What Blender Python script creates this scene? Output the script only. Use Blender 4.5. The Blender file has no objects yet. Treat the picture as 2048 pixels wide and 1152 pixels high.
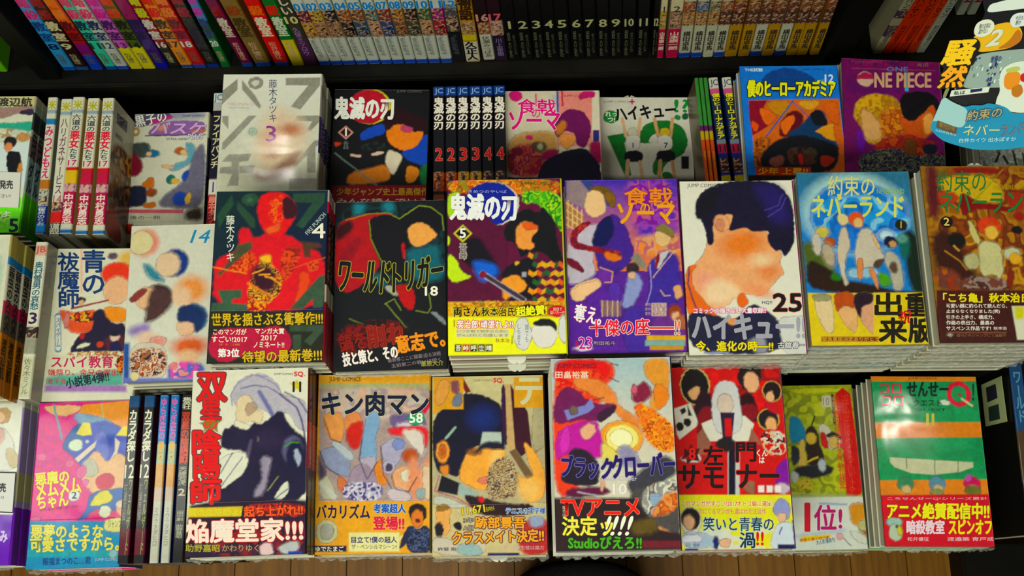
import bpy, bmesh, math, random
import numpy as np
from mathutils import Vector, Matrix

# ------------------------------------------------------------------ camera, world, lights, exposure
scene = bpy.context.scene
COL = scene.collection
PITCH, ROLL, CAM_Z = math.radians(15.4), math.radians(1.2), 1.815
cam_data = bpy.data.cameras.new('camera')
cam_data.sensor_width = 36.0
cam_data.lens = 2150.0 / 2048.0 * 36.0
cam_data.clip_start = 0.02
cam = bpy.data.objects.new('camera', cam_data)
COL.objects.link(cam)
fwd = Vector((0, math.sin(PITCH), -math.cos(PITCH)))
rt0 = Vector((1, 0, 0)); up0 = rt0.cross(fwd)
rt = math.cos(ROLL) * rt0 - math.sin(ROLL) * up0
up = math.sin(ROLL) * rt0 + math.cos(ROLL) * up0
cam.matrix_world = Matrix(((rt.x, up.x, -fwd.x, 0), (rt.y, up.y, -fwd.y, 0), (rt.z, up.z, -fwd.z, CAM_Z), (0, 0, 0, 1)))
scene.camera = cam

world = bpy.data.worlds.new('shop_air')
scene.world = world
world.use_nodes = True
world.node_tree.nodes['Background'].inputs[0].default_value = (0.95, 1.0, 0.86, 1)
world.node_tree.nodes['Background'].inputs[1].default_value = 0.045

def area(name, loc, target, size, size_y, power, col):
    d = bpy.data.lights.new(name, 'AREA')
    d.shape = 'RECTANGLE'; d.size = size; d.size_y = size_y; d.energy = power; d.color = col
    o = bpy.data.objects.new(name, d); COL.objects.link(o)
    o.location = loc
    o.rotation_euler = (Vector(target) - Vector(loc)).to_track_quat('-Z', 'Y').to_euler()
    return o
area('ceiling_lamp_front', (-0.25, -0.75, 2.55), (-0.12, 0.25, 0.6), 1.2, 0.3, 35, (0.98, 1.0, 0.84))
area('ceiling_lamp_left', (-1.5, 0.35, 2.6), (-0.3, 0.3, 0.6), 0.3, 1.2, 12, (0.98, 1.0, 0.86))
area('ceiling_lamp_far', (0.1, 1.9, 2.75), (-0.1, 0.3, 0.6), 1.2, 0.3, 5, (0.92, 0.98, 1.0))
def spot(name, loc, target, power, r, ang, col=(1, .96, .85)):
    d = bpy.data.lights.new(name, 'SPOT'); d.energy = power; d.shadow_soft_size = r; d.spot_size = math.radians(ang); d.spot_blend = .6; d.color = col
    o = bpy.data.objects.new(name, d); COL.objects.link(o); o.location = loc
    o.rotation_euler = (Vector(target) - Vector(loc)).to_track_quat('-Z', 'Y').to_euler()
spot('downlight_right', (1.13, 0.42, 2.7), (0.46, 0.15, 0.68), 7, .03, 40)
spot('downlight_left', (-0.72, 1.32, 2.7), (-0.25, 0.4, 0.68), 3.5, .03, 46)

scene.view_settings.view_transform = 'Standard'
scene.view_settings.look = 'None'
scene.view_settings.gamma = 1.0
scene.view_settings.exposure = 0.0
scene.view_settings.use_curve_mapping = False
scene.cycles.use_denoising = True
scene.cycles.max_bounces = 5
scene.cycles.transparent_max_bounces = 12

# ------------------------------------------------------------------ colours and materials
def lin(h):
    """hex print colour -> linear albedo"""
    if len(h) == 3: h = ''.join(c * 2 for c in h)
    v = [int(h[i:i + 2], 16) / 255 for i in (0, 2, 4)]
    v = [c / 12.92 if c <= .04045 else ((c + .055) / 1.055) ** 2.4 for c in v]
    m = (v[0] + v[1] + v[2]) / 3
    return tuple(min(.90, max(.0015, (m + (c - m) * SAT)) ** 1.13 * GAIN) for c in v)
SAT, GAIN = 1.20, 1.30
INKLINE = True

def node_mat(name, rough=.5, coat=0., coat_rough=.15, base=(.5, .5, .5), attr=False, bump=0., bump_scale=60., spec=.4, metal=0.):
    m = bpy.data.materials.new(name); m.use_nodes = True
    nt = m.node_tree; b = nt.nodes['Principled BSDF']
    b.inputs['Roughness'].default_value = rough
    b.inputs['Specular IOR Level'].default_value = spec
    b.inputs['Metallic'].default_value = metal
    b.inputs['Coat Weight'].default_value = coat
    b.inputs['Coat Roughness'].default_value = coat_rough
    b.inputs['Base Color'].default_value = (*base, 1)
    if attr:
        a = nt.nodes.new('ShaderNodeAttribute'); a.attribute_name = 'print'
        nt.links.new(a.outputs['Color'], b.inputs['Base Color'])
    if bump:
        g = nt.nodes.new('ShaderNodeNewGeometry')
        n = nt.nodes.new('ShaderNodeTexNoise'); n.inputs['Scale'].default_value = bump_scale; n.inputs['Detail'].default_value = 1.5; n.inputs['Distortion'].default_value = .6
        nt.links.new(g.outputs['Position'], n.inputs['Vector'])
        bp = nt.nodes.new('ShaderNodeBump'); bp.inputs['Strength'].default_value = bump; bp.inputs['Distance'].default_value = .002
        nt.links.new(n.outputs['Fac'], bp.inputs['Height'])
        nt.links.new(bp.outputs['Normal'], b.inputs['Coat Normal' if coat else 'Normal'])
    return m
M_PRINT = node_mat('printed_paper', .6, .38, .10, attr=True, bump=.5, bump_scale=15, spec=.22)
M_JACKET = node_mat('glossy_jacket', .5, .38, .15, attr=True, bump=.5, bump_scale=18, spec=.25)
M_CARD = node_mat('printed_card', .7, .05, .3, attr=True, bump=.3, bump_scale=30, spec=.12)

def paper_mat():
    m = bpy.data.materials.new('page_edges'); m.use_nodes = True
    nt = m.node_tree; b = nt.nodes['Principled BSDF']; b.inputs['Roughness'].default_value = .75
    tc = nt.nodes.new('ShaderNodeTexCoord'); mp = nt.nodes.new('ShaderNodeMapping'); mp.inputs['Scale'].default_value = (4, 4, 900)
    n = nt.nodes.new('ShaderNodeTexNoise'); n.inputs['Scale'].default_value = 1.0; n.inputs['Detail'].default_value = 2
    r = nt.nodes.new('ShaderNodeValToRGB')
    r.color_ramp.elements[0].position = .3; r.color_ramp.elements[0].color = (.26, .25, .17, 1)
    r.color_ramp.elements[1].position = .7; r.color_ramp.elements[1].color = (.56, .55, .42, 1)
    nt.links.new(tc.outputs['Object'], mp.inputs['Vector']); nt.links.new(mp.outputs['Vector'], n.inputs['Vector'])
    nt.links.new(n.outputs['Fac'], r.inputs['Fac']); nt.links.new(r.outputs['Color'], b.inputs['Base Color'])
    return m
M_PAGES = paper_mat()

def wood_mat(name, c0, c1, scale=(40, 2.5, 40), rough=.45, spec=.4):
    m = bpy.data.materials.new(name); m.use_nodes = True
    nt = m.node_tree; b = nt.nodes['Principled BSDF']; b.inputs['Roughness'].default_value = rough; b.inputs['Specular IOR Level'].default_value = spec
    g = nt.nodes.new('ShaderNodeNewGeometry'); mp = nt.nodes.new('ShaderNodeMapping'); mp.inputs['Scale'].default_value = scale
    oi = nt.nodes.new('ShaderNodeObjectInfo'); ad = nt.nodes.new('ShaderNodeVectorMath'); ad.operation = 'ADD'
    n = nt.nodes.new('ShaderNodeTexNoise'); n.inputs['Scale'].default_value = 2.0; n.inputs['Detail'].default_value = 6; n.inputs['Distortion'].default_value = .8
    r = nt.nodes.new('ShaderNodeValToRGB'); r.color_ramp.elements[0].position = .3; r.color_ramp.elements[1].position = .72
    r.color_ramp.elements[0].color = (*c0, 1); r.color_ramp.elements[1].color = (*c1, 1)
    nt.links.new(g.outputs['Position'], ad.inputs[0]); nt.links.new(oi.outputs['Random'], ad.inputs[1])
    nt.links.new(ad.outputs[0], mp.inputs['Vector']); nt.links.new(mp.outputs['Vector'], n.inputs['Vector'])
    nt.links.new(n.outputs['Fac'], r.inputs['Fac']); nt.links.new(r.outputs['Color'], b.inputs['Base Color'])
    return m
M_FLOOR = wood_mat('oak_floor', (.19, .072, .003), (.36, .150, .006))
M_BLACKWOOD = wood_mat('black_laminate', (.003, .003, .0025), (.010, .009, .006), (6, 6, 1.2), .55, .12)
M_RISER = node_mat('dark_riser_board', .6, base=(.012, .011, .012))
M_CLOTH = node_mat('black_cloth', .9, base=(.006, .006, .006), bump=.5, bump_scale=300)
M_PLASTIC = node_mat('black_plastic', .35, base=(.012, .012, .014))
M_SLIP = node_mat('white_slip', .6, base=(.72, .72, .60))

def film_mat():
    m = bpy.data.materials.new('clear_film'); m.use_nodes = True
    nt = m.node_tree; nt.nodes.clear()
    out = nt.nodes.new('ShaderNodeOutputMaterial'); mix = nt.nodes.new('ShaderNodeMixShader'); mix.inputs[0].default_value = .34
    t = nt.nodes.new('ShaderNodeBsdfTransparent'); g = nt.nodes.new('ShaderNodeBsdfPrincipled')
    g.inputs['Base Color'].default_value = (.75, .78, .68, 1); g.inputs['Roughness'].default_value = .12
    geo = nt.nodes.new('ShaderNodeNewGeometry'); n = nt.nodes.new('ShaderNodeTexNoise'); n.inputs['Scale'].default_value = 160; n.inputs['Detail'].default_value = 3
    bp = nt.nodes.new('ShaderNodeBump'); bp.inputs['Strength'].default_value = 1.0; bp.inputs['Distance'].default_value = .004
    nt.links.new(geo.outputs['Position'], n.inputs['Vector']); nt.links.new(n.outputs['Fac'], bp.inputs['Height']); nt.links.new(bp.outputs['Normal'], g.inputs['Normal'])
    nt.links.new(t.outputs[0], mix.inputs[1]); nt.links.new(g.outputs[0], mix.inputs[2]); nt.links.new(mix.outputs[0], out.inputs['Surface'])
    return m
M_FILM = film_mat()

# ------------------------------------------------------------------ mesh helpers
def mesh_np(name, V, Fc, mat, colors=None, smooth=False, percorner=False):
    """V (n,3); Fc list of faces or (m,k) array; colors per face (m,3), or per vertex (n,3) when not percorner"""
    me = bpy.data.meshes.new(name)
    V = np.asarray(V, np.float32)
    if isinstance(Fc, np.ndarray):
        m, k = Fc.shape
        me.vertices.add(len(V)); me.vertices.foreach_set('co', V.ravel())
        me.loops.add(m * k); me.loops.foreach_set('vertex_index', Fc.astype(np.int32).ravel())
        me.polygons.add(m); me.polygons.foreach_set('loop_start', np.arange(0, m * k, k, dtype=np.int32))
        sizes = np.full(m, k)
    else:
        me.from_pydata(V.tolist(), [], Fc)
        sizes = np.array([len(f) for f in Fc])
    me.update(calc_edges=True)
    if colors is not None:
        colors = np.asarray(colors, np.float32)
        if percorner:
            a = me.color_attributes.new('print', 'FLOAT_COLOR', 'CORNER')
            c = np.repeat(colors, sizes, axis=0)
        else:
            a = me.color_attributes.new('print', 'FLOAT_COLOR', 'POINT')
            c = colors
        a.data.foreach_set('color', np.concatenate([c, np.ones((len(c), 1), np.float32)], 1).ravel())
    if smooth:
        me.polygons.foreach_set('use_smooth', np.ones(len(me.polygons), bool))
    me.materials.append(mat)
    return me
def link(name, data, parent=None, loc=None, rot=None):
    o = bpy.data.objects.new(name, data); COL.objects.link(o)
    if parent is not None: o.parent = parent
    if loc is not None: o.location = loc
    if rot is not None: o.rotation_euler = rot
    return o
def tag(o, label, cat, group=None, kind=None):
    if label: o['label'] = label
    if cat: o['category'] = cat
    if group: o['group'] = group
    if kind: o['kind'] = kind
    return o
def box_data(name, size, mat, center=(0, 0, 0), bevel=0., colors=None):
    bm = bmesh.new(); bmesh.ops.create_cube(bm, size=1)
    bmesh.ops.scale(bm, vec=size, verts=bm.verts); bmesh.ops.translate(bm, vec=center, verts=bm.verts)
    if bevel: bmesh.ops.bevel(bm, geom=bm.edges[:], offset=bevel, segments=2, affect='EDGES')
    me = bpy.data.meshes.new(name); bm.to_mesh(me); bm.free(); me.materials.append(mat)
    return me

# ------------------------------------------------------------------ value noise, shape rasteriser
RNG = np.random.RandomState(5)
NT = RNG.rand(16, 64, 64)
def vnoise(x, y, seed=0):
    t = NT[seed % 16]
    xi = np.floor(x).astype(int); yi = np.floor(y).astype(int); fx = x - xi; fy = y - yi
    fx = fx * fx * (3 - 2 * fx); fy = fy * fy * (3 - 2 * fy)
    a = t[xi & 63, yi & 63]; b = t[(xi + 1) & 63, yi & 63]; c = t[xi & 63, (yi + 1) & 63]; d = t[(xi + 1) & 63, (yi + 1) & 63]
    return (a * (1 - fx) + b * fx) * (1 - fy) + (c * (1 - fx) + d * fx) * fy
def chaikin(P, n=2):
    for _ in range(n):
        Q = np.roll(P, -1, 0)
        P = np.stack([P * .78 + Q * .22, P * .22 + Q * .78], 1).reshape(-1, 2)
    return P
def seg_dist(X, Y, P, closed=True):
    Q = np.roll(P, -1, 0) if closed else P[1:]
    A = P if closed else P[:-1]
    d = np.full(X.shape, 1e9)
    for (ax, ay), (bx, by) in zip(A, Q):
        vx, vy = bx - ax, by - ay; L = vx * vx + vy * vy + 1e-9
        t = np.clip(((X - ax) * vx + (Y - ay) * vy) / L, 0, 1)
        d = np.minimum(d, (X - ax - t * vx) ** 2 + (Y - ay - t * vy) ** 2)
    return np.sqrt(d)
def inside(X, Y, P):
    c = np.zeros(X.shape, bool); Q = np.roll(P, -1, 0)
    for (ax, ay), (bx, by) in zip(P, Q):
        if ay == by: continue
        k = ((ay > Y) != (by > Y)) & (X < (bx - ax) * (Y - ay) / (by - ay) + ax)
        c ^= k
    return c
def raster(X, Y, base, shapes):
    """paint the printed shapes of one cover at the points X, Y (millimetres on the cover)"""
    C = np.empty(X.shape + (3,)); C[:] = lin(base)
    wx = (vnoise(X * .35 + 7, Y * .35, 1) - .5) * 1.3; wy = (vnoise(X * .35, Y * .35 + 9, 2) - .5) * 1.3
    XW, YW = X + wx, Y + wy
    for s in shapes:
        k = s[0]; soft = .55
        if k == 'g':
            _, x0, y0, x1, y1, c0, c1, pts = s
            P = np.array(pts, float).reshape(-1, 2)
            t = np.clip(((X - x0) * (x1 - x0) + (Y - y0) * (y1 - y0)) / ((x1 - x0) ** 2 + (y1 - y0) ** 2 + 1e-9), 0, 1)[..., None]
            col = np.array(lin(c0)) * (1 - t) + np.array(lin(c1)) * t
            C = np.where(inside(X, Y, P)[..., None], col, C); continue
        if k == 'e':
            _, cx, cy, rx, ry, rot, sf, col = s
            r = max(rx, ry) + sf + 3
            m = (np.abs(X - cx) < r) & (np.abs(Y - cy) < r)
            if not m.any(): continue
            x, y = XW[m] - cx, YW[m] - cy; a = math.radians(rot); ca, sa = math.cos(a), math.sin(a)
            u, v = (x * ca + y * sa) / max(rx, .3), (-x * sa + y * ca) / max(ry, .3)
            sd = (np.sqrt(u * u + v * v) - 1) * min(rx, ry)
        elif k == 'l':
            _, pts, w, sf, col = s
            P = np.array(pts, float).reshape(-1, 2); r = w / 2 + sf + 3
            m = (X > P[:, 0].min() - r) & (X < P[:, 0].max() + r) & (Y > P[:, 1].min() - r) & (Y < P[:, 1].max() + r)
            if not m.any(): continue
            sd = seg_dist(XW[m] * .5 + X[m] * .5, YW[m] * .5 + Y[m] * .5, P, False) - max(w, .9) / 2
        else:
            pts, sf = s[1], s[2]; P = np.array(pts, float).reshape(-1, 2)
            if k in 'pn': P = chaikin(P)
            r = sf + 3
            m = (X > P[:, 0].min() - r) & (X < P[:, 0].max() + r) & (Y > P[:, 1].min() - r) & (Y < P[:, 1].max() + r)
            if not m.any(): continue
            x, y = (XW[m], YW[m]) if k in 'pn' else (X[m], Y[m])
            sd = seg_dist(x, y, P) * np.where(inside(x, y, P), -1, 1)
            col = s[3]
        al = np.clip(.5 - sd / (2 * max(soft, sf)), 0, 1)[:, None]
        if k == 'n':
            sc, seed = s[4], s[5]; x, y = X[m], Y[m]
            f = 1 / max(sc, 1.2)
            nv = vnoise(x * f + 3.1, y * f + seed, seed + 3) * .65 + vnoise(x * f * 2.3, y * f * 2.3 + 5, seed + 4) * .35
            nv = np.clip((nv - .22) / .56, 0, .999) * len(col)
            L = np.array([lin(c) for c in col]); i = nv.astype(int); fr = np.clip((nv - i - .75) * 4, 0, 1)[:, None]
            pc = L[i] * (1 - fr) + L[(i + 1) % len(col)] * fr
        else:
            pc = np.array(lin(col))
        C[m] = C[m] * (1 - al) + pc * al
        if INKLINE and k in 'pe' and sf < 3.2:
            e = np.clip(1 - np.abs(sd + .1) / .55, 0, 1) * (.30 + .5 * vnoise(X[m] * .25, Y[m] * .25, 12))
            C[m] = C[m] * (1 - e[:, None]) + np.array((.012, .006, .02)) * e[:, None]
    g = vnoise(X * 1.1, Y * 1.1, 9) - .5; g2 = vnoise(X * .16, Y * .16, 10) - .5; g3 = vnoise(X * .42 + 3, Y * .42, 11) - .5
    k = (1.08 - C.mean(-1) * 1.25)
    C *= (1 + (.20 * g + .20 * g2 + .24 * g3) * k)[..., None]
    C *= 1 + (.16 * k)[..., None] * np.stack([vnoise(X * .8 + i * 5, Y * .8, 13) - .5 for i in range(3)], -1)
    return np.clip(C, .001, .95)

# ------------------------------------------------------------------ lettering
TXT = {}
def glyphs(s):
    """outline triangles of a string, normalised to its own bounding box 0..1"""
    if s in TXT: return TXT[s]
    c = bpy.data.curves.new('t', 'FONT'); c.body = s; c.size = 1; c.resolution_u = 2
    c.align_x = 'CENTER'; c.space_line = .92
    o = bpy.data.objects.new('t', c); COL.objects.link(o)
    bpy.context.view_layer.update()
    me = bpy.data.meshes.new_from_object(o.evaluated_get(bpy.context.evaluated_depsgraph_get()))
    me.calc_loop_triangles()
    V = np.empty(len(me.vertices) * 3, np.float32); me.vertices.foreach_get('co', V); V = V.reshape(-1, 3)[:, :2]
    T = np.empty(len(me.loop_triangles) * 3, np.int32); me.loop_triangles.foreach_get('vertices', T); T = T.reshape(-1, 3)
    bpy.data.objects.remove(o); bpy.data.curves.remove(c); bpy.data.meshes.remove(me)
    if len(V):
        lo, hi = V.min(0), V.max(0)
        if len(s) == 1 and hi[0] - lo[0] < .5 * (hi[1] - lo[1]):
            m = (lo[0] + hi[0]) / 2; w = .28 * (hi[1] - lo[1]); lo = lo.copy(); hi = hi.copy(); lo[0], hi[0] = m - w, m + w
        V = (V - lo) / np.maximum(hi - lo, 1e-4)
    TXT[s] = (V, T)
    return TXT[s]
class Ink:
    def __init__(self): self.V = []; self.T = []; self.C = []; self.n = 0; self.z = 0.
    def add(self, V, T, col):
        if not len(V): return
        self.V.append(V); self.T.append(T + self.n); self.C.append(np.tile(np.array(lin(col), np.float32), (len(V), 1))); self.n += len(V)
    def text(self, s, q, col, outline=None, ow=0., bold=2, z0=.10):
        """q: the four corners BL BR TR TL in mm; letters are drawn in thin stacked layers"""
        V, T = glyphs(s)
        if not len(V): return
        q = np.array(q, float).reshape(4, 2); u, v = V[:, :1], V[:, 1:]
        P = q[0] * (1 - u) * (1 - v) + q[1] * u * (1 - v) + q[2] * u * v + q[3] * (1 - u) * v
        rows = s.count('\n') + 1
        if rows > 1 and s[1:2] == '\n': em = np.linalg.norm(q[3] - q[0]) / rows
        else: em = np.linalg.norm(q[3] - q[0]) / rows
        z = z0 + self.z
        if outline:
            for k in range(8):
                a = k * math.pi / 4
                D = np.array([math.cos(a), math.sin(a)]) * (max(ow, .5) + em * .02)
                self.add(np.c_[P + D, np.full(len(P), z)], T, outline); z += .006
        z += .03
        n = (1, 3, 4, 6)[bold]; r = (0, .012, .024, .037)[bold] * em
        for k in range(n):
            a = k * 2 * math.pi / n
            D = np.array([math.cos(a), math.sin(a)]) * r if n > 1 else np.zeros(2)
            self.add(np.c_[P + D, np.full(len(P), z)], T, col); z += .006
        self.z += .004
    def build(self, name, mat, xf=None):
        if not self.n: return None
        V = np.concatenate(self.V); T = np.concatenate(self.T); C = np.concatenate(self.C)
        if xf is not None: V = xf(V)
        return mesh_np(name, V, T, mat, C)

# ------------------------------------------------------------------ a book
L_ = .176
def curl(x, y):
    """gentle lift of a cover towards its free edge, mm in, mm out"""
    return .12 + .55 * np.clip(-x / 56, 0, 1) ** 2 * (1 + .4 * np.sin(y / 40.)) + .10 * np.sin(x / 17. + y / 31.)
def jacket_mesh(name, W, T, spine_segs, front, back, tail='b9b8a8'):
    """dust jacket: front sheet, rounded spine on the +x side, back sheet; spine_segs [(f0,f1,colour)] from head to tail"""
    cuts = sorted({0., 1.} | {round(s[0], 3) for s in spine_segs} | {round(s[1], 3) for s in spine_segs})
    r = min(.0022, T * .35); prof = [(-W / 2, T)]
    for k in range(5):
        a = math.pi / 2 - k * math.pi / 8; prof.append((W / 2 - r + r * math.cos(a), T - r + r * math.sin(a)))
    for k in range(5):
        a = -k * math.pi / 8; prof.append((W / 2 - r + r * math.cos(a), r + r * math.sin(a)))
    prof.append((-W / 2, 0.))
    th = .0004
    inner = []
    for i, (x, z) in enumerate(prof):
        cx = x if i in (0, len(prof) - 1) else x - th * (1 if x > W / 2 - r * .9 else 0)
        inner.append((cx, z - th if z > T / 2 else z + th))
    V = []; Fc = []; Cc = []; n = len(prof)
    for f in cuts:
        y = L_ / 2 - f * L_
        V += [(x, y, z) for x, z in prof] + [(x, y, z) for x, z in inner]
    for i in range(len(cuts) - 1):
        mid = (cuts[i] + cuts[i + 1]) / 2; sc = spine_segs[0][2]
        for s in spine_segs:
            if s[0] - 1e-6 <= mid <= s[1] + 1e-6: sc = s[2].strip('*')
        a, b = i * 2 * n, (i + 1) * 2 * n
        for j in range(n - 1):
            Fc.append((a + j, b + j, b + j + 1, a + j + 1)); Cc.append(lin(front if j == 0 else back if j == n - 2 else sc))
            Fc.append((a + n + j + 1, b + n + j + 1, b + n + j, a + n + j)); Cc.append(lin(tail))
        for j in (0, n - 1):
            Fc.append((a + j, a + n + j, b + n + j, b + j) if j == 0 else (a + j, b + j, b + n + j, a + n + j)); Cc.append(lin(tail))
    for a, flip in ((0, 0), ((len(cuts) - 1) * 2 * n, 1)):
        for j in range(n - 1):
            f = (a + j, a + j + 1, a + n + j + 1, a + n + j); Fc.append(f[::-1] if flip else f); Cc.append(lin(tail))
    return mesh_np(name, V, Fc, M_JACKET, Cc, percorner=True)
def pages_mesh(W, T):
    return box_data('pages', (W - .004, L_ - .003, T - .0012), M_PAGES, (-.0008, 0, T / 2), .0004)
def vertical(s): return '\n'.join(s.replace('ー', '|')) if len(s) > 2 or not s.isascii() else s
def spine_ink(texts, T, W, d=0.):
    """lettering on the spine; drawn in (across, along) mm and folded onto the +x side of the book"""
    ink = Ink()
    for s, f0, f1, col, oc, wf, b in texts:
        hw = T * 1000 * wf / 2; y0 = 88 - f0 * 176; y1 = 88 - f1 * 176
        off = 0.
        if wf < .32 and not s.isascii(): off = (T * 1000 * .2) * (1 if s in ('銀の匙', '村瀬克俊', '尾田栄一') else -1) * (-1)
        ink.text(vertical(s), (-hw + off, y1, hw + off, y1, hw + off, y0, -hw + off, y0), col, oc or None, T * 28, b, .05)
    def xf(V):  # across -> -z, along -> y, height -> +x
        return np.stack([W / 2 + V[:, 2] / 1000, V[:, 1] / 1000, T / 2 - V[:, 0] / 1000], 1)
    return ink.build('spine_lettering', M_PRINT, xf)
def spine_grid(segs, T, W):
    """printed sheet of the spine, folded like its lettering"""
    hw = T * 500 - 1.1; shapes = []
    for f0, f1, col in segs:
        P = [-hw - 3, 88 - f1 * 176, hw + 3, 88 - f1 * 176, hw + 3, 88 - f0 * 176, -hw - 3, 88 - f0 * 176]
        if col[0] == '*':
            shapes.append(('q', P, 0, col[1:]))
            shapes.append(('n', P, .6, [col[1:], '2c1c20', 'c0a080', col[1:], '504448'], 4.5, int(f0 * 90)))
        else: shapes.append(('q', P, 0, col))
    xs = np.linspace(-hw, hw, max(5, int(2 * hw / 1.3))); ys = np.linspace(87.8, -87.8, 136)
    X, Y = np.meshgrid(xs, ys); C = raster(X, Y, segs[0][2].strip('*'), shapes)
    V = np.stack([np.full(X.shape, W / 2 + .00003), Y / 1000, T / 2 - X / 1000], -1).reshape(-1, 3)
    r, k = X.shape; I = np.arange(r * k).reshape(r, k)
    Fc = np.stack([I[1:, :-1], I[1:, 1:], I[:-1, 1:], I[:-1, :-1]], -1).reshape(-1, 4)
    return mesh_np('spine_print', V, Fc, M_PRINT, C.reshape(-1, 3))

def film_mesh(W, T, seed, drop=1.):
    """crinkled surplus of clear wrap folded over the tail of the book"""
    rs = np.random.RandomState(seed); nx, ny = 46, 5
    V = []
    for j in range(ny):
        for i in range(nx):
            x = -W / 2 + W * i / (nx - 1)
            out = .0008 + .0042 * (j / (ny - 1)) * (.35 + rs.rand() * .75) * drop
            z = T - .0005 - (T * .8) * (j / (ny - 1)) * (.8 + .25 * rs.rand())
            V.append((x, -L_ / 2 - out, z))
    Fc = np.array([(j * nx + i, j * nx + i + 1, (j + 1) * nx + i + 1, (j + 1) * nx + i) for j in range(ny - 1) for i in range(nx - 1)])
    return mesh_np('clear_wrap', V, Fc, M_FILM, smooth=True)
def slip_mesh():
    """half round white order slip with a notch, sticking out of the pages"""
    P = [(-.009, .012)] + [(.009 * math.cos(a), -.006 * math.sin(a) * 1.) for a in np.linspace(math.pi, math.pi * .56, 6)] + [(0, -.0035)] + [(.009 * math.cos(a), -.006 * math.sin(a)) for a in np.linspace(math.pi * .44, 0, 6)] + [(.009, .012)]
    n = len(P); V = [(x, y, .0002) for x, y in P] + [(x, y, -.0002) for x, y in P]
    Fc = [tuple(range(n)), tuple(range(2 * n - 1, n - 1, -1))] + [(i, n + i, n + (i + 1) % n, (i + 1) % n) for i in range(n)]
    return mesh_np('order_slip', V, Fc, M_SLIP)

BOOKS = []
def flat_book(c, T):
    key, q, W, base, spine, label, cnt, band, shapes, texts = c
    root = link('manga_paperback', None)
    jk = jacket_mesh('jacket', W, T, [(0, 1, spine)] + STACK_SPINE.get(key, []), base, base)
    j = link('jacket', jk, root); p = link('page_block', pages_mesh(W, T), root)
    step = .85; nx = int(W * 1000 / step); ny = 208
    xs = np.linspace(-W * 500, W * 500 - 1.6, nx); ys = np.linspace(88, -88, ny)
    def grid(name, rows, dz, mat):
        X, Y = np.meshgrid(xs, ys[rows]); C = raster(X, Y, base, shapes)
        Z = T * 1000 + dz + curl(X, Y)
        V = np.stack([X, Y, Z], -1).reshape(-1, 3) / 1000
        r, k = X.shape; I = np.arange(r * k).reshape(r, k)
        Fc = np.stack([I[1:, :-1], I[1:, 1:], I[:-1, 1:], I[:-1, :-1]], -1).reshape(-1, 4)
        # turned-down rim so the sheet has an edge
        ring = np.concatenate([I[0, :], I[1:, -1], I[-1, -2::-1], I[-2:0:-1, 0]]); nr = len(ring); n0 = len(V)
        low = V[ring].copy(); low[:, 2] = T - .0003
        V = np.concatenate([V, low]); C = C.reshape(-1, 3); C = np.concatenate([C, C[ring]])
        a = ring; b = np.roll(ring, -1); la = n0 + np.arange(nr); lb = np.roll(la, -1)
        Fc = np.concatenate([Fc, np.stack([b, a, la, lb], 1)])
        return mesh_np(name, V, Fc, mat, C)
    if band is None: cut = ny
    else: cut = int(np.argmin(np.abs(ys - band)))
    link('cover_art', grid('cover_art', slice(0, ny if band is None else cut + 2), .05, M_PRINT), root)
    if band is not None: link('paper_band', grid('paper_band', slice(cut, ny), .30, M_PRINT), root)
    ink = Ink()
    for s, qd, col, oc, ow, b in texts: ink.text(s, qd, col, oc, ow, b, .42 if band is not None else .14)
    def xf(V): 
        V = V.copy(); V[:, 0] = np.clip(V[:, 0], -W * 500 + .5, W * 500 - 2); V[:, 1] = np.clip(V[:, 1], -87.5, 87.5)
        V[:, 2] += T * 1000 + curl(V[:, 0], V[:, 1]); return V / 1000
    lm = ink.build('cover_lettering', M_PRINT, xf)
    if lm: link('cover_lettering', lm, root)['kind'] = 'stuff'
    return root, jk, p.data

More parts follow.
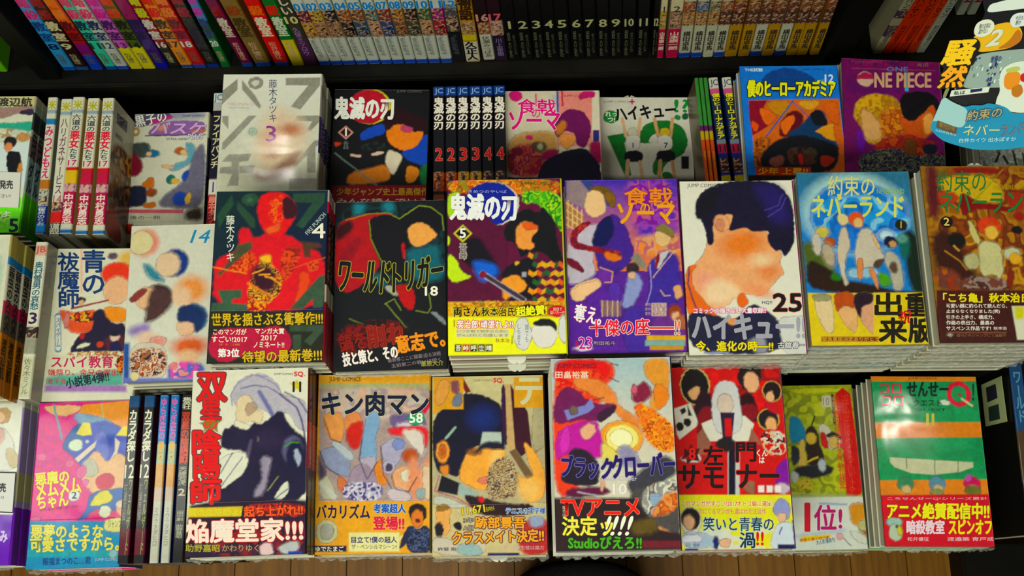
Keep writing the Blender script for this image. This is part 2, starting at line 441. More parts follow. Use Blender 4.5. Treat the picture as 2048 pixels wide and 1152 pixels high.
COVERS = [
('A1',[-0.636,0.5016,1.2059,-0.0166],0.113,'c9ccb8','8f9a8c','pale paperback with green lower band and big black 5',3,-43.3,[('q',[-63.9,91.4,60.1,90.7,62,74.4,-61.6,75.2],0,'b9b489'),
('p',[-61.3,72.9,29.1,73.5,55.3,76.8,56,61.8,35.2,66.5,21.3,58.5,-58.3,51],1,'9a7f78'),
('p',[33.1,66.5,55.2,73.3,56,61.8],0.6,'3a3048'),
('p',[-48.6,57.8,26.4,51.6,56.6,56,57.1,42.3,38.8,36.7,17.3,39.1,-45.2,32.7],1.2,'3f9d86'),
('n',[-46.6,42.9,56.6,46.9,58,16.2,-43,16.8],1,['c9c9b0','a98f6a','b9bfae'],6,0),
('e',46.5,33.8,8.4,5,0,1.2,'b98a5a'),
('q',[-44.6,28.1,55.7,27.5,62.2,-28.5,-37,-28],1.2,'c7d2cf'),
('e',31.4,27.7,7.9,7.4,-15,0.6,'1c1c26'),
('e',30.1,20.9,5,6,0,1,'c98a62'),
('p',[28.3,14.1,35.9,16.3,45.7,14,49.1,-6.2,45.7,-12.9,32.1,-12.8],0.5,'15151f'),
('p',[44.6,0.5,49.2,1.6,50.8,-11.8,43.6,-12.9],0.8,'c08a4c'),
('q',[-45.3,-43,53,-43.6,58.6,-91.6,-38.7,-91.1],0,'6fce26'),
('n',[-43,-59.5,43,-60,45.8,-82.9,-39.9,-82.4],0.4,['6fce26','a8d87a','4f9a20'],4.5,0)],[('5',[44.2,-87.2,54.5,-87.2,52.6,-71,42.3,-70.9],'15203a',None,0,3),
('渡辺航',[10.8,74.7,52.4,74.5,51,86.1,9.4,86.3],'2b2b33',None,0,2),
('ですよ',[-0.5,-68.3,44,-68.5,43.1,-60.9,-1.4,-60.6],'dfe8d0',None,0,1)]),
('A2',[-0.4334,0.5082,1.279,0.0123],0.0965,'c6c6b6','23203a','white paperback with scattered small shapes under a slanted purple title',4,-46.4,[('p',[-61.6,89.5,42.4,92.9,43.2,78.8,-25,77.6,-56.8,66.4,-63.8,73.7],4.6,'8f90a0'),
('p',[-54,71.6,-42,88.8,-6.2,89.3,0.6,83.8,-20.2,77.4,-31.2,70.8],0.8,'55506a'),
('p',[-28.4,79.5,-2.8,85.7,2.3,81.9,-20,73.9,-29.6,71.6],0.9,'b8408a'),
('p',[-33.6,57.7,-17,77.3,43.2,77,44,57.6,-7.8,56.8],0.9,'8a68a0'),
('p',[-19.8,70.4,-3.8,75.1,-4.8,62.8,-17.8,62.4],1.8,'c08a7a'),
('p',[24.2,65.3,43.6,66.4,44,59.4,24.5,59.2],1.8,'b0705a'),
('l',[-33.6,57.7,44,56.8],1.4,0,'3a3550'),
('e',-46.2,63.4,5.3,5.3,0,0.8,'b08a50'),
('e',-46.2,63.4,3.1,3.1,0,0.6,'cfc8b0'),
('p',[-55.6,47.1,-28.4,49.7,-25.2,35.7,-31.8,25.5,-49.8,31.3],1.5,'3f4a48'),
('p',[-61.2,31.7,-52.2,41.8,-32.4,20.3,-37,3.3,-56,0.6,-61.8,17.9],1.5,'7a2038'),
('e',-22.6,33,9.2,5.3,-5,1.2,'2f6d94'),
('e',-27.4,32.3,3.8,3.1,0,0.9,'cfae80'),
('e',12,35.2,6.9,5.3,0,1.2,'a8623c'),
('e',17.6,33.3,5.3,3.8,0,0.9,'d0b080'),
('p',[17,48.1,31.6,44.1,34.4,21.5,7.8,6.9,-2,9,7.2,19,24.6,21.8],1.5,'6b9aa8'),
('p',[-12,17.9,5.6,15.6,5.2,10.4,-8.6,11.8],1.2,'c9a888'),
('p',[32,38.9,44.4,47.1,48.2,-40.4,16.6,-44.4,3.8,-40.5,-10.6,-40,-9.6,-28.3,21.2,-5.5],1.8,'6c6a7c'),
('e',2.7,-3.2,6.1,6.4,0,0.9,'1f6a6a'),
('e',8.4,-5.9,5.3,3.8,0,0.9,'c9a850'),
('p',[14.6,-1.9,20.4,8.2,26.8,9.7,21.4,-8.9],1.2,'2850a0'),
('p',[-61.6,-12.9,-39.4,-10.3,-26.4,-12.4,-26.6,-37.8,-56.6,-40.1],1.2,'20263c'),
('p',[-36.2,-10.4,-24,1.2,-18.2,-0.7,-18.4,-14.4,-24.6,-15.9],0.8,'b8702c'),
('e',-21.2,-20.2,7.3,5.8,0,1.2,'8a4a28'),
('p',[-33,-35.9,-20.4,-33,-14.8,-33.2,-15.2,-41.6,-29.6,-41.1],0.8,'b8702c'),
('e',16,-30,9.9,9.5,0,1.5,'2c4c9c'),
('p',[20.6,-27.6,29.8,-19.5,29,-36.4,22.8,-37.8],0.8,'c9a858'),
('q',[-59.6,-41.7,20.6,-44.5,21,-49.9,-59.4,-47.1],0.8,'b8606c'),
('q',[-59.4,-47.1,23.4,-50,24,-63,-58.4,-60.2],0.8,'b9b7a6'),
('p',[21.6,-46.2,43.4,-40.2,46,-60.5,23.8,-59.7],3.1,'3c2a26'),
('q',[-58.4,-61,-41.8,-61.6,-41,-75.8,-57.6,-75.2],0.9,'b03c34'),
('q',[-59,-76.8,-43.2,-77.4,-42.8,-84.8,-58.4,-84.3],0.3,'b8b4a0'),
('q',[-60,-85.1,-41,-85.7,-40.6,-94,-59.4,-93.4],0.6,'8a7c96')],[('黒子の',[-45.4,69.5,-6.2,77.3,-9.8,92.1,-49.2,84.3],'f0e8d8','40304a',0.5,2),
('バスケ',[-26.2,60.1,41.8,57.7,45.6,73.4,-22.8,75.8],'c9a8d0','3c3450',0.5,3),
('JUMP COMICS',[13.6,81.9,41.4,80.9,41.2,84.1,13.6,85.1],'5a5a60',None,0,0),
('EXTRA GAME',[-5.8,50.6,20.2,49.7,20,52.9,-6,53.8],'6a6a90',None,0,1),
('PLUS',[21,51.1,40.4,50.4,41.4,57.4,22,58.1],'e0d8e0','6a6a90',0.5,1),
('最後の一冊',[-55.6,-55.3,-8,-56.9,-8.4,-51.9,-56,-50.3],'5a5a60',None,0,1)]),
('A3',[-0.2688,0.4795,1.1189,-0.0114],0.113,'cacaba','2a2460','pale grey paperback with thin purple 3 and wide grey strokes',4,None,[('g',5.4,81.3,11.5,-42.4,'cfcfc4','b9b9a6',[-64.8,90.6,58,89.2,65,-95.8,-52.9,-94.5]),
('q',[-40.4,82.5,-39.6,69.1,-57,49.8,-58.1,66.5],0.5,'8d8b80'),
('q',[-35.2,81,-19.3,61.9,-12.2,49.3,-13.2,45.1,-18.7,50.7,-34.5,69.1],0.7,'8d8b80'),
('e',-19.5,77.3,8.4,7.4,0,0.6,'8d8b80'),
('e',-19.5,77.3,4.6,4.1,0,0.6,'c4c4b6'),
('q',[14.4,83.3,54.3,83.5,54.1,73.7,32.8,43.9,21.8,47.5,40.5,73.8,14.8,74.1],0.5,'8d8b80'),
('q',[-54.9,36.6,-47.9,36.5,-47.3,20.6,-54.4,29],0.5,'8d8b80'),
('q',[-52.9,4.2,-25.6,36.9,-16.6,36.8,-49.8,-4,-53,-3.9],0.6,'8d8b80'),
('q',[29.3,36.3,55.5,36.3,55.8,29.1,45.4,17.5,41.5,19.6,46.9,29.2,27.1,30.1],0.5,'8d8b80'),
('q',[-52.1,-18.8,-45,-10.1,-19.2,-9,-22.5,-17.8,-32.5,-19.1,-32.1,-47.2,-44.6,-47.8,-39.8,-33.8,-53.7,-32.3,-53.5,-25.6,-41,-24.4,-41.3,-19],0.7,'8d8b80'),
('q',[-32.2,-23.8,-14.6,-23.3,-16.7,-32,-31.7,-32.5],0.7,'8d8b80'),
('q',[27,-23.7,50.3,5.8,56.7,6.4,56.2,1.7,51.9,-2.4,53.2,-32.8,43.7,-32.7,42.9,-12.4,30.8,-25.1],0.6,'8d8b80'),
('q',[23.9,-39.2,56.6,-39.5,57.1,-53.5,24.6,-53.2],0.7,'8d8b80'),
('p',[-16.9,17.5,1.9,49.1,27.9,39.1,41.5,19.6,39.9,-2.2,28.2,-23.8,16.2,-35.7,6.4,-40.3,-8,-28.8,-16.6,-9.8],8.4,'ccb9a2'),
('e',22.5,19.1,13.2,7.2,0,4.8,'b07a5c'),
('e',3.9,9.1,13.2,8.4,0,6,'c09c84'),
('p',[16.5,-15.5,37.5,-4.9,33.2,-22.5,16.2,-35.7,11.4,-39.7,-13.5,-43.4,-16.8,-28.7,-1.3,-36.9],4.2,'8f7260'),
('e',-19.4,17.6,4.8,4.2,0,3,'9ab0a0'),
('e',3.6,-10,7.2,4.8,0,4.2,'b09080')],[('藤\n木\nタ\nツ\nキ',[-2.2,29.1,7.4,28.9,4.8,81.3,-4.9,81.4],'4a5068',None,0,0),
('3',[-4.1,5.1,7.3,4.9,6.3,24.1,-5.1,24.3],'8a3c86',None,0,1),
('FIRE PUNCH',[-49.3,49.5,-18.6,49.2,-18.8,52.8,-49.6,53.2],'c0a0b0',None,0,0),
('Tatsuki Fujimoto',[-49.1,45.6,-24.8,45.4,-24.9,47.3,-49.2,47.6],'80808a',None,0,0)]),
('A4',[-0.1501,0.4775,1.16,-0.0278],0.113,'14141a','1a1a22','black paperback with red disc and a round yellow sticker',3,-32.4,[('e',-13.9,66.1,24.8,22.4,0,0.4,'c8bc48'),
('e',-15.9,66.1,23.8,21.6,0,0.4,'a8163a'),
('p',[-24.3,34.3,2.5,47.1,7,32.4,-12.2,26,-23.7,21.7],0.7,'2450a8'),
('p',[26.9,17.8,53.6,32.6,58.7,26.4,59.6,-9,45.1,-7,31.4,-0.8,25.4,5.3],0.7,'2450a8'),
('p',[4.9,34.5,16.2,45.1,33.8,43,38.1,32.5,49.6,38.9,48.9,26.3,42.5,15.8,27.2,9.5,15.3,15.7,9.3,21.9],0.6,'d8823c'),
('e',30.1,38.8,7.3,5.5,0,0.9,'b0506c'),
('p',[0.1,57.7,17.4,66.3,45.2,53.7,57.2,45.3,47.8,32.6,37.9,38.8,18.1,47.2,7,32.4],0.9,'2a0c16'),
('p',[7.7,13.6,27.3,5.4,23.8,-5,16.7,-21.5,6.7,-11.3],0.9,'c9c0ac'),
('p',[-10.7,-11.4,8.4,-5.1,14.9,-25.6,-6,-29.8,-36.7,-32.1,-37.2,-21.8,-29.7,-15.6],1.5,'c07a3c'),
('p',[31.5,-5,49.1,-13.1,41.9,-27.5,30.5,-30.7],0.7,'c9823c'),
('p',[47,-7,59.5,-4.8,60.2,-31.5,47.8,-31.6],1.5,'1e6a3c'),
('p',[-35.6,7.1,-20.1,5.1,-22.8,0.9,-33.5,3],0.6,'c9b0a0'),
('p',[-10.5,8.3,5.8,10.4,2.2,5.2,-9.4,4.1],0.6,'c9b0a0'),
('l',[-52.1,7,-2.1,-31.9],1.8,0,'6a7a72'),
('p',[-53.8,21.6,-43,19.6,-50.6,15.3,-53.5,16.4],0.6,'b84a28'),
('n',[-23.7,21.7,5.4,21.9,5.8,11.5,-23.2,11.3],0.4,['15161a','22302c'],5.5,0),
('q',[-53.9,-32.6,61.2,-31.9,62.7,-90,-50.9,-90.6],0,'8c1c34'),
('q',[-41.2,41.6,-32,33.2,-40.3,24.2,-49.9,33.1],0,'d0a090'),
('q',[-41.1,39.7,-33.9,33.2,-40.4,26.3,-48,33.1],0,'3c1018')],[('少年ジャンプ史上最高傑作',[-47.5,-44.9,57.7,-44.4,57.4,-35.2,-48,-35.8],'c9a04c',None,0,2),
('みんな読んでいる',[-47.1,-54.5,58,-53.9,57.8,-47.8,-47.4,-48.4],'e0d0b0',None,0,1),
('鬼滅の刃',[-54.3,50,14.1,50.3,13.1,78,-55.7,77.6],'ece6d8','3a1020',0.6,3),
('1',[-43.1,28.3,-37.6,28.4,-38.1,38.5,-43.5,38.4],'f0e8d8',None,0,3),
('吾\n峠',[-42.6,11.2,-36.4,11.3,-36.9,21.7,-43.1,21.6],'6a7470',None,0,1),
('JUMP COMICS',[16.8,83.6,46.3,83.7,46.2,87.1,16.7,87],'6a6a60',None,0,0)]),
('A5',[0.0522,0.4775,1.1732,-0.0107],0.113,'c4bca8','c0a8a0','white and pink paperback with pink title above a dark shape',3,None,[('q',[6.1,87.9,47.7,87.4,45.6,16.4,4.7,16.9],0.5,'cf8a80'),
('q',[47.1,87.4,61.1,87.2,59.5,35.7,45.6,35.9],0.3,'c9c2b0'),
('q',[-0.1,82.6,4.8,82.6,4.5,69.3,-0.3,69.3],0.9,'a8b4b0'),
('l',[5.9,89.2,5.7,52.1],2.3,0,'20559c'),
('l',[11.1,89.1,11.8,69.2],2.1,0,'b01c5c'),
('e',-44,81.8,7.8,7.1,0,0.5,'c0207a'),
('p',[33,87.5,50.1,87.3,51.1,79.3,40.1,78.8,30.3,75.6],0.5,'b81c70'),
('p',[-54.2,33.2,3.9,37.7,5.8,14.3,2.7,-21.7,-55.8,-21],2.9,'b08a5a'),
('n',[-54.3,17.6,-13.3,22.3,-11.6,-21.5,-55.8,-21],2.3,['8a1c40','a04a40','7a2048','b0604a'],8,0),
('p',[-13.5,11.9,5.8,14.3,5.6,3.9,-16.1,-3.5],1.7,'8a2050'),
('e',-17,17.1,9.1,6.3,0,1.4,'504438'),
('e',-15.8,17.1,3.4,4.6,0,1.1,'a0a080'),
('e',-28.9,28.3,4.1,2.5,0,0.5,'c02c7c'),
('e',-42.9,10.9,6.8,5.1,0,1.1,'6a1830'),
('p',[42.1,21.6,57.3,24,56.8,-9.5,41.6,3.5],1.4,'9c1c58'),
('q',[46.8,37.2,54.1,37.1,53.6,22.1,46.4,22.2],0.6,'3a3474'),
('p',[0.4,43,11.7,61.3,23.9,65.1,36,61,43,50.3,45,38.5,42.3,26.8,37.1,13.9,27.6,16.6,25.6,33.5,13.6,37.6,6.1,27.2,1.4,32.5],0.6,'6a2458'),
('p',[1.5,39,11.5,52,17.4,45.4,11,32.4,3.7,29.9],1.4,'b0723c'),
('p',[7.4,32.4,25.5,32.2,26.5,21.8,15.4,11.6,10.7,16.8,7.3,24.6],0.6,'d0925a'),
('p',[-11.3,-1,13,11.6,37.2,15.2,46.4,3.4,54.5,-6.9,55.6,-47.7,-26.3,-46.7,-16.2,-11.2],0.6,'1c1830'),
('q',[-54.6,-21,56.4,-22.3,53.3,-122.1,-55.4,-120.9],1.1,'201830'),
('l',[-19.8,84.2,-19.6,69.6],1.8,0,'cc2c84')],[('食戟',[-41.8,59.3,3.1,58.7,3.5,77.2,-41.6,77.8],'cc2c84','e8d8d0',0.3,2),
('の',[-24.9,53.8,-15.2,53.7,-15,64.2,-24.7,64.3],'cc2c84',None,0,1),
('ソーマ',[-51.7,38.4,7.5,37.7,8,60,-51.5,60.7],'cc2c84','e8d8d0',0.9,3),
('JUMP COMICS',[13.3,79.4,41.3,79.1,41.4,82.8,13.4,83.1],'7a3a4a',None,0,0)]),
('A6',[0.1642,0.4775,1.1964,-0.0216],0.113,'c0beb2','3c3a50','white paperback with a big green numeral shape and black slanted title',3,None,[('q',[-47.3,37.5,-5.2,45.4,2.9,29.5,7.8,29.5,2.8,28.2,-26.6,29.5,-19.2,-12.5,-26.5,-15.1],0.3,'12682c'),
('p',[-7,28.2,-4.5,50.8,8.7,57.4,29.7,58.1,45.4,48,50.1,29.4,44,13.6,21.6,3.1,16.1,-12.5,6.4,-12.5,6.9,3.1,17.2,18.9,32.1,24.2,22.8,37.4,10.6,41.4,3,34.8,2.9,28.8],0.3,'12682c'),
('p',[16.2,-9.9,26,-8,33,-16.4,18.4,-17.1],0.3,'12682c'),
('l',[-28.3,60.1,-24.5,37.5],4,0,'c0a080'),
('l',[-6.6,60.1,-9.8,37.4],4,0,'c0a080'),
('e',-16.4,42.1,6.1,6.5,0,0.6,'b8b4a0'),
('p',[-25.7,38.8,-7.3,38.8,-7.9,18.9,-24.5,17.6],0.5,'c4c0b8'),
('p',[-26.3,18.9,-5.4,18.9,-4.6,4.5,-27.9,4.5],0.5,'15151c'),
('l',[-22.9,5.8,-24.7,-13.8],4.7,0,'c0a080'),
('l',[-8.9,4.5,-6.4,-13.8],4.2,0,'c0a080'),
('l',[10.7,60.1,14.2,37.4],4,0,'b8926c'),
('l',[32.3,60.1,29,37.4],4,0,'b8926c'),
('e',22.4,42.1,6.1,6.5,0,0.6,'b8a020'),
('p',[13,38.7,31.5,38.7,30.7,18.9,14.1,17.6],0.5,'c4c0b8'),
('p',[12.3,18.9,33.2,18.9,33.8,4.4,10.6,4.4],0.5,'15151c'),
('l',[15.6,5.8,13.7,-13.8],4.7,0,'b8926c'),
('l',[29.6,4.4,31.9,-13.8],4.2,0,'b8926c'),
('q',[40.8,11.6,50,11.6,49.3,-4.7,40.2,-4.7],0.3,'14141a'),
('e',-42.1,62.6,9.1,8.4,0,0.2,'12803c'),
('e',38.5,61.7,3.7,3.5,0,0,'12803c'),
('e',47.8,63.3,4,4,0,0,'1c5a3c'),
('q',[-54.5,-15.1,57.4,-15.2,53.5,-104.4,-56.3,-104.4],3.5,'3c3a34')],[('れっ\nつ!',[-48.8,55.9,-35.2,55.9,-34.8,69.3,-48.5,69.3],'e0e0d0',None,0,2),
('ハイキュー',[-35,56.9,37.9,63.7,34.7,80.9,-38.4,74],'101016',None,0,3),
('!?',[35.1,68.8,52.4,68.8,53.1,85,35.7,85],'12803c',None,0,3),
('JUMP COMICS',[-50.1,80.2,-19.7,80.2,-19.6,83.7,-50,83.8],'6a6a60',None,0,0),
('+',[-19.1,79,-12.9,79,-12.7,85.7,-18.9,85.7],'b02c60',None,0,3),
('1',[-18,22.2,-14.9,22.2,-14.7,28.8,-17.8,28.8],'2c3460',None,0,2),
('7',[20.8,22.2,25.1,22.2,25.3,28.8,21,28.8],'2c3460',None,0,2)]),
('A7',[0.3211,0.4775,1.1213,-0.0092],0.113,'1c78c4','1c5a9c','bright blue paperback with yellow title above an orange picture panel',4,None,[('p',[-31.1,77,-2.7,87.9,29.6,74.8,27.9,55.2,-32.6,56],1,'174a86'),
('q',[-48.7,45.8,53.9,46.5,54.3,9.3,56.3,-50.1,-45.9,-48.8],0.4,'c06a28'),
('q',[-48.7,45.1,-27.7,45.5,-32.2,36.6,-17.9,23.9,-30.1,13.1,-47.3,2.4,-49.5,24.4],0.7,'841c34'),
('p',[-27.7,44.8,0.3,45.1,-7.5,26.6,-16.5,25.3,-28.2,37.9],1,'b8822c'),
('p',[-38.4,38,-20,29.5,-18,22.6,-30.1,13.1,-35.6,24.2],0.6,'d0702c'),
('p',[-47.8,21.6,-38.7,16,-41.9,6.5,-48,10.6],0.5,'d0602c'),
('l',[1.5,44.4,-32.2,0.9],1.7,0,'2c62a8'),
('l',[1.4,43,47.5,-9.7],1.2,0,'2c62a8'),
('p',[-15.8,18.4,0.8,34.7,12.8,26.3,9.1,12.6,-1.9,1.8,-17.2,-0.7],1,'5c1824'),
('p',[-15.8,18.4,0.3,29.2,3.6,22.3,-9.5,1.9,-14.1,7.4],0.5,'d0702c'),
('p',[6.6,12.6,26.1,34.4,36,31.5,39.6,14.9,26.5,9.6,47.8,-7,46.8,-17.8,6.6,-17.3,-12,2],1.4,'123c60'),
('p',[18.1,29,31.2,34.3,36.6,23.2,39.6,14.9,24.2,12.4],0.6,'121620'),
('p',[21.3,7,46.3,19,44,6.7,46.5,-7,35.5,-2.8,28.6,4.1],0.4,'c8923c'),
('p',[34.2,39.8,52.5,45.1,52,12,42.4,17.6,37.3,31.5],1,'c86a24'),
('p',[4.1,44.4,34.7,45.3,26.1,34.4,15.8,31.8],0.7,'c89848'),
('n',[-47.5,-0.3,-24.6,2.1,-33.3,-30.2,-48,-43.4],0.5,['8a4c1c','b06a28','5c2c18'],4.8,0),
('p',[-41.5,-22,-22.5,-3.3,5.9,4.4,47.5,-9.7,48.8,-23.2,36.8,-44.6,-38,-43.6],1.2,'14161e'),
('p',[-33,-26.2,-13.7,-19.7,-14.7,-33.2,-27.5,-37],1.2,'7a4a44'),
('n',[-10.5,-11.6,24.7,-12.1,22.8,-33.7,-9.7,-33.2],1,['2c1c1c','503028','40402c'],6,0),
('p',[1.4,-19.9,6.5,-18.6,7.8,-33.5,2.9,-32.1],0.5,'a83424'),
('p',[27.7,-20.3,46,-25.9,32.6,-36.5,25.3,-33.7],0.5,'a83c20'),
('q',[-46.2,-35.4,15.1,-36.2,14.3,-45.6,-46.8,-44.8],0.5,'a8402c'),
('q',[-55.6,-44.7,61.7,-46.2,56.3,-102.8,-59.5,-101.3],0.6,'2a1c1c')],[('少年 上昇!!',[-44.3,-44.1,10.6,-44.9,11.3,-36.9,-43.7,-36.1],'d0a030',None,0,3),
('僕のヒーローアカデミア',[-49.7,50,49.7,48.6,51.6,69.5,-48.2,70.9],'e0dc30','10141c',1.4,3),
('12',[39.8,66.9,49.4,66.8,50.3,76.6,40.7,76.7],'d8dce0',None,0,3),
('vol.',[32.2,67.7,39.2,67.6,39.5,71.1,32.5,71.2],'a0c0e0',None,0,1),
('THE試験',[-50.7,81.5,-30.2,81.2,-29.8,85.7,-50.4,86],'c8dcf0',None,0,2),
('JUMP COMICS',[14.8,81.5,40.4,81.1,40.7,84.5,15.1,84.8],'16406c',None,0,0)]),
('A8',[0.4328,0.4815,1.12,-0.072],0.113,'6c1c5c','7a786a','violet paperback with banded title letters above yellow and black shapes',4,None,[('g',-1.2,86.4,-2.7,49.8,'7a1c60','641c62',[-51,91.1,76.1,97.3,73.4,50.7,-52.3,44.5]),
('n',[-49.8,88.3,50.3,93.2,49.8,83.2,-50.1,78.3],0.6,['7a1c60','5c2458','8a2c60'],7.2,0),
('l',[-45,75.8,49.5,77.6],0.5,0,'a05070'),
('e',-30.1,63.1,9.3,9.3,0,0.6,'c8a898'),
('p',[-40.2,66.1,-29.8,72.3,-19.8,67.1,-19.9,63.6,-40.3,62.6],0.6,'a83458'),
('n',[-45.7,14.4,-41.2,36.7,-23.1,46,-0.3,44.3,9.3,33.7,8.1,6.1,-11.2,-5.8,-17.9,-17,-32.8,-15,-35.9,3.9],1.2,['b08a1c','c49c24','a0742c'],8.4,3),
('p',[-36.4,27.3,-26.4,23.6,-12,5.1,-15.2,-11.4,-30.3,-13.5,-36,1.2],1.4,'c49c6c'),
('n',[-16.2,26.9,21.7,28.8,26.6,-1.2,7.3,-13,-15.2,-11.4],1.4,['b06c1c','9c4c20','c08428'],6,0),
('p',[6.1,17,34.4,29.4,47.5,38.3,47.7,19,43,-0.4,32.5,-9.1,15.1,-7.2,8.1,6.1],1.2,'b85c30'),
('p',[6.9,36.3,12.5,47.7,35.5,51.6,47.9,46.7,53.6,34.5,49.3,24.6,44.9,36.8,34.1,23.8,21,12.2,11.1,17.2],0.6,'120e14'),
('p',[32.7,21,44.4,27.1,45.6,2.5,32.8,-3.6],1.4,'d09858'),
('n',[-24.2,-20,-11.3,-8.5,20.3,-1.5,32.5,-9.1,57.4,-10.5,59.4,-21.3,19,-31.4,-18.4,-30.5],1.2,['a03c24','8a2c30','b05428'],7.2,0),
('p',[-43.5,2.2,-32.4,-4.1,-33.3,-28.6,-41.9,-26.3],1.7,'6a2890'),
('p',[45.1,-8.4,60,-10.4,61.6,-26.6,44.4,-22],1.7,'802c70'),
('n',[-40.7,-27.6,7.1,-18.5,14.1,-28.9,61.7,-23.9,62.6,-53.3,-40.5,-58.4],1,['3c2c50','5c6850','281c40','7a7860','1c2c3c'],5.4,0),
('p',[10.1,-7.5,26.2,-9.4,24.1,-28.4,10.4,-27.8],1,'6c4420'),
('p',[31.1,-13.2,48.5,-13.7,46.7,-24.6,31.7,-26.7],0.7,'1c283c'),
('q',[-46.5,-50.7,80.4,-44.4,76.8,-105.2,-48.4,-111.5],1.2,'241c34'),
('l',[16.7,71.7,16.5,52.1],4.1,0,'58a8b8')],[('NE PIECE',[-19.7,53.1,43.9,56.2,44.9,74.5,-19,71.4],'c8a488','40184c',0.4,3),
('JUMP COMICS',[-41,81.5,-10.3,83,-10.1,86.7,-40.9,85.2],'8a5068',None,0,0),
('ONE',[-5.5,73.7,18.8,74.9,19,80.6,-5.3,79.4],'5c90c0',None,0,1),
('尾田',[29.3,81.8,42.1,82.4,42.3,86.4,29.5,85.8],'9a7060',None,0,1)]),
('B0',[-0.6,0.2903,1.1113,-0.0017],0.113,'c4c4b0','b9b6a4','white paperback stack edge cut off by the left border',5,None,[('p',[-45.8,72.2,44.8,72.3,51.6,42,38.3,-31.4,-29.1,-30],3.5,'9ab0a0'),
('e',5.6,20.6,21.1,28.1,0,1.8,'c09878'),
('e',1.6,39.2,19.3,14.1,0,1.4,'2c2430'),
('q',[-65.7,-47.3,65,-49.9,70.6,-103.1,-58.4,-100.6],0,'a8701c')],[('弱虫のススメ',[-41.2,64.5,36.7,63,34.8,80.1,-43.4,81.6],'2c3868',None,0,3)]),
('B2',[-0.4657,0.2893,1.1646,-0.0139],0.101,'c8c6b4','a0a090','white paperback with tall dark blue title and red haired shape',4,-33.1,[('e',30.1,75.9,11.1,9.2,0,3.7,'c8a860'),
('e',18.5,58.2,17.5,13.8,0,1.5,'cc4a38'),
('e',20.3,38.7,14.7,16.6,0,1.8,'d0a888'),
('e',12.4,79,5.5,4.1,0,1.1,'5a4a5c'),
('l',[-28.3,17.8,12,27.1],2.2,0,'8a3c3c'),
('l',[-24.1,88.2,-19,37.1],2.2,0.6,'d8a890'),
('p',[-45.1,17.9,-18.4,11.9,-0.2,17.6,1.4,0.3,-4.9,-11.1,-25.3,-11,-35.8,0.6],1.5,'c85c40'),
('n',[-33.3,12,-2.1,17.6,-0.6,2.2,-24.8,2.4],0.7,['c86a2c','a02c28','2c2020','c8a030'],5.2,0),
('e',-32.5,4.4,3.3,9.2,0,0.7,'b87a74'),
('p',[-3.6,13.7,7.1,19.4,20.3,-1.8,34.8,1.9,38,-34.1,4.6,-32,-13.9,-31.9,-26.7,-33.7,-17.7,-12.9,-1.5,-7.3],0.9,'221c38'),
('p',[6.9,21.4,35.3,17.3,36.5,3.8,23.8,0.1,12.1,5.9],1.1,'d08a1c'),
('p',[-19.9,-28.1,-11.4,-20.6,-1,-22.5,-8.9,-27.2],0.6,'c8c8b0'),
('p',[-16,-11,-10.5,-11.1,-10.7,-17.7,-15.4,-17.7],0.6,'a82c34'),
('e',7.5,-23.5,3.7,3.7,0,0.7,'b0482c'),
('p',[10.3,-15,36,-11.4,38,-34.1,15.7,-32.1],1.8,'502434'),
('e',23.4,-15.1,5.2,5.2,0,1.1,'c8b0a0'),
('p',[18.3,-20.8,29.3,-19,33.4,-34.1,19.5,-34],0.7,'20204c'),
('e',23,-11.3,5.9,3.3,0,0.7,'1c1830'),
('e',-18.4,27.4,4.8,3.7,0,0.7,'2c2830'),
('e',-18.1,24.5,3.3,3.3,0,0.7,'c0a080'),
('l',[-42.7,9.2,-38.3,-28.9],7,0,'2c7a98'),
('l',[-42.6,8.3,-38.4,-27.9],5.2,0,'c8c8c0'),
('q',[-50.7,-34.4,38.1,-35.1,40.2,-58.5,-48.1,-57.9],0.9,'c4c2ac'),
('p',[-48.1,-57.9,-4.1,-56.3,39.5,-51,41.5,-73.4,-46.5,-72.7],2.6,'5c9a88'),
('q',[-48.7,-69,41.2,-69.7,41.9,-77.1,-47.9,-76.4],1.5,'9a78a8'),
('n',[-28.8,-31.8,37.7,-30.4,38.4,-37.9,-28.2,-37.4],0.6,['c8b48c','a06a50','c8c8b0'],3.7,0),
('n',[27.1,-35.9,40.1,-36,41.9,-56.7,29,-56.6],0.6,['a84428','c88428','302020'],3.7,0)],[('青\nの',[-17.9,35.1,7.5,34.9,2.7,86,-23,86.2],'123c6c',None,0,2),
('祓\n魔\n師',[-43.4,18.9,-20,18.7,-26.5,83.2,-50.2,83.4],'123c6c',None,0,2),
('ス\nパ\nイ\nゲ\n|\nム',[-40.8,-26,-36.4,-26,-39.8,6.3,-44.3,6.4],'30406c',None,0,0),
('スパイ教育、',[-43.5,-49.5,30.2,-50,29,-36.9,-44.9,-36.4],'b0245c',None,0,2),
('嫌祭り、金兄の家出、',[-46.2,-58.4,34.7,-59,34.1,-51.6,-47,-51],'b8344c',None,0,1),
('女子会',[-45.6,-67.5,-25.4,-67.7,-26,-61.4,-46.3,-61.2],'b83c4c',None,0,1),
('小説第4弾!!',[-24.1,-72.9,22.1,-64.9,19.1,-53.5,-27.2,-61.6],'20243c',None,0,2)]),
('B3',[-0.3622,0.3034,1.1286,0.0133],0.113,'c4c4b6','b0b0a8','white paperback with slim blue 14 and soft pastel round shapes',4,None,[('e',-41.1,68.4,15.2,15.2,0,3.6,'cc6a5c'),
('e',-44.8,68.6,13.9,13.9,0,2.5,'c8be98'),
('e',-6.8,44.1,15.2,16.1,0,1.8,'1c3c78'),
('e',-14,42.5,13.4,14.3,10,2.1,'ccb498'),
('p',[-41.6,45.4,-34.2,43.2,-22.6,31.3,-14.7,21.6,-33.2,26,-39.2,35.7],2.5,'3c7c8c'),
('e',-24.8,4.9,17.8,15.2,20,1.8,'3c2c30'),
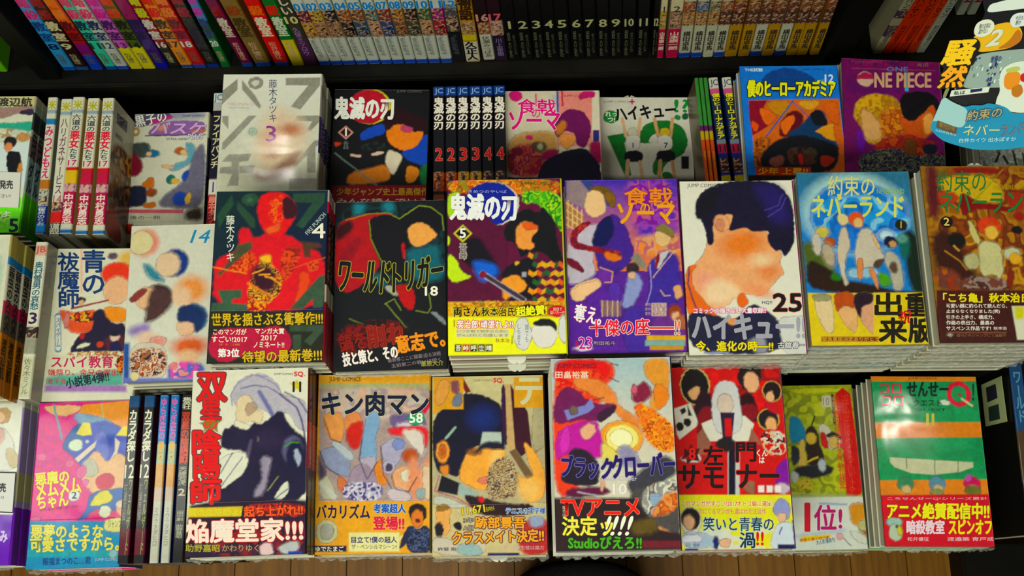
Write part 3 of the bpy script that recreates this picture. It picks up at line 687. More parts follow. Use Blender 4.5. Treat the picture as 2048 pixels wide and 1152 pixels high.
('e',-35.7,5.3,12.5,12.5,0,2.5,'cca888'),
('e',13,13,17,15.2,0,6.2,'cc8c54'),
('e',2.4,5.9,10.7,10.7,0,3.6,'ccb094'),
('p',[-55.6,4.1,-41.8,16.8,-32.6,14.6,-49.8,-1.7],0.9,'803c3c'),
('p',[-32.7,16.5,-10.8,15.8,-6.2,-3.2,-19.9,-17.7,-37.6,-24.5,-34.8,-9.7],2.5,'4c3434'),
('e',16.2,-18.9,16.1,16.1,0,1.8,'1c4a70'),
('e',9.4,-28,10.7,10.7,20,2.1,'ccac90'),
('p',[-0.7,-5.3,15.5,-4,30.5,-15.7,20.7,-39.5,16.4,-22.7,-1.6,-23.9],1.4,'16305c'),
('e',14.1,-50.3,18.7,10.7,0,4.5,'c0643c'),
('e',12.9,-63,12.5,8.9,0,3.2,'ccac8c'),
('p',[-53.6,-27.6,-30.6,-21,-29.6,-37.7,-51.2,-37],3.6,'8c7ca8'),
('e',-33.1,-39.4,10.7,7.1,0,3.2,'ccb4a0'),
('e',-20.3,-43.6,8.9,5.4,0,2.5,'c88a80'),
('q',[-58,-44.1,-50.8,-44.3,-48,-89.9,-55.1,-89.7],1.8,'2c5490'),
('p',[-50.8,-44.3,-10.8,-44.8,-8.7,-85.9,-48.4,-84.5],0.4,'c0b8a8'),
('n',[-49.6,-49.9,-11,-51.2,-9.5,-80.4,-47.6,-82.7],0.7,['a0643c','2c2438','c8b09c','8c4434','d0c0a8'],5.7,5),
('n',[-9.3,-65.9,30.9,-67.3,32,-92.7,-8,-91.3],1.8,['c88c84','5c6cb0','c85ca0','c8b0b8'],8,0),
('e',-2.8,-71.6,4.6,4.3,0,0.9,'cc8088'),
('q',[-55.6,-82.4,33.4,-85.5,33.7,-92.7,-55.1,-89.7],1.4,'6a74ac'),
('e',-43.2,-81.1,4.6,4.6,0,0.7,'c8bc94')],[('14',[8.9,66.7,28.3,66,32.7,81,13.3,81.7],'3484a8',None,0,1)]),
('B4',[-0.2382,0.2979,1.0143,-0.0043],0.113,'0c2430','30182c','dark green and red paperback with slim white 4 and red medals',4,-35.4,[('g',-57.6,88.1,52.5,-25.8,'0c2c30','0c1c40',[-64.2,89.9,55.5,87.8,59.3,-42.1,-56.5,-40.1]),
('q',[-41.2,84.4,-39.1,74.1,-52.2,48.9,-54.5,62.4],0.9,'284a38'),
('q',[-35.2,77.4,-17.4,58.4,-16.2,49.1,-20.2,49.1,-35.6,68.9],0.9,'2c4a38'),
('e',-22.4,78.9,8.5,7,0,0.8,'2c4c3a'),
('e',-22.4,78.9,4,3.1,0,1.2,'3c6248'),
('q',[20.1,84.6,52.3,84.7,51.8,75,31.1,47.4,24.5,50.9,39.8,74.4,21.2,75.5],0.8,'2c4a3a'),
('p',[-54.8,12.2,-50.5,18.7,-31.7,25,-32.9,48.5,-23.4,50,-16.4,36.5,-4,44.6,18.5,40.9,31.7,30.6,54.3,20.2,56.8,-37.2,-53.7,-35.3],1.2,'c4143c'),
('p',[-12.3,85.6,10.3,86.9,23.7,74.6,24.2,61,18.2,49.3,9.2,36,-3.8,39.6,-10.7,51.5,-16.2,66.8],0.9,'c81838'),
('n',[-3.9,78.6,13.7,83.4,13.1,56.1,-1.1,53],1.9,['d0481c','c82c28','d86c20'],3.9,0),
('p',[9,80,17,81.6,25.5,69.5,24.2,59.3,11.5,56.2],0.9,'3c1420'),
('p',[-7.3,48.1,-1,49.6,8.3,56.2,9.5,46.1,-2.2,41.2],1.2,'cc6440'),
('n',[-40.4,8.6,-31.6,21.7,-15.8,24.8,-12,11.4,-28.8,-1.5],1.2,['c8541c','a8341c','d06c20'],4.6,0),
('n',[12.7,27.6,28.5,30.7,30.6,17.3,14.3,-12.1,10.2,11],1.2,['a83c24','c8541c','8a2c2c'],5.4,0),
('p',[29.5,4.1,40.7,0.6,39.6,-15.8,27.8,-35.1,24.5,-31.8,30.1,-12.3],0.9,'cc5420'),
('n',[35.5,12.2,48.1,15.3,48.5,3.8,39,2.3],0.8,['a83434','c8643c'],3.1,0),
('q',[-46.5,5.4,-32.1,31.7,-19.5,34.8,-17.6,28.1,-32.8,15.1,-49.3,-1.1,-51.2,3.9],1.2,'4c4c34'),
('q',[-50.1,-15,-26.5,-14.6,-26.1,-22.8,-35.5,-24.2,-35.2,-28.3,-19.5,-29.4,-20,-35.8,-55.2,-36,-54.9,-28,-44.7,-27.3],0.8,'3c5844'),
('q',[21.5,-35,48.7,-2.8,54.9,0.3,55.3,-12.8,53.6,-33.9,44.2,-34.5,43.1,-25.6,34,-35.2],0.8,'3c5240'),
('q',[30,34,47.6,32,50.9,27.8,39.8,25.4,40.1,17.1,33.7,17.2],1.2,'54382c'),
('n',[-20.4,-11.5,-13.4,8.1,-6,19.6,13.9,-2.2,11.4,-18.5,-0.6,-31.3,-19.4,-31],0.9,['d8943c','3c1424','e0b050','602028','c86020'],4,2),
('e',-5,-3.5,15.5,11.6,-60,3.1,'3c1428'),
('l',[-16.3,1.6,-5.4,6.3],1.5,0,'d89848'),
('l',[-10.2,0.2,0.4,0.6],1.5,0,'d89848'),
('l',[-4.1,-1.3,6.1,-5],1.5,0,'d89848'),
('l',[1.9,-2.7,11.9,-10.7],1.5,0,'d89848'),
('l',[-56.2,8.9,-22.6,1.7],1.2,0,'d8883c'),
('l',[16.8,4.3,54.4,16.9],0.8,0,'c86438'),
('l',[-20.5,-8.2,5.3,-23.3],2.2,0,'c8803c'),
('n',[-21.2,-27.7,-0.9,-24.8,-0.3,-37,-19.1,-36.7],0.8,['d0902c','a02c28'],3.1,0),
('p',[-10.8,19.7,0.2,21.2,2.3,11.2,-8.9,13],1.2,'d8a840'),
('q',[-61.4,-36.4,59.2,-38.5,60.7,-91.4,-58.3,-89.4],0,'24261c'),
('q',[22.1,-51.1,58,-51.7,58.2,-58.1,22.4,-57.5],0.8,'3c4c3c'),
('q',[25.6,-60.7,33.4,-60.8,34,-76.7,26.2,-76.6],0.6,'3c4c3c'),
('q',[36.7,-67.3,48.8,-54.7,54.3,-58,43.1,-72.1],0.6,'3c4c3c'),
('e',-38.5,-70,17.3,16.7,0,0.3,'a81848'),
('e',6.5,-68.3,17.8,16.7,0,0.3,'a81848'),
('q',[-39.4,-53.2,5.9,-54,7.1,-82.6,-37.8,-81.8],0,'a81848')],[('世界を揺さぶる衝撃作!!!',[-53.4,-51.2,54.2,-51.1,53.6,-38.6,-54.4,-38.6],'c0a41c','2a240c',0.5,2),
('このマンガが',[-51.5,-59.5,-19.5,-60.1,-19.8,-54.3,-51.8,-53.8],'e0d4c0',None,0,2),
('すごい!2017',[-52.6,-67,-18.4,-67.6,-18.7,-61.5,-53,-61],'e0d4c0',None,0,2),
('第3位',[-45.6,-81.7,-25.4,-82,-25.8,-73.8,-46,-73.5],'f0e8d8',None,0,3),
('オトコ編',[-45.4,-70.5,-25.2,-70.8,-25.3,-68.6,-45.5,-68.2],'c08c3c',None,0,0),
('マンガ大賞',[-11,-59.4,17,-59.9,16.8,-54.2,-11.3,-53.7],'e0d4c0',None,0,2),
('2017',[-5.3,-65.9,10.3,-66.2,10.1,-61.1,-5.5,-60.8],'e0d4c0',None,0,2),
('ノミネート!!',[-11.9,-73,17.6,-73.5,17.3,-67.7,-12.2,-67.2],'e0d4c0',None,0,2),
('待望の最新巻!!!',[-21.8,-88.4,54.6,-86.9,53.8,-74.9,-22.8,-76.4],'c0a41c','2a240c',0.5,2),
('藤\n木\nタ\nツ\nキ',[-43.1,14.4,-34.8,14.3,-37.3,62.1,-45.7,62.3],'c8ccc0',None,0,1),
('4',[40.7,37.1,53.8,36.9,53.3,52.4,40.2,52.6],'dcd8c8',None,0,1),
('FIRE PUNCH',[36.6,40.1,54.1,61.1,50.9,64.1,33.4,43.1],'a8b4b0',None,0,1)]),
('B5',[-0.1213,0.2922,1.036,0.0084],0.113,'14161c','14161c','dark paperback with diagonal red shape and jagged outlined title',3,None,[('n',[-57.9,88.7,58.1,86.9,57.1,5.3,15.2,-3.9,-56.5,-1.7],3.3,['0e2026','123840','14161c','10262c'],14.7,0),
('p',[-39.1,86.3,-25.5,85.9,-28.8,75.1,-37.3,73.6],2.9,'2c7884'),
('p',[-8.4,87.1,3.5,86.8,3.5,75.9,-6.7,76.3],2.9,'2c7884'),
('p',[-55.8,63.4,-42.4,72,-22,74.9,-1.6,75.2,8.6,68.6,5.2,63.3,-15.1,69.3,-18.4,46.2,-8.2,24.7,-18.2,7.5,-41.4,-9.1,-51.5,-5.3,-56.7,8.7],0.8,'a01830'),
('p',[-55.8,61.6,-42.3,68.4,-35.4,61,-55.5,43.8],2,'3c1018'),
('p',[-53.6,26.1,-35.3,50.3,-28.5,46.5,-51.7,8.6],2.9,'84142c'),
('p',[-23.6,69.6,-5,74.4,8.6,68.6,18.8,75.5,29.1,84.2,42.7,80.2,52.8,70.8,52.7,58.3,40.7,49.8,25.6,62.7,18.8,59.3,15.3,36.3,18.7,20.4,11.9,3.2,-8.2,16,-20.1,46.3],0.7,'12121a'),
('l',[8.6,68.6,18.8,75.5,29.1,82.4,41,80.2,52,70.9,53.5,54.7],0.8,0,'8c9c38'),
('l',[-21.9,67.7,-20.1,48.1,-11.6,28.3,-3.1,14.1],0.8,0,'7c8c30'),
('l',[-45.7,68.5,-22,74.9,-1.6,75.2,8.6,68.6],0.7,0,'7c8c30'),
('p',[17.1,59.4,25.6,64.5,34.1,64.2,47.5,51.3,45.8,47.8,39,42.7,30.5,37.7,22.1,38.8,17.9,48.7],0.7,'d49c60'),
('p',[10.3,41.8,13.7,43.5,16.2,27.5,12,24.1],0.5,'b01c30'),
('p',[17,36.3,32.2,37.6,49.1,40.6,48.9,23,55.6,17.5,52,1.9,25.3,1,15.3,20.5],2.9,'14606c'),
('p',[5.2,-0.1,21.9,-2.4,25.2,-18,21.8,-28.2,15.2,-26.3,6.9,-14],0.8,'a81c28'),
('p',[-8.1,-3.2,-1.4,0.1,8.6,-10.6,5.2,-14],0.7,'9a9c94'),
('p',[-18.2,11,-8.2,12.5,-4.8,-3.3,-14.8,0.5],2.3,'146068'),
('p',[38.4,-30.4,43.4,-28.8,56.5,-41.2,54.8,-45.4],0.8,'7c8488'),
('l',[-5.6,-20.5,3.6,-15.6,10.2,-27.8],0.7,0,'7c8c40'),
('l',[38.5,-11.5,40.1,-25.3,36.7,-31.2,25.1,-28.3],0.7,0,'7c8c40'),
('l',[-4.7,-20.5,15.2,-45],0.7,0,'7c8c40'),
('l',[-41.1,-34.8,-27.8,-40.4,-21.2,-47.3],0.7,0,'6c7c3c'),
('n',[-54.2,-46.4,-17.9,-37.2,15.2,-41.6,15.1,-55.2,-17.8,-64.3,-50.5,-73.4],3.3,['4c1418','7c1c1c','241418'],6.6,0)],[('ワールド',[-53,-5.6,-3.1,-9.8,0.1,23,-50.3,27.3],'0e1014','a8a44c',0.7,2),
('トリガー',[2.3,-9.2,51.6,-1.6,52.7,30.4,2.9,22.8],'0e1014','a8a44c',0.7,2),
('18',[34.4,-13.1,46.9,-13.5,47,-4,34.4,-3.6],'e0dccc',None,0,3),
('鎬を',[-48.8,-68.9,-23,-65.1,-26.2,-46.7,-52.2,-50.6],'84281c','14080c',0.5,2),
('削れ',[-21,-65.1,16.4,-60.9,13.5,-39,-24.2,-43.3],'84281c','c07050',0.2,3),
('技と策と、その',[-45.7,-82.8,7.6,-75.8,5.5,-62.4,-48,-69.5],'e0d8d0','5a1c28',0.5,3),
('意志で。',[6.9,-71.3,54,-65.1,51.5,-47.5,4.2,-53.7],'e0901c','6c2410',0.5,3),
('最新巻ここに開幕!迫る決戦',[-2.4,-80.4,49.6,-74.5,49,-70.1,-3,-76.1],'8c8088',None,0,0),
('玉狛第二の戦いは続く',[0.9,-85.7,49.5,-80.2,49,-76.2,0.3,-81.8],'8c8088',None,0,0),
('葦原大介',[29.9,-85.1,52,-84.5,51.8,-79.2,29.7,-79.7],'a09c50',None,0,1)]),
('B6',[-0.0051,0.296,0.992,0.0025],0.113,'5c123c','c8c820','yellow banded paperback with a blue disc and white 5',5,-36.3,[('n',[-56.2,90,57.6,87.2,58.6,71.2,12.2,72.4,-56.3,74.1],0.6,['c86c1c','c89c20','a84c1c','8c8420'],4.8,1),
('n',[15.4,77.3,57.9,72.9,57,28.2,48.9,41.6,30.9,65.2,18.2,60.6],0.8,['4c9c20','7cb82c','2c7c28','9cc03c'],6.8,4),
('p',[-56.3,74.1,-42.9,77.1,-44.6,67.1,-51,49,-56.5,50.8],0.8,'a0c020'),
('e',-12.4,63,26.4,23,0,0.2,'e0dcc8'),
('e',-13.5,63.3,25.7,22.4,0,0.3,'24308c'),
('p',[-56.5,49.1,-41.6,50.4,-16.5,54.8,-13.5,43.1,2,37.8,1,-6.1,-5.8,-37.8,-57,-36.6],1.2,'561438'),
('p',[-56.7,14.7,-48.2,8,-43.7,-5,-29.9,-11.7,-56.9,-18.3],0.5,'b4cc20'),
('p',[-56.6,32.7,-52.7,27.7,-56.7,18],0.5,'b4cc20'),
('p',[-43.4,27.4,-26.2,30.3,-17.1,15.4,-5.1,-5.9,-8.3,-12.3,-28.3,-5.4,-45.1,8],2.1,'16101c'),
('p',[-5.1,-5.9,9,3.4,29.3,9.4,31,-35.5,-5.7,-34.6],0.8,'16141c'),
('p',[-32.8,1.2,-29.7,6,-12.7,2.3,-6.7,-5.9,-11.4,-12.2,-25.4,-16.7],2.7,'2468c0'),
('p',[-1.9,37.9,18.1,58.9,33.6,51.9,37,60.1,49,43.2,48.5,28.5,54,8.8,55.3,2.3,44.5,2.5,35.5,12.5,23.1,12.8,13.7,6.5,10.9,21.2,-1.4,26.4],0.6,'14141a'),
('p',[9.8,37.6,19.4,46.4,34.7,37,23.5,25.8,29.5,19.1,23.2,14.4,12.4,16.3,9.2,26.1],0.6,'d89458'),
('p',[14.6,42.4,24,43.8,34.7,37,20.6,34.1],0.8,'cc6430'),
('q',[22.4,12.8,26.6,9.8,25.3,5.3,21,8.3],0,'d8902c'),
('q',[26.6,9.8,30.7,12.3,30,7.4,25.3,5.3],0,'2c5c34'),
('q',[26.3,3.8,30.6,0.8,29.2,-3.7,24.9,-0.7],0,'2c5c34'),
('q',[30.6,0.8,34.6,3.3,33.9,-1.6,29.2,-3.7],0,'d8902c'),
('q',[34.7,3.6,38.9,0.6,37.5,-3.9,33.3,-0.9],0,'c8a42c'),
('q',[38.9,0.6,43,3.1,42.2,-1.8,37.5,-3.9],0,'c8a42c'),
('q',[43,3.4,47.2,0.4,45.9,-4.1,41.6,-1.1],0,'d8902c'),
('q',[47.2,0.4,51.3,2.8,50.6,-2,45.9,-4.1],0,'2c5c34'),
('q',[51.4,3.2,55.6,0.2,54.2,-4.3,50,-1.3],0,'c86420'),
('q',[55.6,0.2,59.7,2.6,58.9,-2.2,54.2,-4.3],0,'d8902c'),
('q',[21.9,-5,26.1,-8,24.8,-12.4,20.5,-9.4],0,'d8902c'),
('q',[26.1,-8,30.2,-5.5,29.5,-10.3,24.8,-12.4],0,'c8a42c'),
('q',[30.2,-5.2,34.5,-8.2,33.1,-12.6,28.9,-9.6],0,'c86420'),
('q',[34.5,-8.2,38.5,-5.7,37.8,-10.5,33.1,-12.6],0,'2c5c34'),
('q',[38.6,-5.4,42.8,-8.4,41.4,-12.8,37.2,-9.8],0,'2c5c34'),
('q',[42.8,-8.4,46.9,-5.9,46.1,-10.7,41.4,-12.8],0,'d8902c'),
('q',[46.9,-5.6,51.1,-8.6,49.7,-13,45.5,-10.1],0,'c8a42c'),
('q',[51.1,-8.6,55.2,-6.1,54.4,-10.9,49.7,-13],0,'c8a42c'),
('q',[55.2,-5.8,59.4,-8.8,58,-13.2,53.8,-10.3],0,'d8902c'),
('q',[59.4,-8.8,63.5,-6.3,62.7,-11.1,58,-13.2],0,'2c5c34'),
('q',[25.8,-13.9,30,-16.9,28.7,-21.3,24.5,-18.3],0,'2c5c34'),
('q',[30,-16.9,34.1,-14.4,33.4,-19.2,28.7,-21.3],0,'2c5c34'),
('q',[34.1,-14.1,38.3,-17.1,37,-21.5,32.8,-18.5],0,'c8a42c'),
('q',[38.3,-17.1,42.4,-14.6,41.7,-19.4,37,-21.5],0,'d8902c'),
('q',[42.4,-14.3,46.7,-17.3,45.3,-21.7,41.1,-18.8],0,'d8902c'),
('q',[46.7,-17.3,50.7,-14.8,50,-19.6,45.3,-21.7],0,'c8a42c'),
('q',[50.7,-14.5,55,-17.5,53.6,-21.9,49.4,-19],0,'c86420'),
('q',[55,-17.5,59,-15,58.3,-19.8,53.6,-21.9],0,'2c5c34'),
('q',[21.4,-22.6,25.6,-25.6,24.3,-30,20.1,-27],0,'d8902c'),
('q',[25.6,-25.6,29.7,-23.1,29,-27.9,24.3,-30],0,'d8902c'),
('q',[29.7,-22.8,33.9,-25.8,32.6,-30.2,28.4,-27.2],0,'c86420'),
('q',[33.9,-25.8,38,-23.3,37.2,-28.1,32.6,-30.2],0,'c8a42c'),
('q',[38,-23,42.2,-26,40.8,-30.4,36.6,-27.4],0,'2c5c34'),
('q',[42.2,-26,46.3,-23.5,45.5,-28.3,40.8,-30.4],0,'2c5c34'),
('q',[46.3,-23.2,50.5,-26.2,49.1,-30.6,44.9,-27.6],0,'c8a42c'),
('q',[50.5,-26.2,54.6,-23.7,53.8,-28.5,49.1,-30.6],0,'d8902c'),
('q',[54.6,-23.4,58.8,-26.4,57.4,-30.8,53.2,-27.8],0,'d8902c'),
('q',[58.8,-26.4,62.9,-23.9,62.1,-28.7,57.4,-30.8],0,'c8a42c'),
('q',[25.3,-31.4,29.5,-34.4,28.2,-38.8,24,-35.8],0,'2c5c34'),
('q',[29.5,-34.4,33.6,-31.9,32.8,-36.7,28.2,-38.8],0,'c8a42c'),
('q',[33.6,-31.6,37.8,-34.6,36.4,-39,32.2,-36],0,'c8a42c'),
('q',[37.8,-34.6,41.9,-32.1,41.1,-36.9,36.4,-39],0,'2c5c34'),
('q',[41.9,-31.8,46.1,-34.8,44.7,-39.2,40.5,-36.2],0,'d8902c'),
('q',[46.1,-34.8,50.1,-32.3,49.4,-37.1,44.7,-39.2],0,'d8902c'),
('q',[50.1,-32,54.3,-35,53,-39.4,48.8,-36.4],0,'c86420'),
('q',[54.3,-35,58.4,-32.5,57.6,-37.3,53,-39.4],0,'c8a42c'),
('p',[-5.3,-13.9,8.7,-8.7,16.3,-14.5,19.9,-21,15.9,-27.2,2,-31.7,-2.7,-36.3,-5.5,-21.9],0.8,'d8944c'),
('l',[-22.9,-7.9,15.7,-35.2],6,0,'9c98a4'),
('l',[-19.1,-10.4,15.7,-34.4],3.9,0,'3c3444'),
('e',-22.2,-8.7,3.3,3.6,0,0,'80203c'),
('e',10.5,1.7,2.1,1.8,0,0,'d8a42c'),
('q',[14.9,-7.2,19.2,-7.3,19.1,-12.1,14.8,-12],0,'9c98a0'),
('q',[-57.8,-35,58.5,-37.8,57.9,-55.1,-57.9,-52.3],0.6,'c89c28'),
('n',[-57,-34.2,57,-36.9,56.5,-51.9,-57.1,-49.2],0.5,['c8881c','c8a830','a06020','8c8420'],4.8,8),
('q',[-57.9,-49.9,58,-52.7,56.6,-90.8,-58.1,-88.1],1.2,'e0dc14'),
('q',[-41.4,42.2,-32.4,32.9,-41.6,24.1,-50.5,33.3],0,'c8c02c'),
('q',[-41.4,40.2,-34.3,32.9,-41.5,26.1,-48.6,33.3],0,'14121a'),
('e',21.6,-45.6,14.4,6.3,0,0.6,'1c180c'),
('e',47.8,-46.7,8.8,6,0,0,'c01838'),
('q',[-48.9,-61.9,1.3,-63.1,1.1,-71.2,-48.9,-70],0.5,'c8c4a0'),
('l',[-50.3,-53.3,-50.4,-59.5],0.5,0,'3c3c20'),
('l',[4.2,-70.2,4,-77.2],0.5,0,'3c3c20'),
('q',[-50.2,-76.7,-43.5,-76.8,-43.6,-84.1,-50.3,-83.9],0,'2c2420'),
('q',[-42.9,-76.8,-36.3,-77,-36.3,-84.3,-43,-84.1],0,'a82420'),
('q',[-35.7,-77,-29,-77.2,-29.1,-84.4,-35.7,-84.3],0,'2c2420'),
('q',[-28.4,-77.2,-21.7,-77.3,-21.8,-84.6,-28.5,-84.4],0,'2c2420'),
('q',[-21.1,-77.4,-14.4,-77.5,-14.6,-84.8,-21.2,-84.6],0,'2c2420'),
('e',14.1,-68.1,8.5,15.9,0,0.3,'c8c8c4'),
('e',52.7,-64.3,4.5,13.6,0,0.3,'c8c8c4'),
('e',34.6,-68.6,12.4,13.9,0,0.3,'d0ccc4'),
('p',[23.1,-57.4,33.6,-53.2,46.4,-56.4,46,-68.1,42.5,-61,27.2,-61.4],0.5,'1c1c20')],[('鬼滅の刃',[-53.4,47.4,10.8,45.8,11.4,72.4,-53.2,74],'ece4dc','40184c',0.5,3),
('きめつのやいば',[-35.8,74.7,2,73.8,2,76.8,-35.8,77.8],'a8b4d8',None,0,0),
('5',[-44.3,28.6,-38.7,28.5,-38.6,38,-44.2,38.1],'ece4dc',None,0,3),
('吾\n峠',[-44.8,6.7,-38,6.5,-37.8,22.7,-44.7,22.9],'5c4c50','b0a8a0',0.3,1),
('JUMP COMICS',[15.5,81,46.3,80.3,46.4,84.6,15.6,85.4],'5c4818',None,0,0),
('両さん',[-51,-49.8,-25.9,-50.4,-25.7,-41.3,-51,-40.7],'2c2418','d8c83c',0.5,3),
('秋本治氏',[-24.6,-50.1,7.4,-50.9,7.6,-42.1,-24.5,-41.3],'2c2418','d8c83c',0.5,2),
('超絶賛!',[8.8,-51.3,37.8,-49.9,37.4,-40.2,8.4,-41.6],'e0d83c','1c180c',0.5,3),
('独自で\n描いた一冊',[40.5,-49.8,55,-50.2,55.3,-43.2,40.8,-42.9],'e8c8b8',None,0,0),
('炭治郎!頑張れよ!!',[-48.1,-61.5,5.1,-62.7,5.3,-54.6,-48,-53.3],'f0e4dc','c0203c',0.5,2),
('いつか戦う相手のために',[-48.1,-65.5,0.5,-66.7,0.5,-63.9,-48.1,-62.7],'7c7c70',None,0,0),
('がんばれと応援します',[-48.2,-69.4,0.4,-70.6,0.5,-67.8,-48.1,-66.6],'7c7c70',None,0,0),
('秋本治',[-11.8,-75.9,1.5,-76.2,1.6,-72.2,-11.8,-71.8],'8c3c44',None,0,0),
('吾',[-49.3,-83,-44.5,-83.1,-44.4,-77.9,-49.3,-77.8],'e0dccc',None,0,2),
('峠',[-42.1,-83.2,-37.2,-83.3,-37.2,-78.1,-42,-77.9],'e0dccc',None,0,2),
('呼',[-34.8,-83.4,-30,-83.5,-29.9,-78.2,-34.8,-78.1],'e0dccc',None,0,2),
('世',[-27.6,-83.5,-22.7,-83.7,-22.6,-78.4,-27.5,-78.3],'e0dccc',None,0,2),
('晴',[-20.3,-83.7,-15.5,-83.8,-15.4,-78.6,-20.2,-78.5],'e0dccc',None,0,2),
('顔\nで\nも',[16.2,-75.9,19.5,-76,20,-58.9,16.6,-58.8],'7c7c80',None,0,0),
('し\nち\nま\nえ',[8.5,-78.8,11.9,-78.9,12.4,-58.7,9,-58.6],'7c7c80',None,0,0)]),
('B7',[0.1105,0.2976,1.0032,-0.0029],0.113,'5c348c','6c1c5c','purple paperback with orange title lettering and navy jacket shapes',4,None,[('g',3.1,86.2,-0.8,-0.3,'4c3ca0','c87850',[-54.3,89,60.6,86.8,55,-7.9,-57.2,-5.8]),
('n',[0,88,54.2,86.9,53.6,21.6,15.7,19],4.6,['5c3ca4','8c4ca0','7c2c90','b06088'],12.2,2),
('n',[9.9,29,57.3,31.4,55.7,5.1,12.1,9.2],3.1,['d0884c','c8946c','b06874'],9.2,0),
('q',[-54.4,87.3,-39.9,88.8,-20.2,63,-26.9,53,-55,67],0.8,'8c7c80'),
('q',[-41.5,88.8,-32,88.6,-9.2,61.1,-20.3,59.6],0.8,'3c4888'),
('q',[-56.5,68.7,-38.1,51.6,-40.1,38.3,-55.9,38.6],0.8,'a07850'),
('l',[-55.1,64.5,-39.6,51.6],0.6,0,'d8b88c'),
('l',[-53.4,67,-54.3,38.6],0.6,0,'d8b88c'),
('l',[-55.3,56.9,-39.9,44.9],0.6,0,'d8b88c'),
('l',[-49.1,63.5,-49.9,38.5],0.6,0,'d8b88c'),
('l',[-55.5,49.4,-40.1,38.3],0.6,0,'d8b88c'),
('l',[-44.7,60.1,-45.5,38.4],0.6,0,'d8b88c'),
('l',[-55.8,41.9,-40.3,31.7],0.6,0,'d8b88c'),
('l',[-40.4,56.7,-41,38.3],0.6,0,'d8b88c'),
('p',[-35.6,75.1,-24.3,80,-18.1,74.8,-15.6,59.5,-19.1,51.2,-30.3,48.1,-37.9,56.6],0.8,'d4b48c'),
('p',[-35.5,80.2,-19.4,83.3,-7,74.5,-6.1,59.4,-12.4,59.5,-18.1,74.8,-29.1,78.4],0.9,'6c5424'),
('p',[-19.7,76.5,-5.4,74.5,-7.7,57.7,-13.9,61.2],0.9,'7c5c28'),
('p',[-56.2,27,-38.5,39.9,-22.6,42.9,-26.5,23.1,-31.8,6.8,-27.7,-9.6,-45.2,-18.9,-57.6,-18.7],1.5,'b4acb8'),
('p',[-31.3,19.9,-24.1,44.6,-7.9,54.4,4,37.4,6.5,22.5,10.9,15.8,5.4,-0.4,-12.2,-9.9,-10.8,-14.7,-24.7,-12.9,-28.5,10],0.9,'483084'),
('p',[-32.9,20,-25.7,43,-11.1,52.7,-8.8,32.7,-18.8,18],0.9,'181c50'),
('p',[-25.8,0.2,-12,-6.6,-12.5,-17.9,-26.4,-16.1],0.8,'6c3c94'),
('l',[-24.3,-2.3,-12.1,-7.4,-14.1,-17.9,-20.3,-17.5],0.8,0,'d0a078'),
('n',[-52.9,33.5,-38.3,44.9,-28.8,44.7,-45,31.7,-46.9,21.9,-3.3,14.5,-2.2,4.6,-16.3,3.2,-19.1,11.5,-53.4,17],0.5,['8c2434','6c1c34','a84438'],4.3,3),
('p',[-56.8,8.9,-46,3.8,-39.2,-4.5,-40.1,-7.7,-46.3,-6,-57,0.7],0.5,'6c1c30'),
('p',[-20.5,14.8,-3.5,9.5,-2.2,4.6,-17.9,3.3],0.8,'c8743c'),
('p',[-54.7,-23.6,-43.6,-17.4,-27.9,-12.8,-21.9,-19.4,-33.1,-27.2,-41,-31.9,-45.8,-38.2,-53.4,-33.3],0.8,'dcb490'),
('p',[-57.7,-20.3,-54.9,-31.6,-39.7,-38.3,-26.8,-25.7,-4.7,-16.5,-2.3,-32.6,-8,-58,-15.4,-86.1,-55.1,-85.4,-58.7,-53.9],1.8,'5c3490'),
('p',[-54.7,-25.2,-42.1,-19,-27.9,-14.4,-22.7,-21,-36.2,-28.8,-42.7,-36.7,-48.9,-36.6,-53.4,-33.3],0.6,'dcb490'),
('p',[-18.9,-22.7,-6.1,-14.8,-5.5,-35.8,-12,-42],1.2,'5a3c98'),
('q',[-25.6,-35.4,-5.6,-37.4,-6.2,-51.7,-24.7,-51.4],0.8,'80646c'),
('l',[-23.8,-36.2,-24.4,-51.4],0.6,0,'c8b08c'),
('l',[-18.8,-36.3,-19.5,-51.4],0.6,0,'c8b08c'),
('l',[-13.9,-36.4,-14.5,-51.5],0.6,0,'c8b08c'),
('l',[-8.9,-36.5,-9.6,-51.6],0.6,0,'c8b08c'),
('p',[5.4,-0.4,17.1,-16.9,13.4,-29.7,3.4,-43.9,-5.9,-43.7,-2.1,-29.4],1.2,'8890b8'),
('p',[0.7,-0.3,11.8,2.7,14.5,-7.1,5,-10.2,1.9,-8.5],0.8,'342830'),
('p',[1.9,-8.5,9.8,-7,9.4,-15.1,3.2,-15],0.8,'c8a890'),
('q',[5.7,6.1,12.3,12.5,21,-0.7,19.1,-7.2],0.9,'807c6c'),
('e',38.2,26.8,7.9,9.5,0,0.8,'ccac80'),
('p',[30.8,36.9,39,41.8,49.6,34.9,49.1,25,44.5,28.4,32.3,35.2],0.8,'7c7044'),
('p',[21,-0.7,34.1,10.5,53,11.7,52.5,-24,54.8,-36.9,40.7,-39.8,17.4,-42.6,23.2,-20.2],1.2,'483890'),
('p',[28.2,2.4,34.1,10.5,45.4,15.2,36.8,2.2,31.6,-7.4],0.8,'b8b4b8'),
('p',[30.9,8.9,34.9,10.4,30.9,-5.8,28.7,-2.5],0.5,'8c1c34'),
('l',[24.1,-0.8,24.5,-23.5,19,-41],0.9,0,'9c98c0'),
('l',[49.2,13.5,36.6,-1,26.6,-13.8],0.8,0,'c8a890'),
('l',[32.9,-26.9,36.5,-32.5,41.9,-31.8],0.8,0,'d0a888'),
('p',[44.7,-23.9,52.6,-20.8,55,-33.7,47.1,-36.8],0.8,'c89c74'),
('p',[-5.9,-43.7,19,-41,15.2,-55.3,19.7,-86.8,-4.8,-87.9],1.8,'4c3890'),
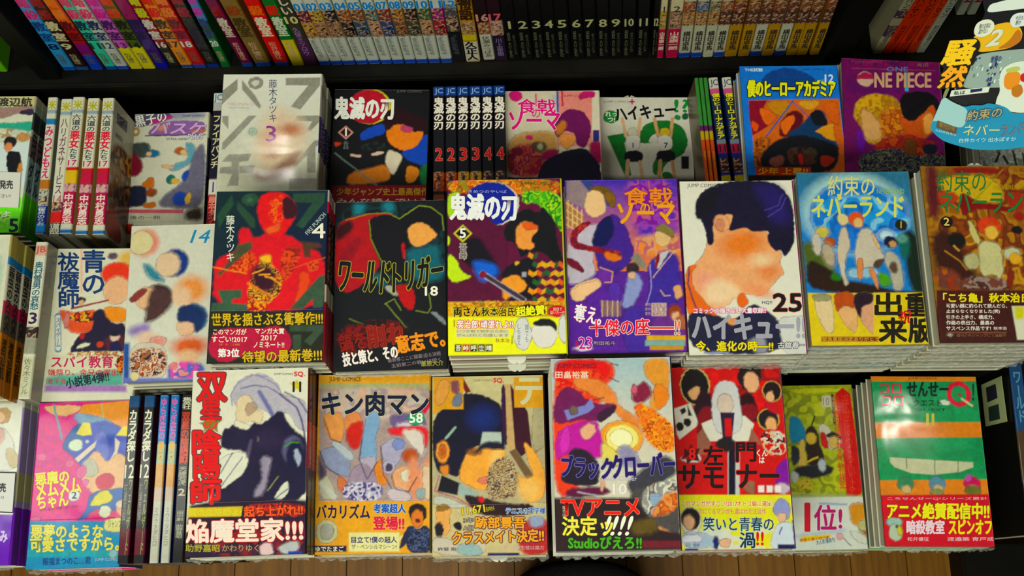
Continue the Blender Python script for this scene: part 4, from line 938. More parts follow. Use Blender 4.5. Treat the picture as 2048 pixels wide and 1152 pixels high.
('p',[21.5,-52.2,52.5,-49.6,55.8,-71.8,53.3,-87.4,19.7,-86.8],1.8,'6c3c84'),
('q',[17.5,-71.1,54.2,-71.8,54,-76.5,17.2,-75.8],0.6,'c8a030'),
('q',[15.7,-75.8,54,-76.5,53.6,-82,15.4,-81.2],0.8,'7ca098'),
('q',[20,-81.3,52.1,-81.9,51.9,-85.8,19.8,-85.2],0.6,'b88c3c'),
('e',45.7,-47.9,6.1,6.9,0,1.2,'8c4428'),
('e',46.1,-52.7,4.3,4.6,0,0.9,'d0a488'),
('p',[42.9,-55.8,55.6,-49.7,56.2,-65.5,48.5,-65.4],1.2,'a06444'),
('l',[27.5,85.8,27.4,75.6],1.1,0,'c8642c'),
('e',-43.5,-82.5,9.2,2.8,0,0,'c8bcc8'),
('q',[23.7,-39.2,37.9,-39.5,37.7,-43.3,23.5,-43],0,'c8b4a8'),
('q',[23.5,-43.7,37.7,-43.9,37.5,-47.7,23.3,-47.5],0,'c8b4a8'),
('q',[23.3,-48.1,37.4,-48.4,37.2,-52.2,23.1,-51.9],0,'c8b4a8')],[('食戟',[1.9,60.9,49.5,60,50.5,78.5,2.8,79.4],'d8882c','6c1c5c',0.5,2),
('の',[17.4,52.2,26.9,52,27.4,62.1,17.9,62.3],'e09c30','6c1c5c',0.5,2),
('ソーマ',[-5.2,41.8,50,40.7,51.2,61.6,-4.3,62.7],'e09c30','6c1c5c',0.5,3),
('奪え。',[-52.3,-55.5,-26.7,-60.6,-23.1,-43.5,-48.8,-38.3],'ecdce0','a02464',0.5,2),
('十傑の座',[-36.7,-71.1,20.1,-70.1,20.3,-54.3,-36.7,-55.3],'d8244c','ece4e0',0.5,2),
('――!!',[19.8,-70.4,48.9,-70.9,49.8,-56.7,20.5,-56.2],'d8583c','ece0d0',0.5,1),
('23',[-47.7,-83.1,-35.4,-83.3,-35,-72,-47.3,-71.8],'b83c94','ecdce8',0.5,2),
('附田祐斗',[-33.5,-79.4,-12.8,-79.8,-12.7,-76,-33.3,-75.7],'b0a8b8','3c2050',0.2,0),
('附田祐斗',[24.3,-42.7,37,-43,37.1,-39.8,24.5,-39.5],'7c4c58',None,0,0),
('原作',[17.4,-42.3,22.6,-42.4,22.8,-39.2,17.5,-39.1],'b8a8a0',None,0,0),
('佐伯 俊',[24.1,-47.2,36.7,-47.4,36.9,-44.2,24.2,-44],'7c4c58',None,0,0),
('原作',[17.2,-46.7,22.4,-46.8,22.6,-43.6,17.3,-43.5],'b8a8a0',None,0,0),
('森崎友紀',[23.9,-51.6,36.5,-51.9,36.7,-48.7,24,-48.4],'7c4c58',None,0,0),
('原作',[16.9,-51.2,22.2,-51.3,22.3,-48.1,17.1,-48],'b8a8a0',None,0,0),
('連\n載',[-51.6,-81.4,-48.2,-81.5,-48,-74.6,-51.4,-74.5],'b82850',None,0,1)]),
('B8',[0.2239,0.2931,1.0016,-0.0082],0.113,'d0cec0','8c2c5c','white paperback with a dark blue and peach shape and bold 25',5,None,[('p',[-34.8,14.7,-24.6,52.6,-7,55.7,19,43.7,33.2,23.6,40,10.4,36.3,3.9,40.8,-9.1,33.5,-12.3,26.6,-21.8,16.6,-31.3,2.9,-27.9,-8.1,-31,-21.3,-43.6,-53.5,-41.6,-56.1,-4.6,-44.8,3.4],0.9,'d4a078'),
('e',1.7,22.4,21.4,13.7,10,6.9,'cc7c44'),
('e',24.7,-5.7,9.2,7.6,0,4.6,'cc8458'),
('e',19.3,5.8,9.2,5.3,0,4.6,'dcc09c'),
('e',-35,-14.6,12.2,9.2,0,6.1,'d89c84'),
('p',[-36.7,-17.8,-19.2,-11.5,-0.1,-26.3,-21.1,-40.4,-39.3,-35.4],4.6,'dcc0a0'),
('e',14,-24.9,12.2,5.3,-20,3.8,'d0906c'),
('p',[-56.1,-2.9,-48,1.8,-43.3,1.8,-50,-6.3,-49.3,-20.8,-39.2,-33.8,-30.6,-45,-23.5,-54.7,-17.5,-56.3,-57.4,-55.8],0.6,'d0702c'),
('l',[-51.6,-0.6,-53.7,-17.5,-49.3,-35.2,-44.6,-46.4],1.2,0,'2c2c5c'),
('p',[-7.3,-31,-1.6,-25.5,5.4,-36,-2.7,-42.2,-7.1,-39],0.8,'cc6c34'),
('p',[-56.6,-41.5,-21.8,-51.5,-9.6,-53.3,7,-36,21.7,-45.7,33.1,-57,33.8,-87.5,-56,-86.4],0.8,'262640'),
('p',[-21.8,-51.5,-6.4,-51.7,-13.2,-61.1],0.8,'cc9060'),
('p',[-1.8,-73.8,16.8,-69.4,18.6,-86.6,6.4,-86.4],1.8,'8c8c98'),
('p',[-42.2,-84.2,-17.8,-83.8,-18,-86.9,-42.3,-86.5],0.8,'8c90b0'),
('p',[30.3,-53.8,39.8,-50.7,61.3,-51,58,-88.6,33.7,-88.3,32.1,-69.6],0.9,'c4c4be'),
('p',[-42.1,64.6,-34.2,77.9,-16.2,86.2,9.5,89.2,34.9,87.1,46.9,78.5,53.6,63.2,54.1,39.9,51.7,20.1,41.3,7.1,38.9,17,32.4,13.8,25.6,27,29.3,35.2,19.9,35.4,12,34.6,6.1,40.5,-13.2,34.2,-5.9,49,-7.1,54,-18.3,52.5,-26.7,44.3,-26.4,22.8,-32,21.2,-34.8,41.1,-37.4,49.4,-42.1,49.5],0.6,'1a1630'),
('p',[-41.4,62.9,-32.7,76.2,-16.4,82.8,-22.5,60.9,-27.7,54.3,-40.7,47.8],3.1,'14121e'),
('p',[15.5,84,41,83.6,49.1,66.6,50.4,43.2,31.5,43.5,26.7,63.6],6.1,'2c2460'),
('l',[26.2,56.9,39.3,61.7,44.9,73.4],1.2,0.5,'4c4484'),
('l',[28.9,50.2,42.2,58.4,47.8,70],0.9,0.5,'544c90'),
('e',-17.2,44.2,7.9,9.2,0,0.8,'d4a078'),
('e',-18.9,42.5,4.3,6.1,0,2.7,'b88068')],[('JUMP COMICS',[-49.1,80.7,-18.1,80.2,-17.8,85.3,-48.8,85.8],'4c4c54',None,0,0),
('コミックス描き足し大量収録!!',[-50,-47,19.3,-47.3,19.6,-41.9,-49.7,-41.6],'ece0e0','c85c88',0.5,2),
('ハイキュー!!',[-52.2,-71.6,54.8,-73,56.8,-49.4,-50.8,-48],'9c9ca4','c8c8cc',0.2,3),
('25',[26.6,-45.8,53.5,-46.2,55,-28.6,27.9,-28.3],'16141c','cc6c4c',0.8,3),
('HQ!!',[16.3,-38.8,25.9,-39,26.2,-35.5,16.6,-35.3],'3c5064',None,0,2),
('今、進化の時―!!',[-49.8,-83.6,23.3,-84.6,24.1,-74.9,-49.2,-74],'e0c820','16141c',0.5,3),
('古舘春一',[28.1,-82,54.8,-82.4,55.3,-76.1,28.6,-75.8],'f0f0e8','3c3c44',0.5,1)]),
('B9',[0.3407,0.3001,1.0024,-0.0048],0.113,'54808c','6c7468','sky blue paperback with small 1 and black on yellow lettering',8,-36.1,[('g',1.6,87.2,-5.9,12,'3c7088','2c7cb8',[-57.2,90,59.2,87.9,44.9,-37.6,-68,-35.7]),
('e',-2.6,45.1,50.4,41.2,0,6.1,'a8c8c4'),
('e',-1.3,41.7,45.1,37.4,0,3.1,'2c78bc'),
('n',[-45.3,62.6,51.7,64.3,48.8,24.2,19.5,14.8,-36,25.7],4.6,['2c78bc','2468ac','4490c8','88b8d0'],16.8,3),
('e',26.5,21.3,7.6,5.3,0,3.1,'b8d0d8'),
('p',[-57.3,16.1,-47.7,17.6,-35,2.6,-24.4,-17.1,-22.2,-26.8,-53.2,-26.3,-57.4,-3.5],3.1,'4c5c24'),
('p',[-54.1,-2,-39,-7.1,-20.3,-23.6,5.7,-27.3,26.7,-34.1,61.8,-37.9,-55.7,-36.7],1.5,'2c1c14'),
('p',[42.9,27.6,55.1,24.1,64.9,0.9,63.4,-37.9,44.9,-37.6,41.6,-11.7],2.4,'14261c'),
('p',[35.9,21.1,48.6,22.6,47.7,1.2,39.2,-5.2],2.1,'1c6058'),
('p',[-32,-15.4,-21.3,-17.2,-21.9,-23.6,-31.2,-23.5],1.2,'2c6c1c'),
('p',[13.3,-14.5,25.3,-18,27.2,-29.3,14.6,-30.7],1.5,'4c8c20'),
('p',[-14.4,-10.8,13.6,-11.3,16,-17.8,6.4,-20.9,-15.5,-22.1],1.5,'90b0bc'),
('e',-14.3,38.6,5.5,6.4,0,0.6,'c8bc90'),
('p',[-18.4,28.7,-11.8,31.9,-9,12,-14.7,2.3,-17.8,-14,-14.4,-27,-19.3,-29.3,-22.2,-10.7,-23.9,4.1],0.9,'bcb09c'),
('e',-1.7,38.4,7.9,7.3,0,0.9,'cc6030'),
('e',0.3,35,4.9,5.2,0,0.9,'ccac7c'),
('p',[0.5,28.4,11.6,29.8,16.2,13.2,24,-1.7,14.3,-4.8,12,-11.2,-6.6,-10.9,-6.9,2.1],1.2,'b8b0a0'),
('p',[-5.6,-1.2,2.2,-1.3,-1.7,-24,-5.6,-23.9],0.6,'c48458'),
('p',[4.3,-11.1,10.5,-11.2,14.6,-30.7,11.9,-34.7],0.6,'c48458'),
('p',[11.5,28.2,19.3,13.2,18.6,6.6,14.4,11.6],0.6,'c8a880'),
('e',-36,25.7,6.9,6.1,0,1.5,'b8ac58'),
('p',[-47.3,22.6,-37.6,25.7,-38.1,2.7,-45.9,2.8],1.5,'b8b0a4'),
('e',-29.7,15.3,5.5,4.9,0,0.5,'a85424'),
('e',-31.9,2.6,6.1,12.2,10,2.1,'a89c84'),
('e',30.1,14.6,6.9,5.8,0,0.8,'141c38'),
('e',31.7,12.1,3.7,3.7,0,0.8,'b48c64'),
('p',[23.1,4.9,30.9,4.8,37.6,-5.2,38.9,-21.4,36,-34.3,26.7,-34.1,26.9,-18,21.7,-8.1],1.2,'a8a494'),
('e',29.9,-11.5,4,5.2,0,1.2,'584438'),
('e',41.8,17.7,5.5,4.6,0,1.5,'5c9080'),
('p',[11.2,-4.7,24,-1.7,16.7,-11.3,10.5,-11.2],0.9,'50402c'),
('q',[-55.6,-35.6,66.5,-37.7,60.2,-90.1,-60.2,-88.1],0,'c8b41c'),
('p',[-49.5,-37.6,-32.4,-36.3,-32.9,-74.4,-40.9,-77.4,-50.8,-52],0.9,'ccb894'),
('p',[-52.6,-37.6,-33.9,-36.3,-33.9,-44.3,-50.1,-44],0.9,'908c6c'),
('p',[-31.6,-36.3,-10.6,-35.1,-9.3,-52.7,-11.5,-74.8,-17.6,-74.7,-28.3,-58.7],0.9,'cca478'),
('p',[-32,-35.5,-11.3,-34.3,-10.8,-52.7,-22.7,-47.7,-29.7,-57.1],0.8,'a85428'),
('p',[-10.8,-36.7,7.2,-35.4,10.7,-53,8.1,-78.3,-0.8,-75,-8.7,-62.2],0.9,'c4987c'),
('p',[-11.4,-35.9,7.2,-35.4,6.8,-46.6,-5.9,-49.6,-7.3,-63.8,-12,-49.5],0.8,'2c1c28'),
('q',[7.9,-36.2,61.9,-37.1,56,-86.9,2.7,-86],0,'c8b41c'),
('l',[-37.1,30.7,-14.6,52],0.9,0,'9cb08c'),
('e',41.8,32,5.8,5.5,0,0,'1c241c'),
('q',[-46.4,-78.9,7.9,-79.8,7.4,-84.5,-46.8,-83.6],0.5,'7c3c34')],[('約束の',[-27,63.1,19,62.3,21.2,83.5,-25,84.3],'c8c890',None,0,1),
('ネバーランド',[-44.8,41.6,45,40.1,47.6,62.7,-42.8,64.2],'c8c870',None,0,2),
('NEVERLAND',[21.6,64.8,48.6,64.3,49.1,69.4,22.1,69.9],'94b060',None,0,1),
('1',[39.8,28.7,43,28.6,43.8,35.6,40.6,35.6],'c8a860',None,0,2),
('重',[36.2,-59.8,56.1,-60.1,58.8,-37.9,38.7,-37.5],'201c14',None,0,3),
('出',[7,-59.3,31.6,-59.7,34,-37.4,9.3,-37],'201c14',None,0,3),
('来',[8.1,-85.3,34,-85.7,36.7,-62.2,10.6,-61.7],'201c14',None,0,3),
('版',[36.3,-85.8,56.1,-86.1,58.9,-62.6,39,-62.2],'201c14',None,0,3),
('祝',[28.5,-66.8,40.7,-67,42.2,-54.3,29.9,-54.1],'c01c20',None,0,2),
('緊急重版決定ありがとう',[-46,-83.3,7.4,-84.2,7.9,-80.1,-45.6,-79.2],'c8a048',None,0,1)]),
('B10',[0.4555,0.2959,0.9823,-0.0145],0.113,'8c6420','6c5c44','golden brown paperback with green title and dark band',8,-37.3,[('n',[-52.9,89.8,62.7,88.8,53.2,-37.9,-55.6,-37.2],3.1,['8c5c1c','a0741c','6c3818','84481c','b08824'],13.8,9),
('p',[-51.3,89.7,-40.2,87.9,-40.1,60.5,-45.4,26.9,-53.1,43.7],3.1,'5c2428'),
('p',[-27.4,87.8,23.8,85.7,29.1,77.1,13.5,80.6,-18.8,79.2],1.5,'842818'),
('p',[-40,75.9,-10.7,79.1,6.9,79,21.4,66.9,19.2,49.9,-9.4,50.1,-36.9,60.5],2.5,'b89c20'),
('p',[-20.5,63.8,-3,50.1,25.2,46.5,30.7,39.7,-6.8,45,-17.3,36.7,-22.7,45.2],0.9,'7c2018'),
('p',[-43.1,62.3,-27.1,62.1,-21.7,53.6,-33.8,45.2,-41.6,47],1.8,'a84420'),
('p',[20.5,60.1,41.9,63.3,38.7,39.6,25,44.8],2.2,'943818'),
('p',[-52.1,23.6,-25.6,20,-22.4,-6.4,-11.8,-22.9,15,-32.8,14.4,-37.7,-50.9,-37.2,-54.6,0.4],4.6,'3c2018'),
('e',-28.9,11.8,8.9,7.7,0,1.2,'1c1814'),
('e',3.6,26.5,11.5,9.2,0,1.2,'bc4c1c'),
('e',5.2,19.8,6.5,7.1,0,0.9,'cca858'),
('p',[-16.9,33.3,-11.8,30,-5.9,13.2,-9.9,6.7,-15,16.6],0.6,'b8b078'),
('p',[-9.5,10,1.8,11.5,12.4,8.1,12,-19.8,6.3,-27.9,4,-21.4,-10.5,-24.5,-9.9,-6.5],1.2,'b8b488'),
('p',[-25.2,-3.1,-12.2,0.1,-8.7,-9.8,-14.4,-18,-23.4,-14.6],1.2,'a8a47c'),
('l',[-41.9,1.9,-28.9,-8,-22.9,-17.1],1.2,0,'b0803c'),
('l',[-32.7,6.8,-28.5,1.8],1.8,0,'b8904c'),
('e',22.1,-1.8,8,6.5,0,1.2,'b0b494'),
('e',24.6,-6.8,6.2,5.8,0,0.9,'c89c48'),
('e',29.9,22.1,5.2,4,0,0.6,'1c1814'),
('n',[-25.9,-22.8,15.8,-26.3,14.4,-37.7,-32.3,-37.3],1.5,['6c4438','8c7c74','503028'],6.2,0),
('n',[-54.5,-12.8,-30.2,-19.5,-29.2,-37.4,-52.5,-37.2],2.5,['8c3c28','6c4034','a05c2c'],9.2,0),
('p',[17.5,-13.3,22.9,-19.9,17.7,-36.1,11.5,-36],0.9,'783018'),
('e',33.4,36.3,4.6,4.6,0,1.5,'8c2c20'),
('q',[-54.1,-37.2,61,-38,53.9,-89,-59.7,-88.2],0,'4c2020'),
('q',[-50.8,-50.1,43.7,-50.8,38.5,-88.9,-55.1,-88.2],0.6,'44201c'),
('q',[14.7,-53,43.4,-53.2,38.9,-85.7,15.9,-85.5],0,'c8c8b4'),
('q',[17,-53.8,26.4,-53.8,24.9,-65,16.9,-66.6],1.2,'c0bc20'),
('l',[-9.4,50.1,23.6,84],0.9,0,'7c8c30'),
('e',-37.1,30.7,6.2,5.8,0,0,'1c140c'),
('l',[-48.6,-78.2,6.1,-78.5],0.5,0,'8c5c48'),
('e',-46.5,-80.7,2.5,1.4,0,0,'a0a090')],[('約束の',[-43.2,61.4,4.7,61,7.4,83.3,-40.7,83.6],'2c7040',None,0,0),
('ネバーラ',[-42.3,40.3,18,39.8,20.7,61.8,-39.9,62.2],'2c7440',None,0,1),
('ンド',[22.7,39.8,54.4,39.5,57.4,61.5,25.5,61.7],'2c7440',None,0,1),
('NEVERLAND',[13,63.5,44.9,63.3,45.6,68.4,13.6,68.6],'a8943c',None,0,0),
('2',[-40.1,27.2,-34.8,27.1,-33.9,34.8,-39.3,34.9],'d0bc78',None,0,2),
('「こち亀」秋本治氏大絶賛',[-49.2,-49.1,62.4,-49.9,63.7,-40.9,-48.2,-40.1],'d8cc2c','3c2c10',0.5,3),
('可愛い顔に釣られて読んだら、',[-47,-54.6,10.3,-55,10.8,-50.8,-46.5,-50.4],'d8d0c8',None,0,2),
('止まらなくなりました(笑)',[-47.6,-60,2.6,-60.4,3.2,-56.2,-47.1,-55.9],'d8d0c8',None,0,2),
('引きの上手さ、構成力、',[-48.2,-65.5,-3.4,-65.8,-2.9,-61.6,-47.7,-61.3],'d8d0c8',None,0,2),
('作画の表出力、最高の',[-48.8,-70.9,-4.1,-71.2,-3.6,-67,-48.4,-66.7],'d8d0c8',None,0,2),
('サスペンス作品です!',[-49.4,-76.2,-7.9,-76.5,-7.4,-72.4,-49,-72.1],'d8d0c8',None,0,2),
('秋本治',[-5.2,-75.9,7.2,-76,7.6,-72.8,-4.8,-72.8],'d8d0c8',None,0,1),
('週刊少年ジャンプにて連載中',[-40.6,-82.5,5.5,-82.8,5.9,-80,-40.3,-79.6],'8c6c58',None,0,0)]),
('C0',[-0.5911,0.1171,1.1641,0.0136],0.113,'ccccc0','9a8cb0','white paperback with purple lower band and a pale figure shape',4,-35.5,[('e',34.5,70.8,8.3,8.8,0,0.9,'b09468'),
('e',31.1,69.1,5.5,6.6,0,0.9,'ccac90'),
('p',[21.3,56.7,35.6,58.9,47.7,44.9,51,28.6,57.3,17.7,47.2,10.9,25.6,11.6],1.5,'c4c4bc'),
('p',[39.8,32.6,44.9,36,54.8,26.7,56.6,15.9,47,12.7],1.5,'b8a888'),
('p',[24.8,58.4,35.7,58,38.7,45.2,27.2,33],2.6,'c09c94'),
('q',[-83.8,-31.3,62.1,-36.2,58.1,-90.2,-77.2,-85.6],0,'6c34a8')],[('しじみ',[27.5,-63.6,51.3,-64.4,50.2,-52.3,26.3,-51.5],'c8b8dc',None,0,3)]),
('C1',[-0.4664,0.1131,1.1604,0.0117],0.099,'c42484','6a5a88','hot pink and blue paperback with chunky yellow title and cyan band',4,-36.6,[('n',[-57.2,91.2,70.2,87,77.7,-43.1,-46,-39.1],0.7,['c42c88','c82478','b82c90'],3.7,0),
('q',[-2.3,84.8,70.1,88.8,72.6,45.2,21,63.1,-7,74.9],0.4,'cc8c14'),
('p',[-47.7,85.4,-2.3,84.8,-7.1,76.7,-23,71.8,-37.8,75.9],0.7,'cca87c'),
('p',[-13.9,71.5,-7.1,76.7,20.5,70.4,35.5,62.6,29,52,3.5,56.4],1.1,'6c8ca8'),
('l',[-34,84.9,-22.6,48.3],2.2,0,'6c94a0'),
('l',[17.7,85,20.5,70.4],1.5,0,'a8a880'),
('p',[-22.2,39.3,-11.3,60.5,10,65.3,24.4,66.6,41.2,58.8,50.9,47.7,55.6,29.6,50,4.9,26,-8.4,3,13.5,-8.8,28.1,-18.3,35.6],0.9,'4454a8'),
('p',[-22.1,37.5,-17.8,51.7,-6.3,65.8,5,60,0.5,47.5,-11,33.5],0.9,'1c5c94'),
('p',[17.3,65,41.2,58.8,36.6,46.3,18.5,46.9],2.2,'1c54a4'),
('p',[10.9,52.6,25.1,55.7,30.4,30.4,24.2,16.4,16.3,27.3],1.5,'6470b4'),
('q',[-6.9,26.3,15.1,45.2,13.8,38.1,-3,22.6],0.4,'c8bca8'),
('q',[34.6,48.2,40.4,42.6,37.7,28.4,27.8,16.2,35.6,33.8],0.4,'c8bca8'),
('p',[-2.4,13.7,15.6,38,27.6,19.8,41,33.6,56.5,15.3,58,-9.4,40.9,-19.4,19.3,-15.2,4.1,-0.6],0.9,'cca884'),
('p',[0.6,22.5,12.7,27.4,20.9,12.9,14.3,6.1,3.4,8.2],1.8,'a8a898'),
('e',27.4,1.2,10.1,8.8,10,0.4,'b41c54'),
('q',[-7.5,53.2,-0.8,65.6,6.5,64.5,9.6,51.7,0.3,50.8],0.4,'c8bc14'),
('q',[35.4,50,42.9,59.7,71.9,57.8,72.5,47],0.4,'c8bc14'),
('e',-7.1,40.9,7.7,6.6,0,0.2,'c0ccb8'),
('e',5.2,44.3,2.2,2.2,0,0,'b0bcc0'),
('e',-42.9,29.2,5.1,4.8,0,0,'c86490'),
('e',-11.5,21.4,4.6,4.4,0,0,'c86490'),
('e',6.6,0.7,3.3,3.7,0,0,'c870a0'),
('e',1.4,11.8,5.1,7.3,-20,0,'c46490'),
('p',[-2.7,-40.5,9.7,-28.8,10.1,-9.6,50.7,-5.7,75.4,-3,76.4,-20.5,41.6,-29.8,17.1,-34.2],0.7,'14609c'),
('p',[11.2,-25.4,19.1,-11.7,29.4,-6.7,38.9,-15.8,30.5,-22.5],0.6,'c0b814'),
('p',[6.7,-35.6,23.6,-25.8,39.8,-29.8,40.4,-38.5],0.6,'c02c70'),
('e',29.2,-30.3,6.2,6.2,0,0,'c0c4b0'),
('p',[40.9,-19.4,58.4,-16.4,59.8,-39.1,41.9,-35],0.9,'cc9c84'),
('e',44.7,-23,4.4,4.4,0,0,'c0b4a0'),
('e',-44.4,-36.6,7.3,2.9,0,0,'c86490'),
('q',[-63.8,-37.2,77.6,-41.7,81.3,-106.2,-58,-101.7],0,'1c84a8'),
('q',[-61.1,-67,79.3,-71.5,79.8,-79.1,-60.4,-74.6],1.1,'3c94a0'),
('e',41,-74.5,4.8,4.8,0,0,'84a8ac'),
('p',[28.6,-46.7,31.5,-38.2,49.1,-37,53.3,-47.5,50.1,-52.6,32.5,-52],0.6,'c0bc7c'),
('e',-4.8,-12.3,6.1,6.1,0,0,'c8ccc8')],[('悪魔の',[-45.8,-0.8,-10.6,1.7,-13.1,15,-48.4,12.4],'ccc41c',None,0,3),
('メムメム',[-43.3,-14.2,2.9,-9.2,-0.4,6.2,-46.8,1.2],'ccc41c',None,0,3),
('ちゃん',[-41.7,-26.1,-9.5,-23.2,-12.2,-9.6,-44.6,-12.5],'ccc41c',None,0,3),
('2',[-6.9,-15.7,-1.9,-15.9,-2.5,-8.5,-7.4,-8.4],'243868',None,0,3),
('四谷啓太郎',[-39.5,-28.4,0.7,-25.5,0,-22.1,-40.2,-24.9],'8c2c58',None,0,0),
('悪夢のような',[-46.3,-55.5,29.4,-57.9,28.4,-44.1,-47.5,-41.7],'ccc468','5c7c6c',0.4,3),
('可愛さですから。',[-45.8,-69.9,47.1,-71.3,45.8,-56.8,-47.3,-55.4],'ccc468','5c7c6c',0.4,3),
('眼福まつのこ…君',[-31.5,-84,18.2,-83.9,17.4,-76.3,-32.4,-76.4],'1c4c84',None,0,2),
('JUMP COMICS',[22.3,-81.9,48.5,-82.7,48.3,-79,22,-78.1],'a0b8b8',None,0,0),
('ジャンプ',[34,-47.7,48.1,-48.2,47.5,-39.5,33.4,-39.1],'4c5c44',None,0,0)]),
('C3',[-0.2532,0.1182,1.0259,0.0132],0.113,'cac8b8','5c1418','white paperback with red vertical title, grey haired shape and small 11',5,-37.6,[('p',[-19.4,61.4,-14.9,74.4,-3.7,82.4,12.7,83.5,26.1,73,29.6,61.3,52.5,57.2,56.2,35.8,56.4,24.5,46.6,28,36.5,44.7,30,44.9,23.6,41.8,10.4,48.8,0.5,52.5,-12.5,51.3],1.6,'a8a4ac'),
('l',[-17.4,53.1,-19.4,63,-13.3,74.4,1.2,82.2,16.1,80],1,0.5,'8480a0'),
('l',[-9.8,69.3,3.2,72.2,16.3,70,27.9,63],1.2,0.5,'6c6890'),
('l',[8.3,65.4,16.8,51.9,21.9,41.9],4,0.8,'6c6c94'),
('l',[27.9,63,44.5,49.3,49.7,36.1,53.2,18.1],1.6,0.7,'40386c'),
('l',[32.8,64.5,46,57.5,54.4,44.1],1.3,0.7,'50487c'),
('l',[6.2,82,22.8,73.1,27.9,66.3],1,0.5,'7c789c'),
('p',[-11.2,62.7,1,63.1,3.9,49.1,13.7,45.5,10.8,34.1,4.2,37.6,-2.2,36.2,-13.6,36.6,-14.1,51.3],1.3,'c8b89c'),
('p',[-6,52.7,3.6,57.3,7.1,49,-2.4,41.1],1.3,'a08c78'),
('p',[-15.3,38.3,-10.4,38.1,4.4,31.1,14,34,23.9,28.8,23.5,45.1,28.4,44.9,28.6,33.5,14.4,22.7,-13.1,23.6],1,'c8c4b0'),
('p',[-27,27.3,-23.2,32.1,-19.9,30.3,-16.8,35.1,-12.6,31.7,-2,28.1,4.2,37.6,9.2,32.6,20.4,40.3,26.7,46.6,32.4,45.6,33.4,38.2,45,24.9,56.5,18,58.3,-44,-26.8,-41.1,-32.1,-26.8,-54.3,-29.2,-54.8,-19.7,-32.2,-25.2,-22.7,-24,-3.9,-11.9,0.5,0.6,-4.6,10.4,-27.2,11.2],0.8,'1e1638'),
('p',[-29.2,1.7,-12.6,9.1,-1.3,7.1,-0.2,-2.5,-5.4,-13.5,-24.1,-27.1,-30.7,-23.7,-26.5,-8],0.5,'c8c8b8'),
('l',[-26.3,-11.2,-15.8,7.6],0.8,0,'40407c'),
('l',[-25.1,-23.1,-6,3.3],0.7,0,'40407c'),
('p',[10.1,3.5,22.9,3.1,18.6,-15.9,15.9,-31.6,6.4,-36,6.2,-28.1,13.9,-18.9],1.6,'8c8494'),
('p',[24,-36.5,30.1,-25.7,38.7,-18.9,38.2,-32.3,30.4,-38.3],0.5,'c4c4b4'),
('l',[25.5,-36.6,38.1,-27.6],0.7,0,'40407c'),
('l',[19,-28.5,28.2,-16.2],1.2,0.5,'7c7c54'),
('e',41.3,8.9,10.2,13.2,0,1.3,'5c5878'),
('e',43.9,2.4,8.6,14.8,0,1.3,'14143c'),
('l',[34,12.3,40.4,16.1,46.8,15.1],1.5,0.5,'3c8434'),
('p',[42.1,8.8,46.9,10.3,50.4,-1.1,47.3,-8.9,43.9,-0.8],0.8,'9ca4b4'),
('e',8.8,19.6,1.5,2.3,0,0,'b8b4a8'),
('l',[1.6,18.3,-1.2,3.9],2.6,1.3,'5c5470'),
('e',17.7,19.3,13.2,9.9,0,4.9,'2c2040'),
('q',[-53.8,-40.2,-11.1,-33.8,59,-39.3,60,-100.9,-60.6,-96.9],1.3,'241430'),
('n',[-3,-40.3,54.3,-41.5,54.5,-54.7,-2.6,-51.3],0.7,['7c1c18','b83c14','4c1424'],3.3,0),
('q',[-55.3,-42.5,-4.5,-42.6,-5.8,-51.9,-54.9,-51],0.5,'c0ac38'),
('n',[-33.7,-67.2,60.9,-55,61.4,-90.4,-32.8,-88.7],1.6,['801c28','241430','5c1838'],9.9,0),
('p',[12.4,-78,23.4,-75.3,26.8,-87.7,12.7,-88.7],0.8,'c8b0b0'),
('p',[28.2,-80.1,48.6,-74.6,50.3,-85.4,33.1,-87.9],1,'a8acac'),
('q',[39.3,-85,51.9,-85.5,52,-89.3,39.4,-88.9],0,'1c40a0'),
('q',[-48.5,37,-40.5,40,-25.9,39.5,-31.4,35.6,-30.3,27.4,-37.7,32.2,-44,27.9,-43.5,34.4],0,'7c7844'),
('q',[44,76.6,46,73.2,50.3,72.5,47.1,69.8,48.5,64.8,44.2,67.4,40,65.1,41.2,70,36.7,73,41.8,73.3],0,'b8ac34')],[('双',[-51,58.3,-23.3,57.4,-24.3,84.7,-52.2,85.7],'c01c2c','403c44',1.3,3),
('星',[-47,41,-28.3,40.4,-29.1,60.9,-47.9,61.5],'c02028','403c44',1,3),
('の',[-44.2,31.1,-31.2,30.7,-31.6,40.5,-44.6,40.9],'c8502c','7c7040',0.7,3),
('陰',[-52.8,7.3,-27,6.4,-27.9,29.8,-53.9,30.7],'c82824','503c40',1.2,3),
('陽',[-51,-15.1,-27,-15.9,-27.8,5.6,-52,6.4],'c82824','503c40',1.2,3),
('師',[-52.3,-38.7,-25.2,-39.6,-26.1,-16.7,-53.4,-15.8],'c82824','503c40',1.2,3),
('JUMP COMICS',[21.8,81.2,40.6,80.5,40.6,82.8,21.7,83.5],'6c6c6c',None,0,0),
('SQ.',[41.5,78.8,51.7,78.5,51.6,83.8,41.4,84.1],'c0404c',None,0,3),
('11',[40.6,64.6,48.2,64.3,48,73.9,40.4,74.2],'201c14',None,0,3),
('起ち上がれ!!',[-2.4,-52.5,52.3,-52.5,51.7,-42.8,-3,-42.8],'d8641c','7c1414',0.5,3),
('真の陰陽師よ!',[-54.2,-49.8,-5,-51.5,-5.2,-44.6,-54.5,-43],'c8bc50',None,0,2),
('焔魔堂家!!!',[-56,-74.3,52.7,-76.1,52,-55.3,-57.4,-53.5],'e4ccc0','a81c20',1,3),
('助野嘉昭',[-55.8,-82.4,-24.3,-83.5,-24.6,-76.8,-56.1,-75.7],'9c9444',None,0,2),
('かわりゆく',[-22,-83.3,11.8,-84.4,11.6,-78.3,-22.2,-77.1],'9c8c70','3c2424',0.5,1)]),
